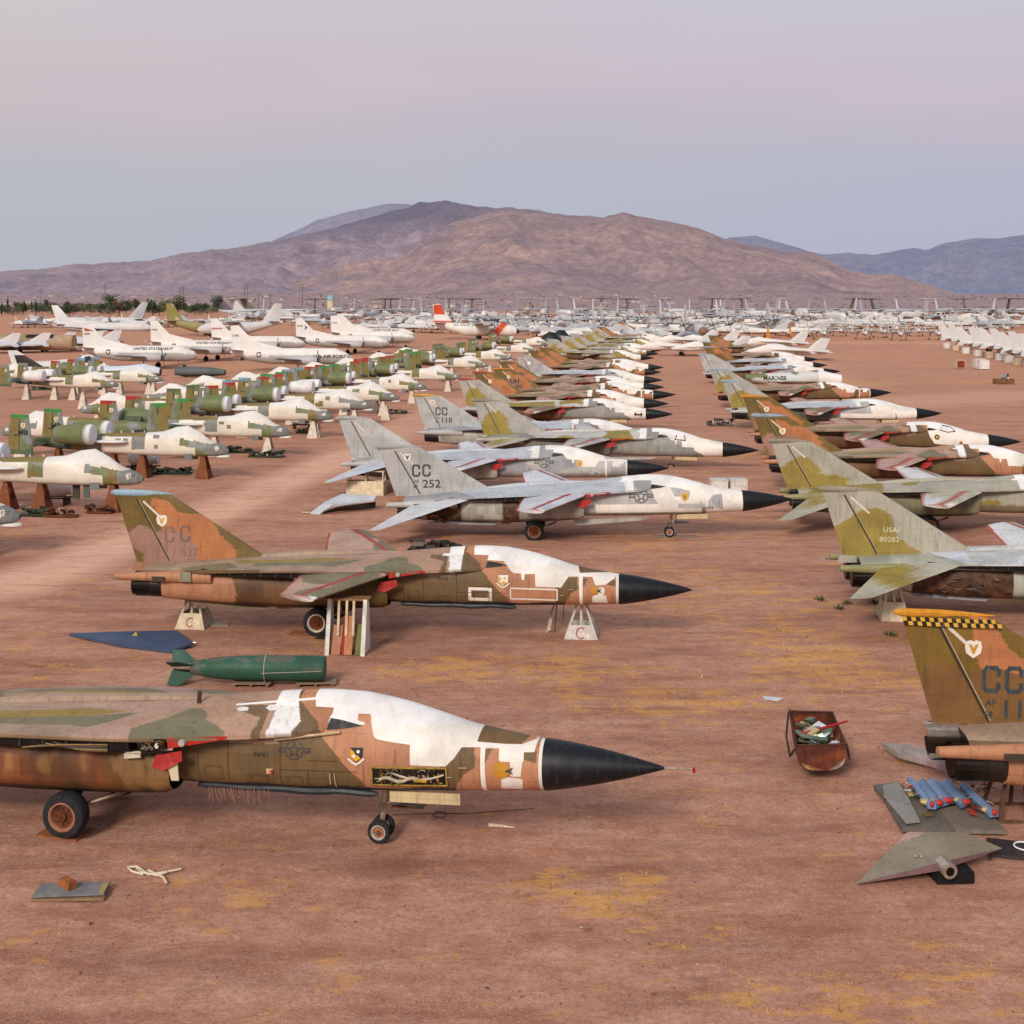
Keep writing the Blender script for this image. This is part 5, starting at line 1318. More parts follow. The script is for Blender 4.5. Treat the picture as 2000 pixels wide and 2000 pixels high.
def nose_101(num, faint=False, tx=(4.69, 2.02, .105), ro=(5.67, 2.2, .21), bd=(7.18, 2.15, .155), ds=(10.57, 1.84, .19)):
    def f(mk):
        mk.part('stencil_number').text(num, *tx, srgb(30, 30, 28), 1.0, 0, .02)
        mk.part('star_insignia').roundel(*ro, srgb(44, 50, 62) if not faint else srgb(92, 78, 62), .022 if not faint else .03)
        # wing badge: a two-coloured shield over a white scroll
        mk.part('unit_badge'); x, z, r = bd
        mk.fan([(x - r, z + r), (x + r, z + r), (x + r * .95, z - .3 * r), (x, z - 1.1 * r), (x - r * .95, z - .3 * r)], srgb(30, 28, 28) if not faint else srgb(228, 224, 214))
        mk.fan([(x - r * .95, z + r * .9), (x - r * .9, z - .3 * r), (x, z - r), (x + r * .7, z - .5 * r)], srgb(214, 158, 40))
        mk.disc(x + .3 * r, z + .45 * r, r * .24, WH if not faint else srgb(196, 150, 60), 10); mk.disc(x - .35 * r, z - .2 * r, r * .22, WH, 10)
        mk.line([(x - 1.15 * r, z - .6 * r), (x - .5 * r, z - 1.15 * r), (x, z - 1.4 * r), (x + .5 * r, z - 1.15 * r), (x + 1.15 * r, z - .6 * r)], r * .28, srgb(226, 220, 208))
        mk.part('gold_disc').disc(*ds, srgb(190, 134, 36), 26)
        a, b, r = ds; mk.fan([(a - .02 + .1, b - .02), (a + .27, b + .07), (a + .22, b - .02), (a + .27, b - .1)], srgb(60, 60, 56))
        sm = srgb(66, 52, 36)
        for k, ln in enumerate(([(5.33, 1.32), (5.33, 2.46)], [(5.33, 1.76), (7.2, 1.76)], [(6.0, 1.32), (6.0, 1.76)], [(6.0, 2.0), (6.72, 2.0)], [(4.05, 1.35), (4.05, 2.3)], [(3.3, 1.4), (3.3, 2.2)], [(9.62, 1.35), (9.62, 2.2)], [(7.35, 1.2), (7.35, 1.95)], [(8.1, 1.95), (8.1, 2.3)], [(6.6, 1.3), (6.6, 1.76)], [(4.6, 1.35), (4.6, 1.62), (5.0, 1.62), (5.0, 1.35)], [(5.5, 1.4), (5.85, 1.4), (5.85, 1.62), (5.5, 1.62), (5.5, 1.4)], [(3.45, 1.5), (3.9, 1.5), (3.9, 1.8), (3.45, 1.8), (3.45, 1.5)])):
            mk.part('panel_seam', k).line(ln, .011, sm)
        for k, ln in enumerate(([(6.55, 1.45), (6.55, 1.72)], [(6.68, 1.38), (6.66, 1.7)], [(9.6, 1.9), (9.78, 1.9)], [(9.3, 1.68), (9.42, 1.68)])): mk.part('chalk_mark', k).line(ln, .014, srgb(200, 184, 160))
    return f


def nose_grey(num):
    def f(mk):
        c = srgb(66, 66, 66)
        mk.part('star_insignia').roundel(5.9, 2.3, .36, c, .05); mk.part('unit_badge').shield(8.3, 2.2, .24, srgb(216, 170, 80), srgb(150, 110, 70))
        mk.part('stencil_number').text(num, 9.3, 1.45, .16, c)
    return f




def jet(k, name_label, X, Y, yaw, pit, dz, P, group):
    P = dict(P); P['pitch'] = -pit
    return bomber('bomber', name_label, (X, Y, zg(Y) + dz), yaw, P, group)


SEA = dict(scheme='sea', fin='sea')
L1 = jet('L1', 'nearest brown camouflaged bomber with FV101 on its side', -10.45, 33.45, -.193, .0215, .08, dict(SEA, ngz=-.22, detail=3, wings=None, nosemarks=nose_101('FV101'), cover=COVER_A, bay=True, seed=2), GL)
L2 = jet('L2', 'brown camouflaged bomber FV103 with wing stubs, standing on trestles marked C', -7.31, 52.53, -.109, 0, .16, dict(SEA, detail=2, finmarks=fin_badge(True), nosemarks=nose_101('FV103', True, (4.58, 2.19, .125), (5.55, 2.32, .23), (7.12, 2.22, .19), (10.57, 1.86, .15)), cover=COVER_B, nosegear=False, hub=(srgb(130, 70, 36), srgb(226, 214, 196)), seed=2, cap=srgb(150, 178, 190)), GL)
GRYP = dict(scheme='grey', fin='grey', wingcol=(srgb(206, 208, 214), srgb(196, 198, 206)), stripe=srgb(160, 66, 60), nacelle=srgb(160, 154, 142), boom=LG, cap=srgb(170, 168, 160))
L3 = jet('L3', 'light grey bomber with CC 252 on its tail and a drooping tailplane', 1.30, 74.33, -.046, .0262, -.06, dict(GRYP, ngz=-.12, detail=2, belly_door=True, uncover=[[(7.5, 2.5), (7.75, 1.95), (8.6, 1.95), (8.6, 2.3), (7.9, 2.45)], [(9.55, 1.35), (9.6, 1.75), (9.85, 2.05), (10.35, 2.1), (10.4, 1.25)], [(7.9, 1.3), (9.4, 1.3), (9.4, 1.55), (7.9, 1.55)]], open=[(-5.9, -4.0), (-1.7, -.8)], cover=COVER_BIG, stab=True, stabcol=srgb(206, 206, 210), finmarks=fin_cc('252', bcol=srgb(90, 70, 110)), nosemarks=nose_grey('FV079'), seed=3), GL)
L4 = jet('L4', 'grey bomber with faded tail lettering directly behind the CC 252 bomber', -3.51, 92.16, -.133, .0099, -.15, dict(GRYP, detail=1, stab=True, stabcol=srgb(196, 200, 208), nosemarks=nose_grey('FV'), finmarks=lambda mk: mk.part('faded_badge').shield(-6.7, 4.15, .26, srgb(196, 180, 172), srgb(186, 172, 166)).part('serial_number').text('2', -5.9, 2.95, .44, srgb(110, 110, 110)), seed=4, gear=False), GL)
L5 = jet('L5', 'grey bomber with mustard tail patch and a white band behind its black radome', 5.31, 107.2, -.181, -.012, -.2, dict(scheme='palegrey', fin='tangrey', detail=1, belly_door=True, nosemarks=lambda mk: mk.part('canopy_frame').line([(7.8, 2.55), (7.95, 3.02)], .07, DK).line([(7.8, 2.55), (8.6, 2.5), (8.5, 2.95)], .07, DK), cover=COVER_WHITE_NOSE, seed=6, wingcol=(srgb(190, 188, 186), srgb(170, 166, 160)), nacelle=srgb(110, 104, 92), boom=OG, stab=True, stabcol=OG, cap=srgb(140, 140, 120)), GL)
L6 = jet('L6', 'light grey bomber with CC 118 on its orange-tipped tail', .19, 113.2, -.133, 0, -.07, dict(GRYP, detail=1, finmarks=fin_cc('118'), cap=srgb(196, 150, 66), gear=False, nosemarks=nose_grey('FV'), seed=7), GL)
farL = [
    ('L7', 'bomber with red-tipped mustard and grey tail and an open equipment hole near its nose', 2.73, 141.2, -.2, 0, -.3, dict(scheme='palegrey', fin='tangrey', cap=srgb(170, 80, 66), cover=COVER_WHITE_NOSE, nosemarks=lambda mk: mk.part('equipment_hole').disc(10.75, 1.78, .42, DK, 14, .36).fan([(10.5, 1.7), (10.8, 1.95), (11, 1.6)], RUSTC * .6))),
    ('L8', 'brown bomber with red-tipped tail and white badge, just behind the red-tipped mustard tail', 3.99, 155.9, -.2, 0, -.3, dict(SEA, cap=srgb(170, 74, 52), finmarks=fin_badge())),
    ('L9', 'brown bomber with orange-tipped tail lettered UH 053', 6.26, 167.6, -.158, .015, -.3, dict(SEA, cap=srgb(206, 140, 60), finmarks=fin_badge(False, ('UH', '053')))),
    ('L10', 'dark brown bomber with tail lettered UH, behind the UH 053 tail', 6.84, 184.7, -.22, .01, -.3, dict(SEA, cap=srgb(110, 92, 60), finmarks=lambda mk: mk.text('UH', -6.4, 3.3, .62, srgb(40, 38, 34)))),
    ('L11', 'pinkish grey bomber with a white badge and a lone T on its tail', 9.09, 206.9, -.22, -.01, -.33, dict(scheme='grey', fin='pinkgrey', cap=srgb(170, 160, 150), finmarks=lambda mk: mk.part('wing_badge').shield(-6.6, 4.0, .3, WH, srgb(220, 214, 206)).part('tail_code').text('T', -5.0, 3.4, .5, srgb(90, 80, 80)))),
    ('L12', 'brown bomber whose tail shows just behind the pinkish grey tail', 11.47, 229.1, -.25, 0, -.35, dict(SEA, cap=srgb(120, 96, 60))),
    ('L13', 'brown and tan bomber, second tail behind the pinkish grey one', 13.65, 245.4, -.2, 0, -.36, dict(SEA, cap=srgb(120, 96, 60), seed=9)),
    ('L14', 'grey and mustard bomber at the near end of the bunch of mustard tails', 15.97, 284.5, -.17, -.02, -.18, dict(scheme='drab', fin='tangrey')),
    ('L15', 'second grey and mustard bomber in the bunch of mustard tails', 19.67, 308.2, -.2, -.02, -.29, dict(scheme='drab', fin='tangrey', seed=3)),
    ('L16', 'third grey and mustard bomber in the bunch of mustard tails', 22.81, 328.1, -.22, -.02, -.32, dict(scheme='drab', fin='tangrey', seed=5)),
    ('L17', 'fourth grey and mustard bomber in the bunch of mustard tails', 27.1, 352.7, -.19, -.012, -.28, dict(scheme='drab', fin='drab', seed=6)),
    ('L18', 'fifth and farthest grey and mustard bomber in the bunch of mustard tails', 31.28, 384.5, -.19, -.018, -.27, dict(scheme='drab', fin='tangrey', seed=8)),
    ('L19', 'brown bomber near the far end of the left row, before the pale grey tail', 34.07, 399.8, -.16, -.015, -.22, dict(SEA)),
    ('L20', 'pale grey bomber near the far end of the left row, between two brown tails', 42.8, 452, -.16, -.02, -.24, dict(GRYP)),
    ('L21', 'brown bomber farthest away in the left row', 46.5, 478, -.16, -.02, -.27, dict(SEA, seed=4)),
]
for k, lab, X, Y, yaw, pit, dz, P in farL:
    P = dict(P); P.setdefault('seed', hash(k) % 7 if False else int(k[1:])); P['gear'] = Y < 160; P['detail'] = 1 if Y < 215 else 0; P.setdefault('nosemarks', None)
    if 'cover' not in P: P['cover'] = [COVER0, COVER_BIG, COVER_WHITE_NOSE][int(k[1:]) % 3]
    jet(k, lab, X, Y, yaw, pit, dz, P, GL)

# ---- right row
DRAB = dict(scheme='drab', fin='drab', wingcol=(srgb(206, 206, 206), OG), nacelle=srgb(120, 116, 90), boom=srgb(150, 144, 100), cap=srgb(150, 140, 118))
R1 = jet('R1', 'brown bomber with yellow-tipped checkered tail, cut off by the right edge', 18.34, 34.0, .034, -.034, -.38, dict(scheme='sea', fin='sea2', detail=2, stab=False, tail=True, cap=srgb(222, 150, 40), shroud=TN * .85, nozzle=srgb(60, 52, 46), gear=False, nosegear=False, one_boom=True, metal_shroud=True, capr=.11, finmarks=lambda mk: (fin_cc('117', x0=-6.78, z=3.3, col=srgb(58, 66, 72))(mk), mk.part('checker_band'), [mk.fan([(-8.66 + .03 * j + i * .112, 5.1 - j * .1), (-8.66 + .03 * j + (i + 1) * .112, 5.1 - j * .1), (-8.63 + .03 * j + (i + 1) * .112, 5.0 - j * .1), (-8.63 + .03 * j + i * .112, 5.0 - j * .1)], srgb(30, 28, 26) if (i + j) % 2 else srgb(222, 170, 60)) for j in range(2) for i in range(0, 21 + j)])), GR)
R2 = jet('R2', 'pale grey and mustard bomber with USAF 80282 on its tail and tailplane drooping', 21.64, 55.4, -.076, -.012, -.15, dict(DRAB, detail=2, scheme='bleached', nacelle=srgb(184, 186, 170), shroud=OG, open=[(-5.2, -1.2)], stab=True, stabpts=[(-3.0, 1.5, 2.5), (-6.5, 1.5, 2.2), (-8.2, 4.0, 1.45), (-7.3, 4.25, 1.6)], stabcol=OG, stripe=srgb(176, 78, 70), gear=False, nosegear=True, rise=.7, finmarks=lambda mk: mk.part('service_name').text('USAF', -6.15, 3.45, .22, srgb(206, 196, 160), 1.1).part('serial_number').text('80282', -6.3, 3.05, .22, srgb(206, 196, 160), 1.1), seed=12), GR)
R3 = jet('R3', 'pale grey and mustard bomber without lettering, next behind the USAF 80282 bomber', 23.77, 76.76, -.102, .008, -.17, dict(DRAB, detail=1, stab=True, stabcol=MU, redpanel=False, seed=14, gear=True), GR)
R4 = jet('R4', 'brown camouflaged bomber with pale blue tail tip in the right row', 25.62, 92.6, -.115, 0, -.08, dict(SEA, detail=1, fin='sea', cap=srgb(150, 170, 186), finmarks=fin_badge(), seed=15, wingcol=(srgb(186, 150, 146), PK), gear=False), GR)
R5 = jet('R5', 'brown camouflaged bomber with orange tail tip, black radome reaching the right edge', 28.08, 111.8, -.076, -.013, -.13, dict(SEA, detail=1, cap=srgb(206, 140, 50), finmarks=fin_badge(), nosemarks=lambda mk: mk.part('canopy_frame').line([(7.5, 2.72), (7.75, 3.08), (8.4, 2.98), (8.75, 2.62), (8.1, 2.55), (7.5, 2.72)], .07, DK).part('unit_badge').disc(7.2, 2.15, .22, srgb(30, 28, 28), 14).disc(7.2, 2.15, .12, YEL, 10), cover=COVER_BIG[:2] + COVER0[2:], seed=16, gear=False), GR)
R6 = jet('R6', 'grey and mustard bomber with a white nose, before the one with the brown nose', 30.7, 139.3, .0, 0, -.29, dict(scheme='grey', fin='tangrey', detail=1, cover=COVER_BIG, seed=17, nacelle=srgb(90, 86, 80)), GR)
R7 = jet('R7', 'grey-tailed bomber with white canopy and brown nose panels', 33.75, 168.2, .02, .02, -.32, dict(scheme='sea', fin='tangrey', detail=1, cover=COVER0, seed=18), GR)
farR = [
    ('R8', 'grey bomber with one dark red dot on its pale tail', 39.46, 218, -.03, .03, -.23, dict(scheme='grey', fin='grey', finmarks=lambda mk: mk.disc(-6.6, 4.1, .1, RED))),
    ('R9', 'brown bomber with mustard-edged tail beside the twin-finned white jets', 44.93, 250, .0, 0, -.28, dict(scheme='grey', fin='sea2')),
    ('R10', 'brown bomber with white tail badge, second from the far end of the right row', 47.1, 268, -.12, 0, 0, dict(SEA, finmarks=fin_badge())),
    ('R11', 'brown bomber at the far end of the right row', 54.8, 312, -.12, 0, 0, dict(SEA, seed=3)),
]
for k, lab, X, Y, yaw, pit, dz, P in farR:
    P = dict(P); P.setdefault('seed', int(k[1:]) + 20); P['gear'] = False; P['detail'] = 1 if Y < 220 else 0; P['cover'] = COVER_BIG
    jet(k, lab, X, Y, yaw, pit, dz, P, GR)

# ================================================================ attack jets on trestles, left rows
GA = 'attack jet fuselages with noses to the right'; GB = 'attack jet fuselages with noses to the left'; GC = 'attack jet fuselages in the far left group'
BLUE_T, RED_T, GRN_T = srgb(120, 160, 190), srgb(176, 46, 40), srgb(60, 140, 70)
rowA = [  # nose pixel, fin tip colour, engines, extras, label
    (39, 1010, DGR, 0, dict(front_only=False, nosenum='970', detail=2), 'attack jet numbered 970, only its grey nose entering at the left edge'),
    (280, 936, RED_T, 1, dict(detail=2, nosenum='262', hang=True, nosecap=False), 'white-coated attack jet numbered 262 on rusty trestles, nearest in the left rows'),
    (447, 881, GRN_T, 2, dict(detail=2, code='MB', nosenum='173', windows=[(-5.6, -5.1, 2.95, 3.25), (-5.5, -5.15, 2.2, 2.5), (-7.9, -7.55, 2.7, 2.95), (-8.5, -8.1, 2.7, 2.95)]), 'attack jet with green fin tips lettered MB, engine fitted with a white cover'),
    (567, 845, RED_T, 0, dict(windows=[(-6.1, -5.6, 2.7, 3), (-5.3, -4.9, 2.3, 2.7), (-7.4, -7, 2.6, 2.9), (-6.9, -6.6, 2.4, 2.7)]), 'attack jet with four small green windows in its coating and red fin tips'),
    (650, 814, DGR, 2, dict(), 'attack jet with plain dark fin tips, fourth nose along the row'),
    (727, 793, BLUE_T, 2, dict(windows=[(-5, -4.5, 2.7, 3.1), (-6, -5.2, 2.0, 2.5)]), 'attack jet with blue fin tips, fifth nose along the row'),
    (780, 777, GRN_T, 2, dict(engcol=WH, windows=[(-5.4, -4.6, 2.7, 3.1)]), 'attack jet with green fin tips and a white engine, sixth nose along the row'),
    (833, 757, RED_T, 2, dict(windows=[(-5, -4.6, 2.7, 3.1)]), 'attack jet with red fin tips, seventh nose along the row'),
    (900, 737.5, RED_T, 2, dict(), 'attack jet with red fin tips, eighth nose along the row'),
    (954, 714, GRN_T, 2, dict(), 'attack jet with green fin tips, ninth nose along the row'),
    (1000, 699.5, DGR, 2, dict(), 'attack jet, tenth nose along the row, beside the pinkish grey tail'),
    (1052, 686, DGR, 1, dict(), 'attack jet, eleventh nose along the row'),
    (1075, 672, DGR, 1, dict(), 'attack jet, twelfth nose along the row, beside the black covers'),
]
yawA = -.115
stands = []
for i, (u, v, top, eng, X, lab) in enumerate(rowA):
    x, y, z = at(u, v, 2.05)
    P = dict(tops=top, engines=eng, seed=30 + i); P.update(X); P.setdefault('detail', 1)
    attack_jet(lab, (x, y, z), yawA, P, GA)
    c, s_ = cos(yawA), sin(yawA)
    for xx in (-1.9, -6.6, -8.9, -13.2):
        stands.append((x + xx * c, y + xx * s_, z, yawA, xx, i, lab))
rowB = [(2, 838, GRN_T, 1), (156, 796, RED_T, 0), (280, 775, RED_T, 0), (350, 757, BLUE_T, 1), (432, 748, GRN_T, 0), (505, 737, RED_T, 1), (572, 726, RED_T, 1), (640, 716, GRN_T, 1), (705, 704, DGR, 1), (760, 693, DGR, 1)]
ORD = ['first', 'second', 'third', 'fourth', 'fifth', 'sixth', 'seventh', 'eighth', 'ninth', 'tenth', 'eleventh', 'twelfth']
for i, (u, v, top, eng) in enumerate(rowB):
    x, y, z = at(u, v, 2.3)
    attack_jet('attack jet facing left, %s from the front of its row' % ORD[i], (x, y, z), pi + yawA, dict(tops=top, engines=eng, seed=60 + i, nosecap=False, code='DM' if i == 0 else None, one=True), GB)
    c, s_ = cos(pi + yawA), sin(pi + yawA)
    for xx in (-1.9, -8.9): stands.append((x + xx * c, y + xx * s_, z, yawA, xx, 20 + i, ''))
rowC = [(232, 752, GRY, 2, WH, 'attack jet with a pale worn engine on tall pale trestles, far left'), (318, 742, RED_T, 2, GRN, 'attack jet with a green engine beside the starred fighter nose'), (-10, 733, BLUE_T, 1, GRN, 'attack jet cut off by the left edge, far left group')]
for i, (u, v, top, eng, ec, lab) in enumerate(rowC):
    x, y, z = at(u, v, 2.05)
    attack_jet(lab, (x, y, z), yawA if i < 2 else pi + yawA, dict(tops=top, engines=eng, engcol=ec, seed=80 + i), GC)
    for xx in (-2, -6.4, -9, -13): stands.append((x + xx * cos(yawA), y + xx * sin(yawA), z, yawA, xx, 30 + i, ''))
protoR = protoW = None
GS = 'trestles under the attack jets'
for (x, y, z, rz, xx, i, lab) in stands:
    rusty = i <= 2 or (i > 2 and xx == -13.2 and i % 2 == 0)
    h = 1.68 if xx > -10 else 2.0
    lb = 'rusty brown trestle under an attack jet fuselage' if rusty else 'pale wooden trestle under an attack jet fuselage'
    pr = protoR if rusty else protoW
    if pr is None:
        pr = stand(lb, (x, y, z), rz, 1.05, .3, 1.68, 1.1, srgb(132, 78, 50) if rusty else srgb(222, 208, 188), None, False, GS)
        if rusty: protoR = pr
        else: protoW = pr
        pr.scale = (1, 1, h / 1.68)
    else:
        d = dup(pr, (x, y, z), rz, lb, GS); d.scale = (1, 1, h / 1.68)

# nose trestles standing free in front of the row
for k, (u, v, hh) in enumerate([(617, 854, 1.9), (877, 763, 1.9), (163, 798, 2.0), (735, 806, 1.5), (957, 733, 1.9), (754, 820, 1.6), (300, 776, 2.0)]):
    d = dup(protoW, ground(u, v), -.1, 'free-standing white trestle in the alley of attack jets, %s of them' % ORD[k], GS); d.scale = (1, 1, hh / 1.68)

# ================================================================ trestles at the near bombers
stand('white trestle marked with a red C under the nose of the FV103 bomber', ground(1136, 1243), -.11, 1.3, .42, 1.28, 1.0, srgb(212, 204, 196), 'C')
stand('cream trestle marked with a red C under the tail of the FV103 bomber', ground(381, 1222), -.1, 1.22, .6, 1.0, 1.3, srgb(222, 204, 172), 'C', True, cut=.6)
stand('cream trestle under the tailplane of the USAF 80282 bomber', ground(1743, 1207), -.08, 1.15, .6, 1.2, 1.2, srgb(224, 206, 176), None, True, cut=.62)
stand('dark wooden trestle under the tail of the checkered bomber', ground(1990, 1590), .0, 1.5, .8, 1.5, 1.2, srgb(96, 66, 50), None, True, cut=.05)
for k, (u, v, lab, w_) in enumerate([(716, 965, 'broad cream trestle under the tail of the faded grey bomber', 2.6), (930, 912, 'cream trestle between the mustard-patched bomber and the CC 118 bomber', 2.0)]):
    x, y, z = ground(u, v); stand(lab, (x, y, z), -.12, w_, w_ * .95, 1.55, 1.2, srgb(224, 206, 172), None, True, cut=.6)

# tall wing trestle beside the second bomber: two boarded frames with rails and loose panels between them
t = thing('wing_trestle', 'tall white plank trestle holding up the striped wing stub, painted panels leaning in it', 'stand', ground(680, 1272), -.1)
for k, xx in enumerate((-.72, .62)):
    mb = MB(); c_ = srgb(224, 220, 214)
    mb.prism([(xx, -.62, 0), (xx, .62, 0), (xx + .04, .2, 1.95), (xx + .04, -.28, 1.95)], (.07 if k == 0 else .09, 0, 0), c_); mb.build('side_frame', M_WOOD, t, False)
    mb = MB(); mb.prism([(xx - .02, -.66, 0), (xx + .14, -.66, 0), (xx + .16, -.3, 2.0), (xx + .02, -.3, 2.0)], (0, .05, 0), srgb(230, 224, 214)); mb.build('corner_post', M_WOOD, t, False)
for xx in (-.32, -.02, .24):
    mb = MB(); mb.prism([(xx, -.5, .7), (xx + .09, -.5, .7), (xx + .09, -.3, 1.95), (xx, -.3, 1.95)], (0, .06, 0), srgb(216, 196, 160)); mb.build('upright', M_WOOD, t, False)
mb = MB(); mb.box((-.05, 0, 1.98), (1.75, .6, .07), srgb(150, 110, 78)); mb.build('top_board', M_WOOD, t, False)
for nm, x0, wd, hh, c1 in (('tan_panel', -.52, .34, 1.05, srgb(186, 130, 100)), ('red_edged_panel', -.1, .36, 1.38, srgb(190, 128, 96)), ('green_panel', .38, .24, 1.1, srgb(120, 120, 70))):
    mb = MB(); mb.prism([(x0, -.6, .02), (x0 + wd, -.6, .02), (x0 + wd + .06, -.3, hh), (x0 + .06, -.3, hh)], (0, .03, 0), c1)
    if nm == 'red_edged_panel': mb.prism([(x0 - .03, -.62, .02), (x0 + .05, -.62, .02), (x0 + .1, -.31, hh + .02), (x0 + .03, -.31, hh + .02)], (0, .04, 0), srgb(170, 46, 44))
    mb.build(nm, M_WOOD, t, False)

# folding ladder leaning on the nose of the second bomber
t = thing('boarding_ladder', 'thin rust-spotted pole ladder hanging by the nose of the FV103 bomber', 'ladder', ground(1068, 1236), -.1)
mb = MB(); mb.tube([(0, 0, 0), (.18, .05, .8), (.85, .42, 2.55)], .035, srgb(196, 176, 150), 7); mb.build('rail', M_RUST, t)
mb = MB(); mb.tube([(.3, .1, .0), (.38, .15, 1.1)], .025, srgb(120, 80, 60), 6); mb.tube([(.62, .12, .3), (.66, .2, 1.1)], .015, srgb(80, 60, 50), 6); mb.build('rung', M_RUST, t)
mb = MB(); mb.box((.12, .03, .35), (.12, .1, .5), srgb(206, 196, 184), 0, 0, .2); mb.build('foot_plate', M_RUST, t)
# ================================================================ things lying about near the bombers
def W(p, z): x, y, g = at(p[0], p[1], z); return np.array((x, y, g + z))


def slab(name, label, cat, pix, z, th, col, mat=M_PAINT, group=None, func=None):
    """flat sheet of irregular outline: outline measured on the photograph, lying at height z (one value or one per corner)"""
    zs = z if hasattr(z, '__len__') else [z] * len(pix)
    P = np.array([W(p, q) for p, q in zip(pix, zs)]); c = P.mean(0); c[2] = zg(c[1])
    mb = MB(); mb.prism(P - c, (0, 0, -th), col); o = mb.build(name, mat, None, False, func=func); o.location = c
    return tag(o, label, cat, group)


def camo_sheet(c1, c2, sc=.8, seed=3, th=.5):
    def f(V, C):
        o = np.tile(c1, (len(V), 1)); o[fbm(V[:, 0] * sc + 9, V[:, 1] * sc + 9, 2, seed) > th] = c2; return o
    return f


# dark blue fin panel
t = thing('fin_panel', 'long dark blue metal fin panel lying on the dirt near the green bomb', 'metal panel', ground(260, 1262))
P = [W(p, z) for p, z in zip([(135, 1237), (240, 1233), (346, 1231), (378, 1255), (334, 1271), (238, 1259)], (.12, .3, .32, .2, .12, .14))]
c = np.array(t.location); mb = MB(); mb.prism(np.array(P) - c, (0, 0, -.09), srgb(66, 82, 108)); mb.build('panel', M_PAINT, t, False)
mb = MB(); mb.prism([(-.25, .55, .2), (.05, .55, .2), (-.05, .55, .42)], (0, .03, 0), srgb(196, 160, 60)); mb.build('yellow_lug', M_PAINT, t, False)
mb = MB(); mb.cyl(np.array(P[3]) - c, np.array(P[3]) - c + np.array([.12, -.02, 0]), .05, .03, srgb(180, 176, 170), 8); mb.build('end_fitting', M_METAL, t)

# green finned bomb casing on pallets
x, y, z = ground(500, 1337); GB_ = srgb(46, 88, 70)
t = thing('bomb_casing', 'large dark green finned bomb casing tied down on low wooden pallets', 'bomb', (x, y, z), -.02, None)
def bombpaint(V, C):
    n = fbm(V[:, 0] * 1.6 + 3, V[:, 2] * 2 + V[:, 1] * 2, 4, 7); C = C * (0.8 + .4 * n)[:, None]; C[n > .66] = srgb(92, 96, 84); return C
xs = np.array([2.35, 2.34, 1.6, .3, -.6, -1.3, -1.9, -2.2]); rs = np.array([.40, .42, .43, .43, .41, .36, .27, .21])
fx_ = np.linspace(2.35, -2.2, 60); rf = np.interp(fx_, xs[::-1], rs[::-1])
tt = np.arange(36) * 2 * pi / 36
mb = MB(); mb.loft(np.array([[(a, r * cos(b), .56 + r * sin(b)) for b in tt] for a, r in zip(fx_, rf)]), GB_, True, True); mb.build('body', M_PAINT, t, func=bombpaint)
for k in range(4):
    a = pi / 4 + k * pi / 2 + .25; d = np.array([0, cos(a), sin(a)])
    o = np.array([0, 0, .56]); pts = [np.array([-2.0, 0, 0]) + d * .2, np.array([-2.55, 0, 0]) + d * .62, np.array([-2.95, 0, 0]) + d * .6, np.array([-2.85, 0, 0]) + d * .1]
    mb = MB(); mb.prism([o + p for p in pts], np.cross(d, [1, 0, 0]) * .035, GB_ * .85); mb.build('fin', M_PAINT, t, False)
mb = MB(); mb.tube([(.35, -.44 * cos(b) - .0, .56 + .45 * sin(b)) for b in np.linspace(-1.2, 2.2, 12)], .014, srgb(206, 196, 176), 5); mb.tube([(.35, -.1, .12), (.2, -.42, .15)], .012, srgb(206, 196, 176), 5); mb.tube([(.25, -.43, .5), (2.3, -.44, .58)], .01, srgb(196, 186, 166), 5); mb.build('lashing_rope', M_WOOD, t)
def pallet(loc, rz, w, d, label):
    t = thing('wood_pallet', label, 'pallet', loc, rz, 'low pallets under the bomb casing')
    for k in range(5):
        mb = MB(); mb.box((0, -d / 2 + (k + .5) * d / 5, .115), (w, d / 5 - .03, .03), srgb(150, 124, 100) * (1 - .08 * (k % 2))); mb.build('deck_board', M_WOOD, t, False)
    for k in (-1, 0, 1):
        mb = MB(); mb.box((k * w * .42, 0, .05), (.09, d, .1), srgb(120, 96, 76)); mb.build('bearer', M_WOOD, t, False)
pallet((x - .1, y + .1, z), 0, 1.3, .95, 'low grey pallet under the middle of the bomb casing'); pallet((x + 2.05, y + .1, z), .05, 1.35, .9, 'low brown pallet under the blunt end of the bomb casing')

# rusty hopper of scrap
c = np.array(ground(1600, 1500)); t = thing('scrap_hopper', 'rusty open tub with a rounded front, full of scrap', 'scrap bin', c, 0)
BLk, BRk, FRk, FLk = [W(p, .98) - c for p in ((1541, 1389), (1626, 1391), (1652, 1453), (1556, 1456))]
def hp(V, C):
    n = fbm(V[:, 0] * 3 + 5, V[:, 2] * 3 + V[:, 1], 4, 9); C = np.tile(srgb(150, 76, 44), (len(V), 1)); C[n > .52] = srgb(96, 46, 32); C[n < .38] = srgb(206, 150, 96); C[(n < .34) & (V[:, 2] > .35)] = srgb(226, 206, 186); return C
def hring(q, shrink=1.0, dz=0.0):
    l = BLk * (1 - q) + FLk * q; r = BRk * (1 - q) + FRk * q; m = (l + r) / 2; l = m + (l - m) * shrink; r = m + (r - m) * shrink
    dpt = .84 * min(1, .5 + q * 1.2) * (1 if q < .7 else 1 - ((q - .7) / .3) ** 3 * .25); out = []
    for a in np.linspace(0, pi, 22): out.append((l + r) / 2 + (l - r) / 2 * np.sign(cos(a)) * abs(cos(a)) ** .7 + np.array([0, 0, -dpt * sin(a) ** .6 + dz]))
    return out
qs = np.linspace(0, 1, 20)
mb = MB(); mb.sheet(np.array([hring(q) for q in qs]), (0, 0, 0)); nn_ = 22
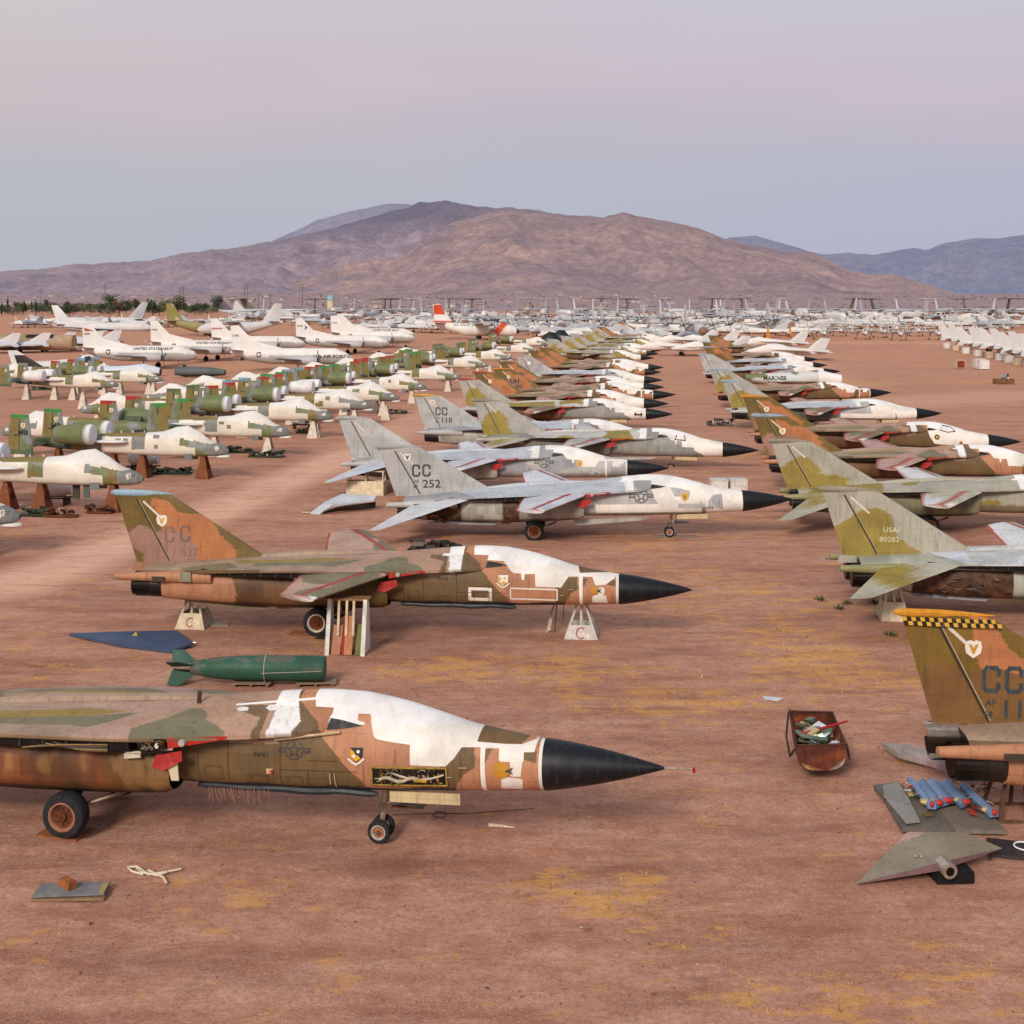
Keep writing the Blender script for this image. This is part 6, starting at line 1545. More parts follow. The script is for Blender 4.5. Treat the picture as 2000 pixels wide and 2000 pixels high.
mb.add(np.array(hring(0)), [tuple(range(nn_))], (0, 0, 0)); fr = np.array(hring(1)); bow = fr.copy(); bow[:, 1] -= .22 * np.sin(np.linspace(0, pi, nn_)) ** .6; mb.sheet(np.array([fr, bow]), (0, 0, 0)); mb.add(bow, [tuple(range(nn_))], (0, 0, 0))
mb.build('tub', M_RUST, t, func=hp)
mb = MB()
for a, b in ((BLk, BRk), (BRk, FRk), (FRk, FLk), (FLk, BLk)): mb.tube([a, b], .028, srgb(92, 56, 46), 6)
mb.build('rim', M_RUST, t)
for e, s_ in ((BLk, -1), (BRk * .5 + FRk * .5, 1)):
    mb = MB(); f_ = FLk if s_ < 0 else FRk; mb.tube([e + np.array([s_ * .02, 0, -.05]), e * .6 + f_ * .4 + np.array([s_ * .16, 0, -.35]), e * .2 + f_ * .8 + np.array([s_ * .14, 0, -.5]), f_ + np.array([s_ * .03, .05, -.1])], .03, srgb(80, 60, 54), 6); mb.build('lifting_rail', M_RUST, t)
rr = np.random.RandomState(8); mid = (BLk + BRk + FRk + FLk) / 4
GS2 = 'scrap pieces in the rusty tub'
for k in range(46):
    q = rr.uniform(.15, .97); l = BLk * (1 - q) + FLk * q; r = BRk * (1 - q) + FRk * q; p = l + (r - l) * rr.uniform(.18, .82) + np.array([0, 0, rr.uniform(-.36, -.04)])
    mb = MB(); mb.box((0, 0, 0), (rr.uniform(.15, .5), rr.uniform(.1, .4), rr.uniform(.01, .08)), [srgb(220, 220, 222), srgb(120, 140, 110), srgb(190, 170, 130), srgb(150, 156, 160), srgb(90, 96, 80)][k % 5], rr.uniform(0, 3), rr.uniform(-.5, .5), rr.uniform(-.4, .4)); o = mb.build('scrap_sheet', M_METAL if k % 2 else M_PAINT, None, False); o.location = p + c; tag(o, 'crumpled metal scrap heaped inside the rusty open tub', 'scrap', GS2)
mb = MB(); mb.tube([(-.7, -.2, 0), (.75, .25, .22)], .035, srgb(170, 40, 44), 7); o = mb.build('red_bar', M_PAINT); o.location = mid + c + np.array([.2, 0, -.12]); tag(o, 'thin red bar lying across the scrap in the rusty tub', 'bar')

slab('white_sheet', 'small white sheet lying flat on the dirt beyond the rusty tub', 'sheet', [(1489, 1359), (1531, 1363), (1520, 1368), (1494, 1364)], .04, .03, srgb(214, 216, 222))

# boards with blue slats
T6 = lambda p: (1700 + p[0] / 6.44, 1480 + p[1] / 6.44)
slab('base_board', 'grey weathered board under the blue slats, the left one', 'board', [T6(p) for p in ((40, 345), (345, 300), (560, 470), (860, 630), (1055, 880), (400, 885), (150, 470))], .16, .1, srgb(112, 104, 96), M_WOOD, 'boards under the blue slats')
slab('base_board', 'grey weathered board under the blue slats, the right one', 'board', [T6(p) for p in ((866, 640), (1300, 560), (1520, 700), (1710, 912), (1072, 902))], .17, .1, srgb(126, 114, 102), M_WOOD, 'boards under the blue slats')
slab('grey_panel', 'grey stencilled metal panel at the left end of the boards', 'metal panel', [T6(p) for p in ((155, 345), (345, 305), (480, 500), (525, 605), (170, 480))], .26, .05, srgb(146, 142, 136))
slab('grey_panel', 'lower grey metal panel with white stencil lying over the left board', 'metal panel', [T6(p) for p in ((200, 515), (540, 620), (620, 790), (445, 808))], .27, .05, srgb(150, 144, 140))
pl = srgb(104, 124, 154)
for k, (pts, nm) in enumerate([([(480, 262), (548, 296), (806, 600), (742, 592)], 'leftmost'), ([(600, 312), (672, 285), (897, 560), (832, 592)], 'second from the left'), ([(722, 312), (812, 285), (1016, 530), (924, 562)], 'middle and widest'), ([(890, 312), (985, 290), (1236, 550), (1160, 582)], 'second from the right'), ([(1140, 345), (1206, 352), (1592, 690), (1520, 702)], 'rightmost')]):
    P = [W(T6(p), .36) for p in pts]; c = np.mean(P, 0); c[2] = zg(c[1]); t = thing('slat_section', 'blue curved wing slat with red ends, %s of those on the boards' % nm, 'wing slat', c, 0, 'blue wing slats on the boards')
    a, b, cc, d = [p - c for p in P]; e1, e2 = (b - a) * .3, (cc - d) * .3; a, b, cc, d = a - e1, b + e1, cc + e2, d - e2; rows = []
    for q in np.linspace(0, 1, 7):
        l = a * (1 - q) + d * q; r = b * (1 - q) + cc * q
        rows.append([l + (r - l) * w_ + np.array([0, 0, .08 * sin(pi * w_)]) for w_ in np.linspace(0, 1, 9)] + [l + (r - l) * w_ + np.array([0, 0, -.1]) for w_ in (1, .5, 0)])
    mb = MB(); mb.loft(np.array(rows), srgb(120, 144, 180) * (1 - .1 * (k % 2)), True, True); mb.build('skin', M_PAINT, t)
    mb = MB(); e = (d + cc) / 2; wv = cc - d; mb.sphere(e + np.array([0, 0, .02]), (np.linalg.norm(wv) * .3, .07, .08), srgb(196, 56, 40), 10, 6); mb.build('end_rib', M_PAINT, t)
    mb = MB(); mb.sphere(e * .92 + a * .08 + np.array([-.05, .12, -.02]), (.16, .12, .08), srgb(206, 176, 110), 8, 5); mb.build('bracket', M_PAINT, t)

rq = np.random.RandomState(31)
for k in range(30):
    p = W(T6((rq.uniform(420, 1480), rq.uniform(330, 720))), .3); mb = MB()
    mb.box((0, 0, 0), (rq.uniform(.08, .3), rq.uniform(.04, .16), rq.uniform(.02, .08)), [srgb(190, 160, 100), srgb(180, 60, 44), srgb(210, 204, 196), srgb(60, 56, 54), srgb(120, 84, 90)][k % 5], rq.uniform(0, 3), rq.uniform(-.3, .3)); mb.tube([(-.1, 0, 0), (.1, .05, .06), (.22, -.04, .01)], .012, [srgb(60, 56, 54), srgb(200, 190, 170)][k % 2], 5)
    o = mb.build('metal_scrap', M_METAL if k % 3 == 0 else M_PAINT, None, False); o.location = p; tag(o, 'small metal piece strewn among the blue slats on the boards', 'scrap', 'small pieces among the blue slats')

# triangular tailplane on a rubber block
c = np.array(ground(1838, 1715))
t = thing('tailplane_panel', 'triangular mauve and grey-green tailplane lying flat at lower right', 'tailplane', c)
LT, T1, T2, RT, M_, Mb = [W(p, z) - c for p, z in (((1672, 1727), .06), ((1772, 1625), .42), ((1884, 1625), .45), ((1958, 1657), .42), ((1842, 1683), .52), ((1838, 1700), .3))]
def tp(V, C):
    o = np.tile(srgb(150, 136, 116), (len(V), 1)); p = fbm(V[:, 0] * .55 + 2, V[:, 1] * .55 + 7, 2, 5); o[p > .53] = srgb(190, 152, 146); return o
g_ = []
for q in np.linspace(0, 1, 26):
    lo = (LT * (1 - q / .62) + M_ * (q / .62)) if q < .62 else (M_ * (1 - (q - .62) / .38) + RT * ((q - .62) / .38))
    hi = (LT * (1 - q / .4) + T1 * (q / .4)) if q < .4 else (T1 * (1 - (q - .4) / .4) + T2 * ((q - .4) / .4) if q < .8 else T2 * (1 - (q - .8) / .2) + RT * ((q - .8) / .2))
    g_.append([lo * (1 - w_) + hi * w_ for w_ in np.linspace(0, 1, 22)])
mb = MB(); mb.sheet(np.array(g_), (0, 0, 0)); mb.build('upper_skin', M_PAINT, t, func=tp)
mb = MB(); mb.add(np.array([LT, M_, RT, Mb, T1 - [0, 0, .1], T2 - [0, 0, .1]]) - np.array([0, 0, .004]), [(0, 3, 1), (1, 3, 2), (0, 4, 3), (3, 4, 5), (3, 5, 2)], srgb(146, 112, 116)); mb.build('edge_skin', M_PAINT, t, False)
mb = MB(); p = M_ + np.array([0, -.02, -.1]); mb.cyl(p + [0.02, .2, 0], p + [.08, -.22, -.02], .17, .17, srgb(206, 196, 176), 18); mb.cyl(p + [.08, -.225, -.02], p + [.081, -.23, -.02], .1, .1, srgb(40, 36, 32), 14); mb.build('pivot_stub', M_METAL, t)
mk = Marks(); mk.disc(0, 0, .09, srgb(200, 196, 188), 14, .06); mk.disc(0, 0, .05, DK, 14, .035); pc = LT * .3 + T1 * .1 + T2 * .2 + M_ * .4; mk.build('access_hole', t, lambda x, z, l: np.stack([x + pc[0], z + pc[1], np.full_like(x, pc[2] + .06 + l)], 1), M_COVER)
mb = MB(); mb.box((0, 0, .13), (.85, .6, .26), srgb(30, 29, 30), .1); o = mb.build('rubber_block', M_RUBBER); o.location = ground(1856, 1716); tag(o, 'black rubber block propping the triangular tailplane at lower right', 'block')

# tailplane lying under the checkered tail, tow hook, grating, tyre
slab('tailplane_panel', 'long grey and mauve tailplane lying under the checkered tail', 'tailplane', [(1722, 1450), (1790, 1455), (1905, 1497), (1890, 1510), (1845, 1496), (1755, 1472)], [.35, .45, .5, .3, .3, .3], .12, srgb(160, 144, 140), M_PAINT, None, camo_sheet(srgb(150, 142, 134), srgb(176, 144, 146), 1.2))
mb = MB(); tyre(mb, (0, 0, 0), .5, .3, srgb(34, 33, 34)); o = mb.build('spare_tyre', M_RUBBER); o.location = np.array(ground(1908, 1512)) + np.array([0, 0, .16]); o.rotation_euler = (pi / 2, 0, 0); tag(o, 'black tyre lying flat under the checkered tail', 'tyre')
mb = MB(); mb.tube([W((1848, 1483), .75) - np.array(ground(1868, 1512)), W((1868, 1505), .3) - np.array(ground(1868, 1512))], .03, srgb(190, 160, 150), 6); mb.tube([np.array(p) for p in ((0, 0, .3), (-.2, -.1, .05), (.1, -.2, .04), (.25, 0, .08), (.12, .05, .3))], .025, srgb(200, 180, 170), 6); o = mb.build('tow_hook', M_METAL); o.location = ground(1868, 1512); tag(o, 'thin pale metal hook standing on the dirt under the checkered tail', 'hook')
c = np.array(ground(1985, 1668)); t = thing('metal_grating', 'dark slatted grating with a white hoop, cut by the right edge', 'grating', c, -.3)
for k in range(7):
    mb = MB(); mb.box((0, -.45 + k * .15, .1), (1.3, .07, .06), srgb(96, 92, 92)); mb.build('slat', M_METAL, t, False)
for k in (-1, 1):
    mb = MB(); mb.box((k * .6, 0, .05), (.08, 1.1, .1), srgb(84, 76, 70)); mb.build('edge_bar', M_RUST, t, False)
mb = MB(); mb.tube([(.2 + .25 * cos(a), .1 + .25 * sin(a), .17) for a in np.linspace(.5, 5.6, 18)], .02, WH, 6); mb.build('hoop', M_COVER, t)

# boards with brick, strap, small litter at lower left
c = np.array(ground(140, 1750)); t = thing('board_stack', 'two weathered boards stacked flat at lower left', 'boards', c, .06)
mb = MB(); mb.box((0, 0, .05), (1.55, .62, .05), srgb(150, 120, 92), -.03); mb.build('lower_board', M_WOOD, t, False)
mb = MB(); mb.box((0, .03, .13), (1.5, .6, .045), srgb(128, 128, 128), .02); mb.build('upper_board', M_WOOD, t, False)
mb = MB(); mb.box((.68, .02, .157), (.12, .5, .012), srgb(176, 150, 92), .02); mb.build('end_batten', M_WOOD, t, False)
mb = MB(); mb.box((0, 0, .08), (.42, .2, .16), srgb(176, 104, 60), -.7); o = mb.build('brick', M_RUST, None, False); o.location = c + np.array([-.12, .1, .155]); tag(o, 'orange brick lying on the stacked boards at lower left', 'brick')
c = np.array(ground(300, 1710)); mb = MB(); A4 = lambda p: np.array(at(p[0] / 2.76, 1300 + p[1] / 2.76)) - c
for ln in ([(690, 1095), (740, 1100), (800, 1135), (860, 1135), (975, 1105)], [(690, 1095), (710, 1125), (770, 1135), (800, 1120), (880, 1150), (895, 1185)], [(740, 1100), (760, 1130), (850, 1140), (900, 1128)]):
    mb.tube([A4(p) + np.array([0, 0, .04 + .03 * (i % 2)]) for i, p in enumerate(ln)], .028, srgb(222, 206, 180), 6)
o = mb.build('webbing_strap', M_COVER); o.location = c; tag(o, 'knotted cream webbing strap dropped on the dirt at lower left', 'strap')
mb = MB(); mb.tube([(-.3, .02, .06), (0, 0, .05), (.35, -.06, .03)], [.05, .035, .012], srgb(222, 196, 170), 7); o = mb.build('pale_stick', M_WOOD); o.location = ground(978, 1617); tag(o, 'pale stick on the dark patch right of the nose wheels', 'stick')
c = np.array(ground(860, 1590)); mb = MB(); mb.tube([(-1.2, -.1, .02), (-.2, .02, .02), (.6, -.02, .02), (2.0, .25, .02), (2.4, .3, .03)], .008, srgb(70, 54, 46), 5); mb.tube([(-.0 + .17 * cos(a), -.1 + .2 * sin(a), .03) for a in np.linspace(0, 6.2, 18)], .01, srgb(80, 62, 54), 5); o = mb.build('loose_wire', M_RUST); o.location = c; tag(o, 'thin dark wire with a loop lying right of the nose wheels', 'wire')
for k, (u, v, lab, w_) in enumerate([(618, 1662, 'thin wooden plank under the near main wheel of the FV101 bomber', 0)][:0]): pass
def plank(u, v, w_, d_, rz, label, col=srgb(150, 92, 60)):
    mb = MB(); mb.box((0, 0, .03), (w_, d_, .05), col, rz); o = mb.build('plank', M_WOOD, None, False); o.location = ground(u, v); tag(o, label, 'plank', 'planks under aircraft wheels')
plank(128, 1628, 1.15, .75, -.3, 'brown plank under the big wheel of the FV101 bomber')
plank(600, 1238, 1.3, .6, -.1, 'brown plank under the big wheel of the FV103 bomber')
plank(1040, 1047, 1.6, .7, -.05, 'grey plank under the big wheel of the CC 252 bomber', srgb(140, 120, 110)); plank(1316, 1048, 2.6, .5, -.05, 'grey plank under the nose wheels of the CC 252 bomber', srgb(140, 124, 116))
plank(430, 1221, .7, .5, .1, 'grey plank beside the C trestle under the tail of the FV103 bomber', srgb(150, 138, 124))

# grey tailplane on the ground by the CC 252 bomber
c = np.array(ground(670, 1000)); t = thing('tailplane_panel', 'pale grey folded tailplane lying on the dirt by the CC 252 tail', 'tailplane', c)
P = [W(p, z) - c for p, z in (((606, 1001), .1), ((635, 980), .55), ((668, 964), .8), ((735, 968), .85), ((730, 976), .7), ((650, 986), .5), ((625, 1002), .12))]
mb = MB(); mb.prism(P, (0, 0, -.1), srgb(206, 208, 212)); mb.build('skin', M_PAINT, t, False)
mb = MB(); mb.prism([W(p, z) - c for p, z in (((625, 1002), .1), ((660, 990), .45), ((734, 980), .5), ((733, 992), .1))], (0, .06, 0), srgb(40, 42, 38)); mb.build('underside', M_BLACK, t, False)
mb = MB(); mb.cyl(P[0], P[0] + np.array([-.5, 0, .02]), .04, .03, srgb(190, 160, 140), 8); mb.build('pivot', M_METAL, t)
# pair of white crates behind the CC 252 nose
def crate(loc, sz, rz, col, label, group, front=None, mat=M_WOOD):
    t = thing('crate', label, 'crate', loc, rz, group); w_, d_, h_ = sz
    mb = MB(); mb.box((0, 0, h_ / 2 + .1), (w_, d_, h_), col); mb.build('box', mat, t, False)
    mb = MB(); mb.box((0, 0, h_ + .12), (w_ + .06, d_ + .06, .06), col * .92); mb.build('lid', mat, t, False)
    for k in (-1, 1):
        mb = MB(); mb.box((k * w_ * .4, 0, .05), (.12, d_, .1), srgb(110, 90, 74)); mb.build('skid', M_WOOD, t, False)
    if front is not None: mb = MB(); mb.box((0, -d_ / 2 - .01, h_ / 2 + .1), (w_ * .86, .03, h_ * .86), front); mb.build('front_panel', M_RUST, t, False)
for k, (u, v, lab) in enumerate([(1408, 962, 'square white crate behind the CC 252 nose, the left of two'), (1446, 962, 'square white crate behind the CC 252 nose, the right of two')]):
    crate(np.array(ground(u, 981)) + np.array([0, 1, 0]), (1.1, 1.1, 1.25), 0, srgb(222, 216, 208), lab, 'pair of white crates behind the CC 252 nose')
for u, v, s_, cl, fr, lab in [(1874, 720, 1.75, srgb(214, 190, 170), srgb(150, 66, 34), 'pale crate with a rust-red front standing alone on the open dirt at right'), (1912, 719.5, 2.0, srgb(226, 216, 204), None, 'white crate at right on the open dirt, the rear one'), (1920, 721.5, 1.9, srgb(232, 226, 220), None, 'white crate at right on the open dirt, the front one')]:
    crate(ground(u, v), (s_, s_, s_ * .92), 0, cl, lab, 'crates on the open dirt at right', fr)
c = np.array(ground(1960, 750)); t = thing('scrap_box', 'low rusty box holding a big curved engine cowling at far right', 'scrap bin', c)
mb = MB(); [mb.box(p, s_, srgb(140, 96, 66)) for p, s_ in (((0, -.8, .45), (2.9, .08, .8)), ((0, .8, .45), (2.9, .08, .8)), ((-1.45, 0, .45), (.08, 1.6, .8)), ((1.45, 0, .45), (.08, 1.6, .8)), ((0, 0, .08), (2.9, 1.6, .06)))]; mb.build('box', M_RUST, t, False)
mb = MB(); aa = np.linspace(-.4, pi + .6, 16); mb.sheet(np.array([[(-.2 + q * .9, .6 * cos(a) * (1 - .3 * (1 - q)), 1.1 + .62 * sin(a) * (1 - .3 * (1 - q))) for a in aa] for q in np.linspace(0, 1, 4)]), srgb(190, 184, 176)); o = mb.build('engine_cowling', M_METAL); o.location = c; o.rotation_euler = (0, 0, -.7); tag(o, 'curved grey engine cowling sticking out of the low rusty box at right', 'cowling')

# dark wreckage behind the second bomber and dismantled parts elsewhere
def wreck(name, label, loc, rz, L_, seed, cols, h=.5, n=22):
    r = np.random.RandomState(seed); t = thing(name, label, 'scrap', loc, rz)
    mb = MB(); mb.box((0, 0, .1), (L_, L_ * .28, .12), cols[0]); mb.build('base', M_METAL, t, False)
    mb = MB()
    for k in range(n): mb.box((r.uniform(-.5, .5) * L_, r.uniform(-.14, .14) * L_, .15 + r.uniform(0, h)), (r.uniform(.1, .25) * L_, r.uniform(.05, .3), r.uniform(.04, .25)), cols[k % len(cols)], r.uniform(-.6, .6), r.uniform(-.4, .4), r.uniform(-.3, .3))
    mb.build('loose_parts', M_METAL, t, False)
    mb = MB()
    for k in range(8): a = r.uniform(-.45, .45) * L_; mb.tube([(a, r.uniform(-.2, .2), .1), (a + .2, 0, h + .1), (a + r.uniform(-.6, .6), r.uniform(-.3, .3), h * .6)], .03, cols[(k + 1) % len(cols)], 5)
    mb.build('tubing', M_METAL, t)
DARKS = [srgb(44, 42, 42), srgb(84, 80, 74), srgb(60, 66, 58), srgb(120, 112, 100)]
wreck('scrap_heap', 'blackened bare wing frame lying behind the FV103 bomber', ground(845, 1078), .12, 2.6, 3, DARKS, .4)
wreck('scrap_heap', 'heap of tangled grey metal on the dirt left of the right row', ground(1408, 832), 0, 2.6, 4, [srgb(120, 112, 108), srgb(90, 60, 50), srgb(60, 62, 58), srgb(170, 166, 160)], .6)
GRN2 = [srgb(66, 84, 66), srgb(90, 110, 86), srgb(46, 52, 46), srgb(130, 120, 104)]
for k, (u, v, L_, lab) in enumerate([(75, 1008, 2.4, 'green dismantled panels beside the numbered 970 nose'), (120, 1010, 2.0, 'dark and rust coloured scrap beside a rusty trestle at left'), (195, 1003, 1.6, 'flat brown scrap boards under the nose of the attack jet numbered 262'), (465, 884, 2.6, 'dark machinery heap ahead of the attack jet lettered MB'), (520, 893, 3.0, 'green machinery heap around a rusty trestle at mid left'), (600, 846, 2.2, 'dark machinery by the white trestle ahead of the red-tipped attack jet'), (765, 808, 3.4, 'green debris under the alley trestles'), (80, 762, 3.0, 'dark green parts between pale trestles at far left'), (330, 926, 3.4, 'long dark beam lying under the attack jet lettered MB'), (700, 800, 3, 'brown and green debris under the fifth nose')]):
    wreck('scrap_heap', lab, ground(u, v), -.1, L_, 20 + k, GRN2 if k not in (1, 2) else [srgb(130, 84, 56), srgb(70, 60, 50), srgb(160, 120, 90)], .35, 16)
# wrapped engines under the attack jets
for k, (u, v, lab) in enumerate([(108, 985, 'white wrapped engine on a dark cradle under the attack jet numbered 262'), (280, 922, 'white wrapped engine behind the rusty trestle of the attack jet lettered MB'), (590, 838, 'white wrapped bundle under the red-tipped attack jet with small windows')]):
    x, y, z = ground(u, v); t = thing('wrapped_engine', lab, 'engine', (x, y, z), -.15, 'wrapped engines under the attack jets')
    mb = MB(); rr_ = np.random.RandomState(k); tt = np.arange(20) * 2 * pi / 20
    mb.loft(np.array([[(a, r * cos(b) * (1 + .05 * sin(5 * b + a * 4)), 1.05 + r * sin(b) * (1 + .05 * cos(4 * b))) for b in tt] for a, r in ((-1.1, .42), (-.9, .5), (0, .52), (.7, .48), (.85, .36), (1.25, .42), (1.3, .1))]), srgb(216, 208, 204), True, True); mb.build('wrapping', M_COVER, t)
    mb = MB(); [mb.box(p, s_, srgb(48, 50, 46)) for p, s_ in (((0, -.4, .45), (2.4, .07, .09)), ((0, .4, .45), (2.4, .07, .09)), ((-.8, 0, .25), (.09, .9, .5)), ((.8, 0, .25), (.09, .9, .5)))]; mb.build('cradle', M_METAL, t, False)

# ================================================================ propeller airliners, transports, fighters in the middle distance
def by(u, Y, lx, yaw, dz=0.0):
    """root position so that local station lx stands at photo column u at distance Y"""
    X = (u - 1000) * Y / FPX; return (X - lx * cos(yaw), Y - lx * sin(yaw), zg(Y) + dz)


def sidetext(fus, items, yf):
    mk = Marks()
    for it in items: it(mk)
    mk.build('lettering', fus, lambda x, z, l: np.stack([x, -(yf(x, z) + .03 + l * 3), z], 1), M_FAR)


def ysec(S):
    X = np.array([f[0] for f in S['fus']]); o = np.argsort(X)
    def f(x, z):
        zc, ry, rz_ = [np.interp(x, X[o], np.array([q[k] for q in S['fus']])[o]) for k in (1, 2, 3)]
        return ry * np.sqrt(np.clip(1 - ((z - zc) / rz_) ** 2, 0, 1))
    return f


SC = spec_twinprop(); ysc = ysec(SC); BLK_ = srgb(60, 58, 60)
def insig(x, z, r): return lambda mk: (mk.disc(x, z, r, BLK_, 20), mk.star(x, z, r * .9, WHT), [mk.line([(x + k * r, z), (x + k * r * 2, z)], r * .45, WHT) for k in (-1, 1)])
GP_ = 'white twin-engined propeller airliners'
conv = [(168, 268, 'white propeller airliner numbered 14004, red flash on its tail, leftmost', '14004', 'UNITED STATES NAVY'), (300, 300, 'white propeller airliner numbered 14003, second from the left', '14003', 'UNITED STATES NAVY'), (418, 330, 'white propeller airliner with a faint red tail stripe, behind the US AIR FORCE one', None, None), (458, 256, 'white propeller airliner lettered US AIR FORCE below its windows', '17795', 'U.S. AIR FORCE'), (583, 335, 'white propeller airliner with a dark arrow on its tail', '141026', None), (651, 372, 'white propeller airliner whose tail overlaps the one on its right', '141003', None), (663, 405, 'white propeller airliner farthest right in its group', None, 'UNITED STATES NAVY')]
for k, (u, Y, lab, num, txt) in enumerate(conv):
    root, fus = airplane('propeller_airliner', lab, 'propeller plane', by(u, Y, -11.4, -.12), -.12, SC, GP_, nr=28)
    it = [insig(-6.2, 3.3, .55)]
    if txt: it.append(lambda mk, txt=txt: mk.text(txt, 4.6 if 'AIR' in txt else -1.0, 2.75 if 'AIR' in txt else 3.75, .62 if 'AIR' in txt else .5, BLK_, 1.2, 0, .02))
    sidetext(fus, it, ysc)
    fin = [c for c in root.children if c.name.startswith('tail_fin')][0]; mk = Marks()
    if num: mk.text(num, -11.8, 6.7, .42, srgb(110, 96, 80))
    if k == 0: mk.fan([(-11.7, 8.1), (-11.6, 7.5), (-9.6, 7.5)], srgb(186, 70, 50))
    if k == 2: mk.line([(-11.8, 6.4), (-9.4, 6.4)], .35, srgb(196, 130, 120))
    if k == 4: mk.fan([(-9.6, 6.9), (-9.9, 7.1), (-9.2, 6.5), (-9.9, 5.9), (-9.6, 6.1), (-9.0, 6.5)], srgb(40, 40, 44))
    if mk.items: mk.build('fin_markings', fin, lambda x, z, l: np.stack([x, np.full_like(x, -.22 - l), z], 1), M_FAR)

ORG = srgb(206, 74, 40)
def cgfin(V):
    o = np.tile(WHT, (len(V), 1)); m = (V[:, 2] > 8.0) & (V[:, 2] < 11.3) & (V[:, 0] < -11 + (11.4 - V[:, 2]) * .3) & (V[:, 0] > -13.9); o[m] = ORG; o[V[:, 2] < 6.2] = ORG; return o
def cgp(V, C):
    C = C.copy(); d = V[:, 0] + V[:, 2] * -.9; C[(d > 3.6) & (d < 6.6)] = ORG; C[(d > 2.7) & (d < 3.2)] = srgb(60, 70, 110); C[(V[:, 0] > 13.7)] = DK; return C
S_ = spec_fourprop(WHT, cgfin, cgp); root, fus = airplane('rescue_transport', 'white transport with orange tail and slanting orange nose band', 'transport plane', by(852, 440, -13, -.1), -.1, S_, None, nr=32)
sidetext(fus, [lambda mk: mk.text('U.S. COAST GUARD', -7, 4.4, .75, BLK_, 1.1, 0, .02)], ysec(S_))
S_ = spec_fourprop(srgb(206, 202, 200)); airplane('cargo_transport', 'pale grey high-winged transport facing left behind the airliners', 'transport plane', by(543, 464, -13, pi + .1), pi + .1, S_, None, nr=28)
def olfin(V):
    o = np.tile(srgb(140, 132, 70), (len(V), 1)); o[fbm(V[:, 0] * .4, V[:, 2] * .4, 2, 3) > .52] = srgb(196, 176, 156); return o
S_ = spec_fourprop(srgb(150, 140, 96), olfin); airplane('cargo_transport', 'olive and tan camouflaged transport with a tall olive tail', 'transport plane', by(330, 480, -13, -.1), -.1, S_, None, nr=28)
def ofus(V, C):
    o = np.tile(srgb(150, 132, 90), (len(V), 1)); o[fbm(V[:, 0] * .3, V[:, 2] * .5, 2, 8) > .5] = srgb(176, 146, 124); o[(V[:, 0] > -2) & (V[:, 0] < 5) & (V[:, 2] > 3.6)] = DK; return o
airplane('cargo_fuselage', 'wingless olive and tan fuselage with a black opening on top at far left', 'fuselage', by(70, 340, 0, -.05), -.05, dict(fus=[(10, 2.6, 1.9, 1.9), (-9, 2.6, 2.1, 2.1)], nx=30, paint=ofus), None, nr=28)
S_ = spec_tanker(LIGHT, srgb(222, 220, 222)); airplane('patrol_jet', 'light grey airliner with a tall pale tail at far left', 'jet plane', by(106, 540, -20, -.05, -2), -.05, S_, None)
airplane('patrol_jet', 'light grey jet facing left with a thin grey tail, near the yellow truck', 'jet plane', by(284, 600, -20, pi + .1, -1), pi + .1, spec_tanker(LIGHT, PALE * .9), None)

# fighters at the left
def starfin(V):
    o = np.tile(LIGHT, (len(V), 1)); o[(V[:, 2] > 3.2)] = srgb(46, 54, 66); o[(fbm(V[:, 0] * 2, V[:, 2] * 2, 1, 3) > .68) & (V[:, 2] > 3.2)] = WH; return o
for u, Y, c, fn, lab, fp in [(24, 262, LIGHT * .95, LIGHT, 'pale grey fighter fuselage behind the dark red-marked fighter', None), (38, 240, srgb(60, 48, 52), srgb(54, 44, 46), 'dark fighter fuselage with a red mark on its blunt tail', None), (166, 243, srgb(206, 212, 220), LIGHT, 'pale blue fighter with a dark starred tail and open black nose', starfin)]:
    airplane('fighter_fuselage', lab, 'fighter jet', by(u, Y, -8.2, -.12, -1.3), -.12, dict(spec_fighter(c, fn, 1.0, lambda V, C: np.where((V[:, 0:1] > 6.15), DK, C), True, fp), fus=[(6.2, 2.05, .5, .55), (6.1, 2.05, .62, .68), (4.6, 2.15, .85, 1.0), (3.2, 2.35, .95, 1.15), (0, 2.2, 1.25, .95), (-5, 2.1, 1.1, .85), (-8.2, 2.3, .5, .5)]), 'stripped fighters in the far left group', nr=24)
airplane('engine_section', 'dark grey wingless rear fuselage section on the dirt by the starred fighter', 'fuselage', by(392, 236, 0, -.12, -1.2), -.12, dict(fus=[(4.5, 2.1, .5, .5), (2, 2.2, .9, .8), (-3, 2.2, .95, .9), (-4.6, 2.2, .7, .6)], nx=20, col=srgb(92, 100, 98), low=srgb(70, 66, 66), zlow=1.9), None)
GF = 'grey fighters facing left at the far left'
for k, (u, Y) in enumerate([(33, 335), (92, 338), (141, 345), (196, 352), (231, 362)]):
    lb = 'pale grey fighter facing left, %s from the left in its file' % ORD[k]
    if k == 0: pf, _ = airplane('fighter_jet', lb, 'fighter jet', by(u, Y, -8.2, pi + .1), pi + .1, spec_fighter(srgb(204, 204, 208)), GF)
    else: dup(pf, by(u, Y, -8.2, pi + .1), pi + .1, lb, GF)
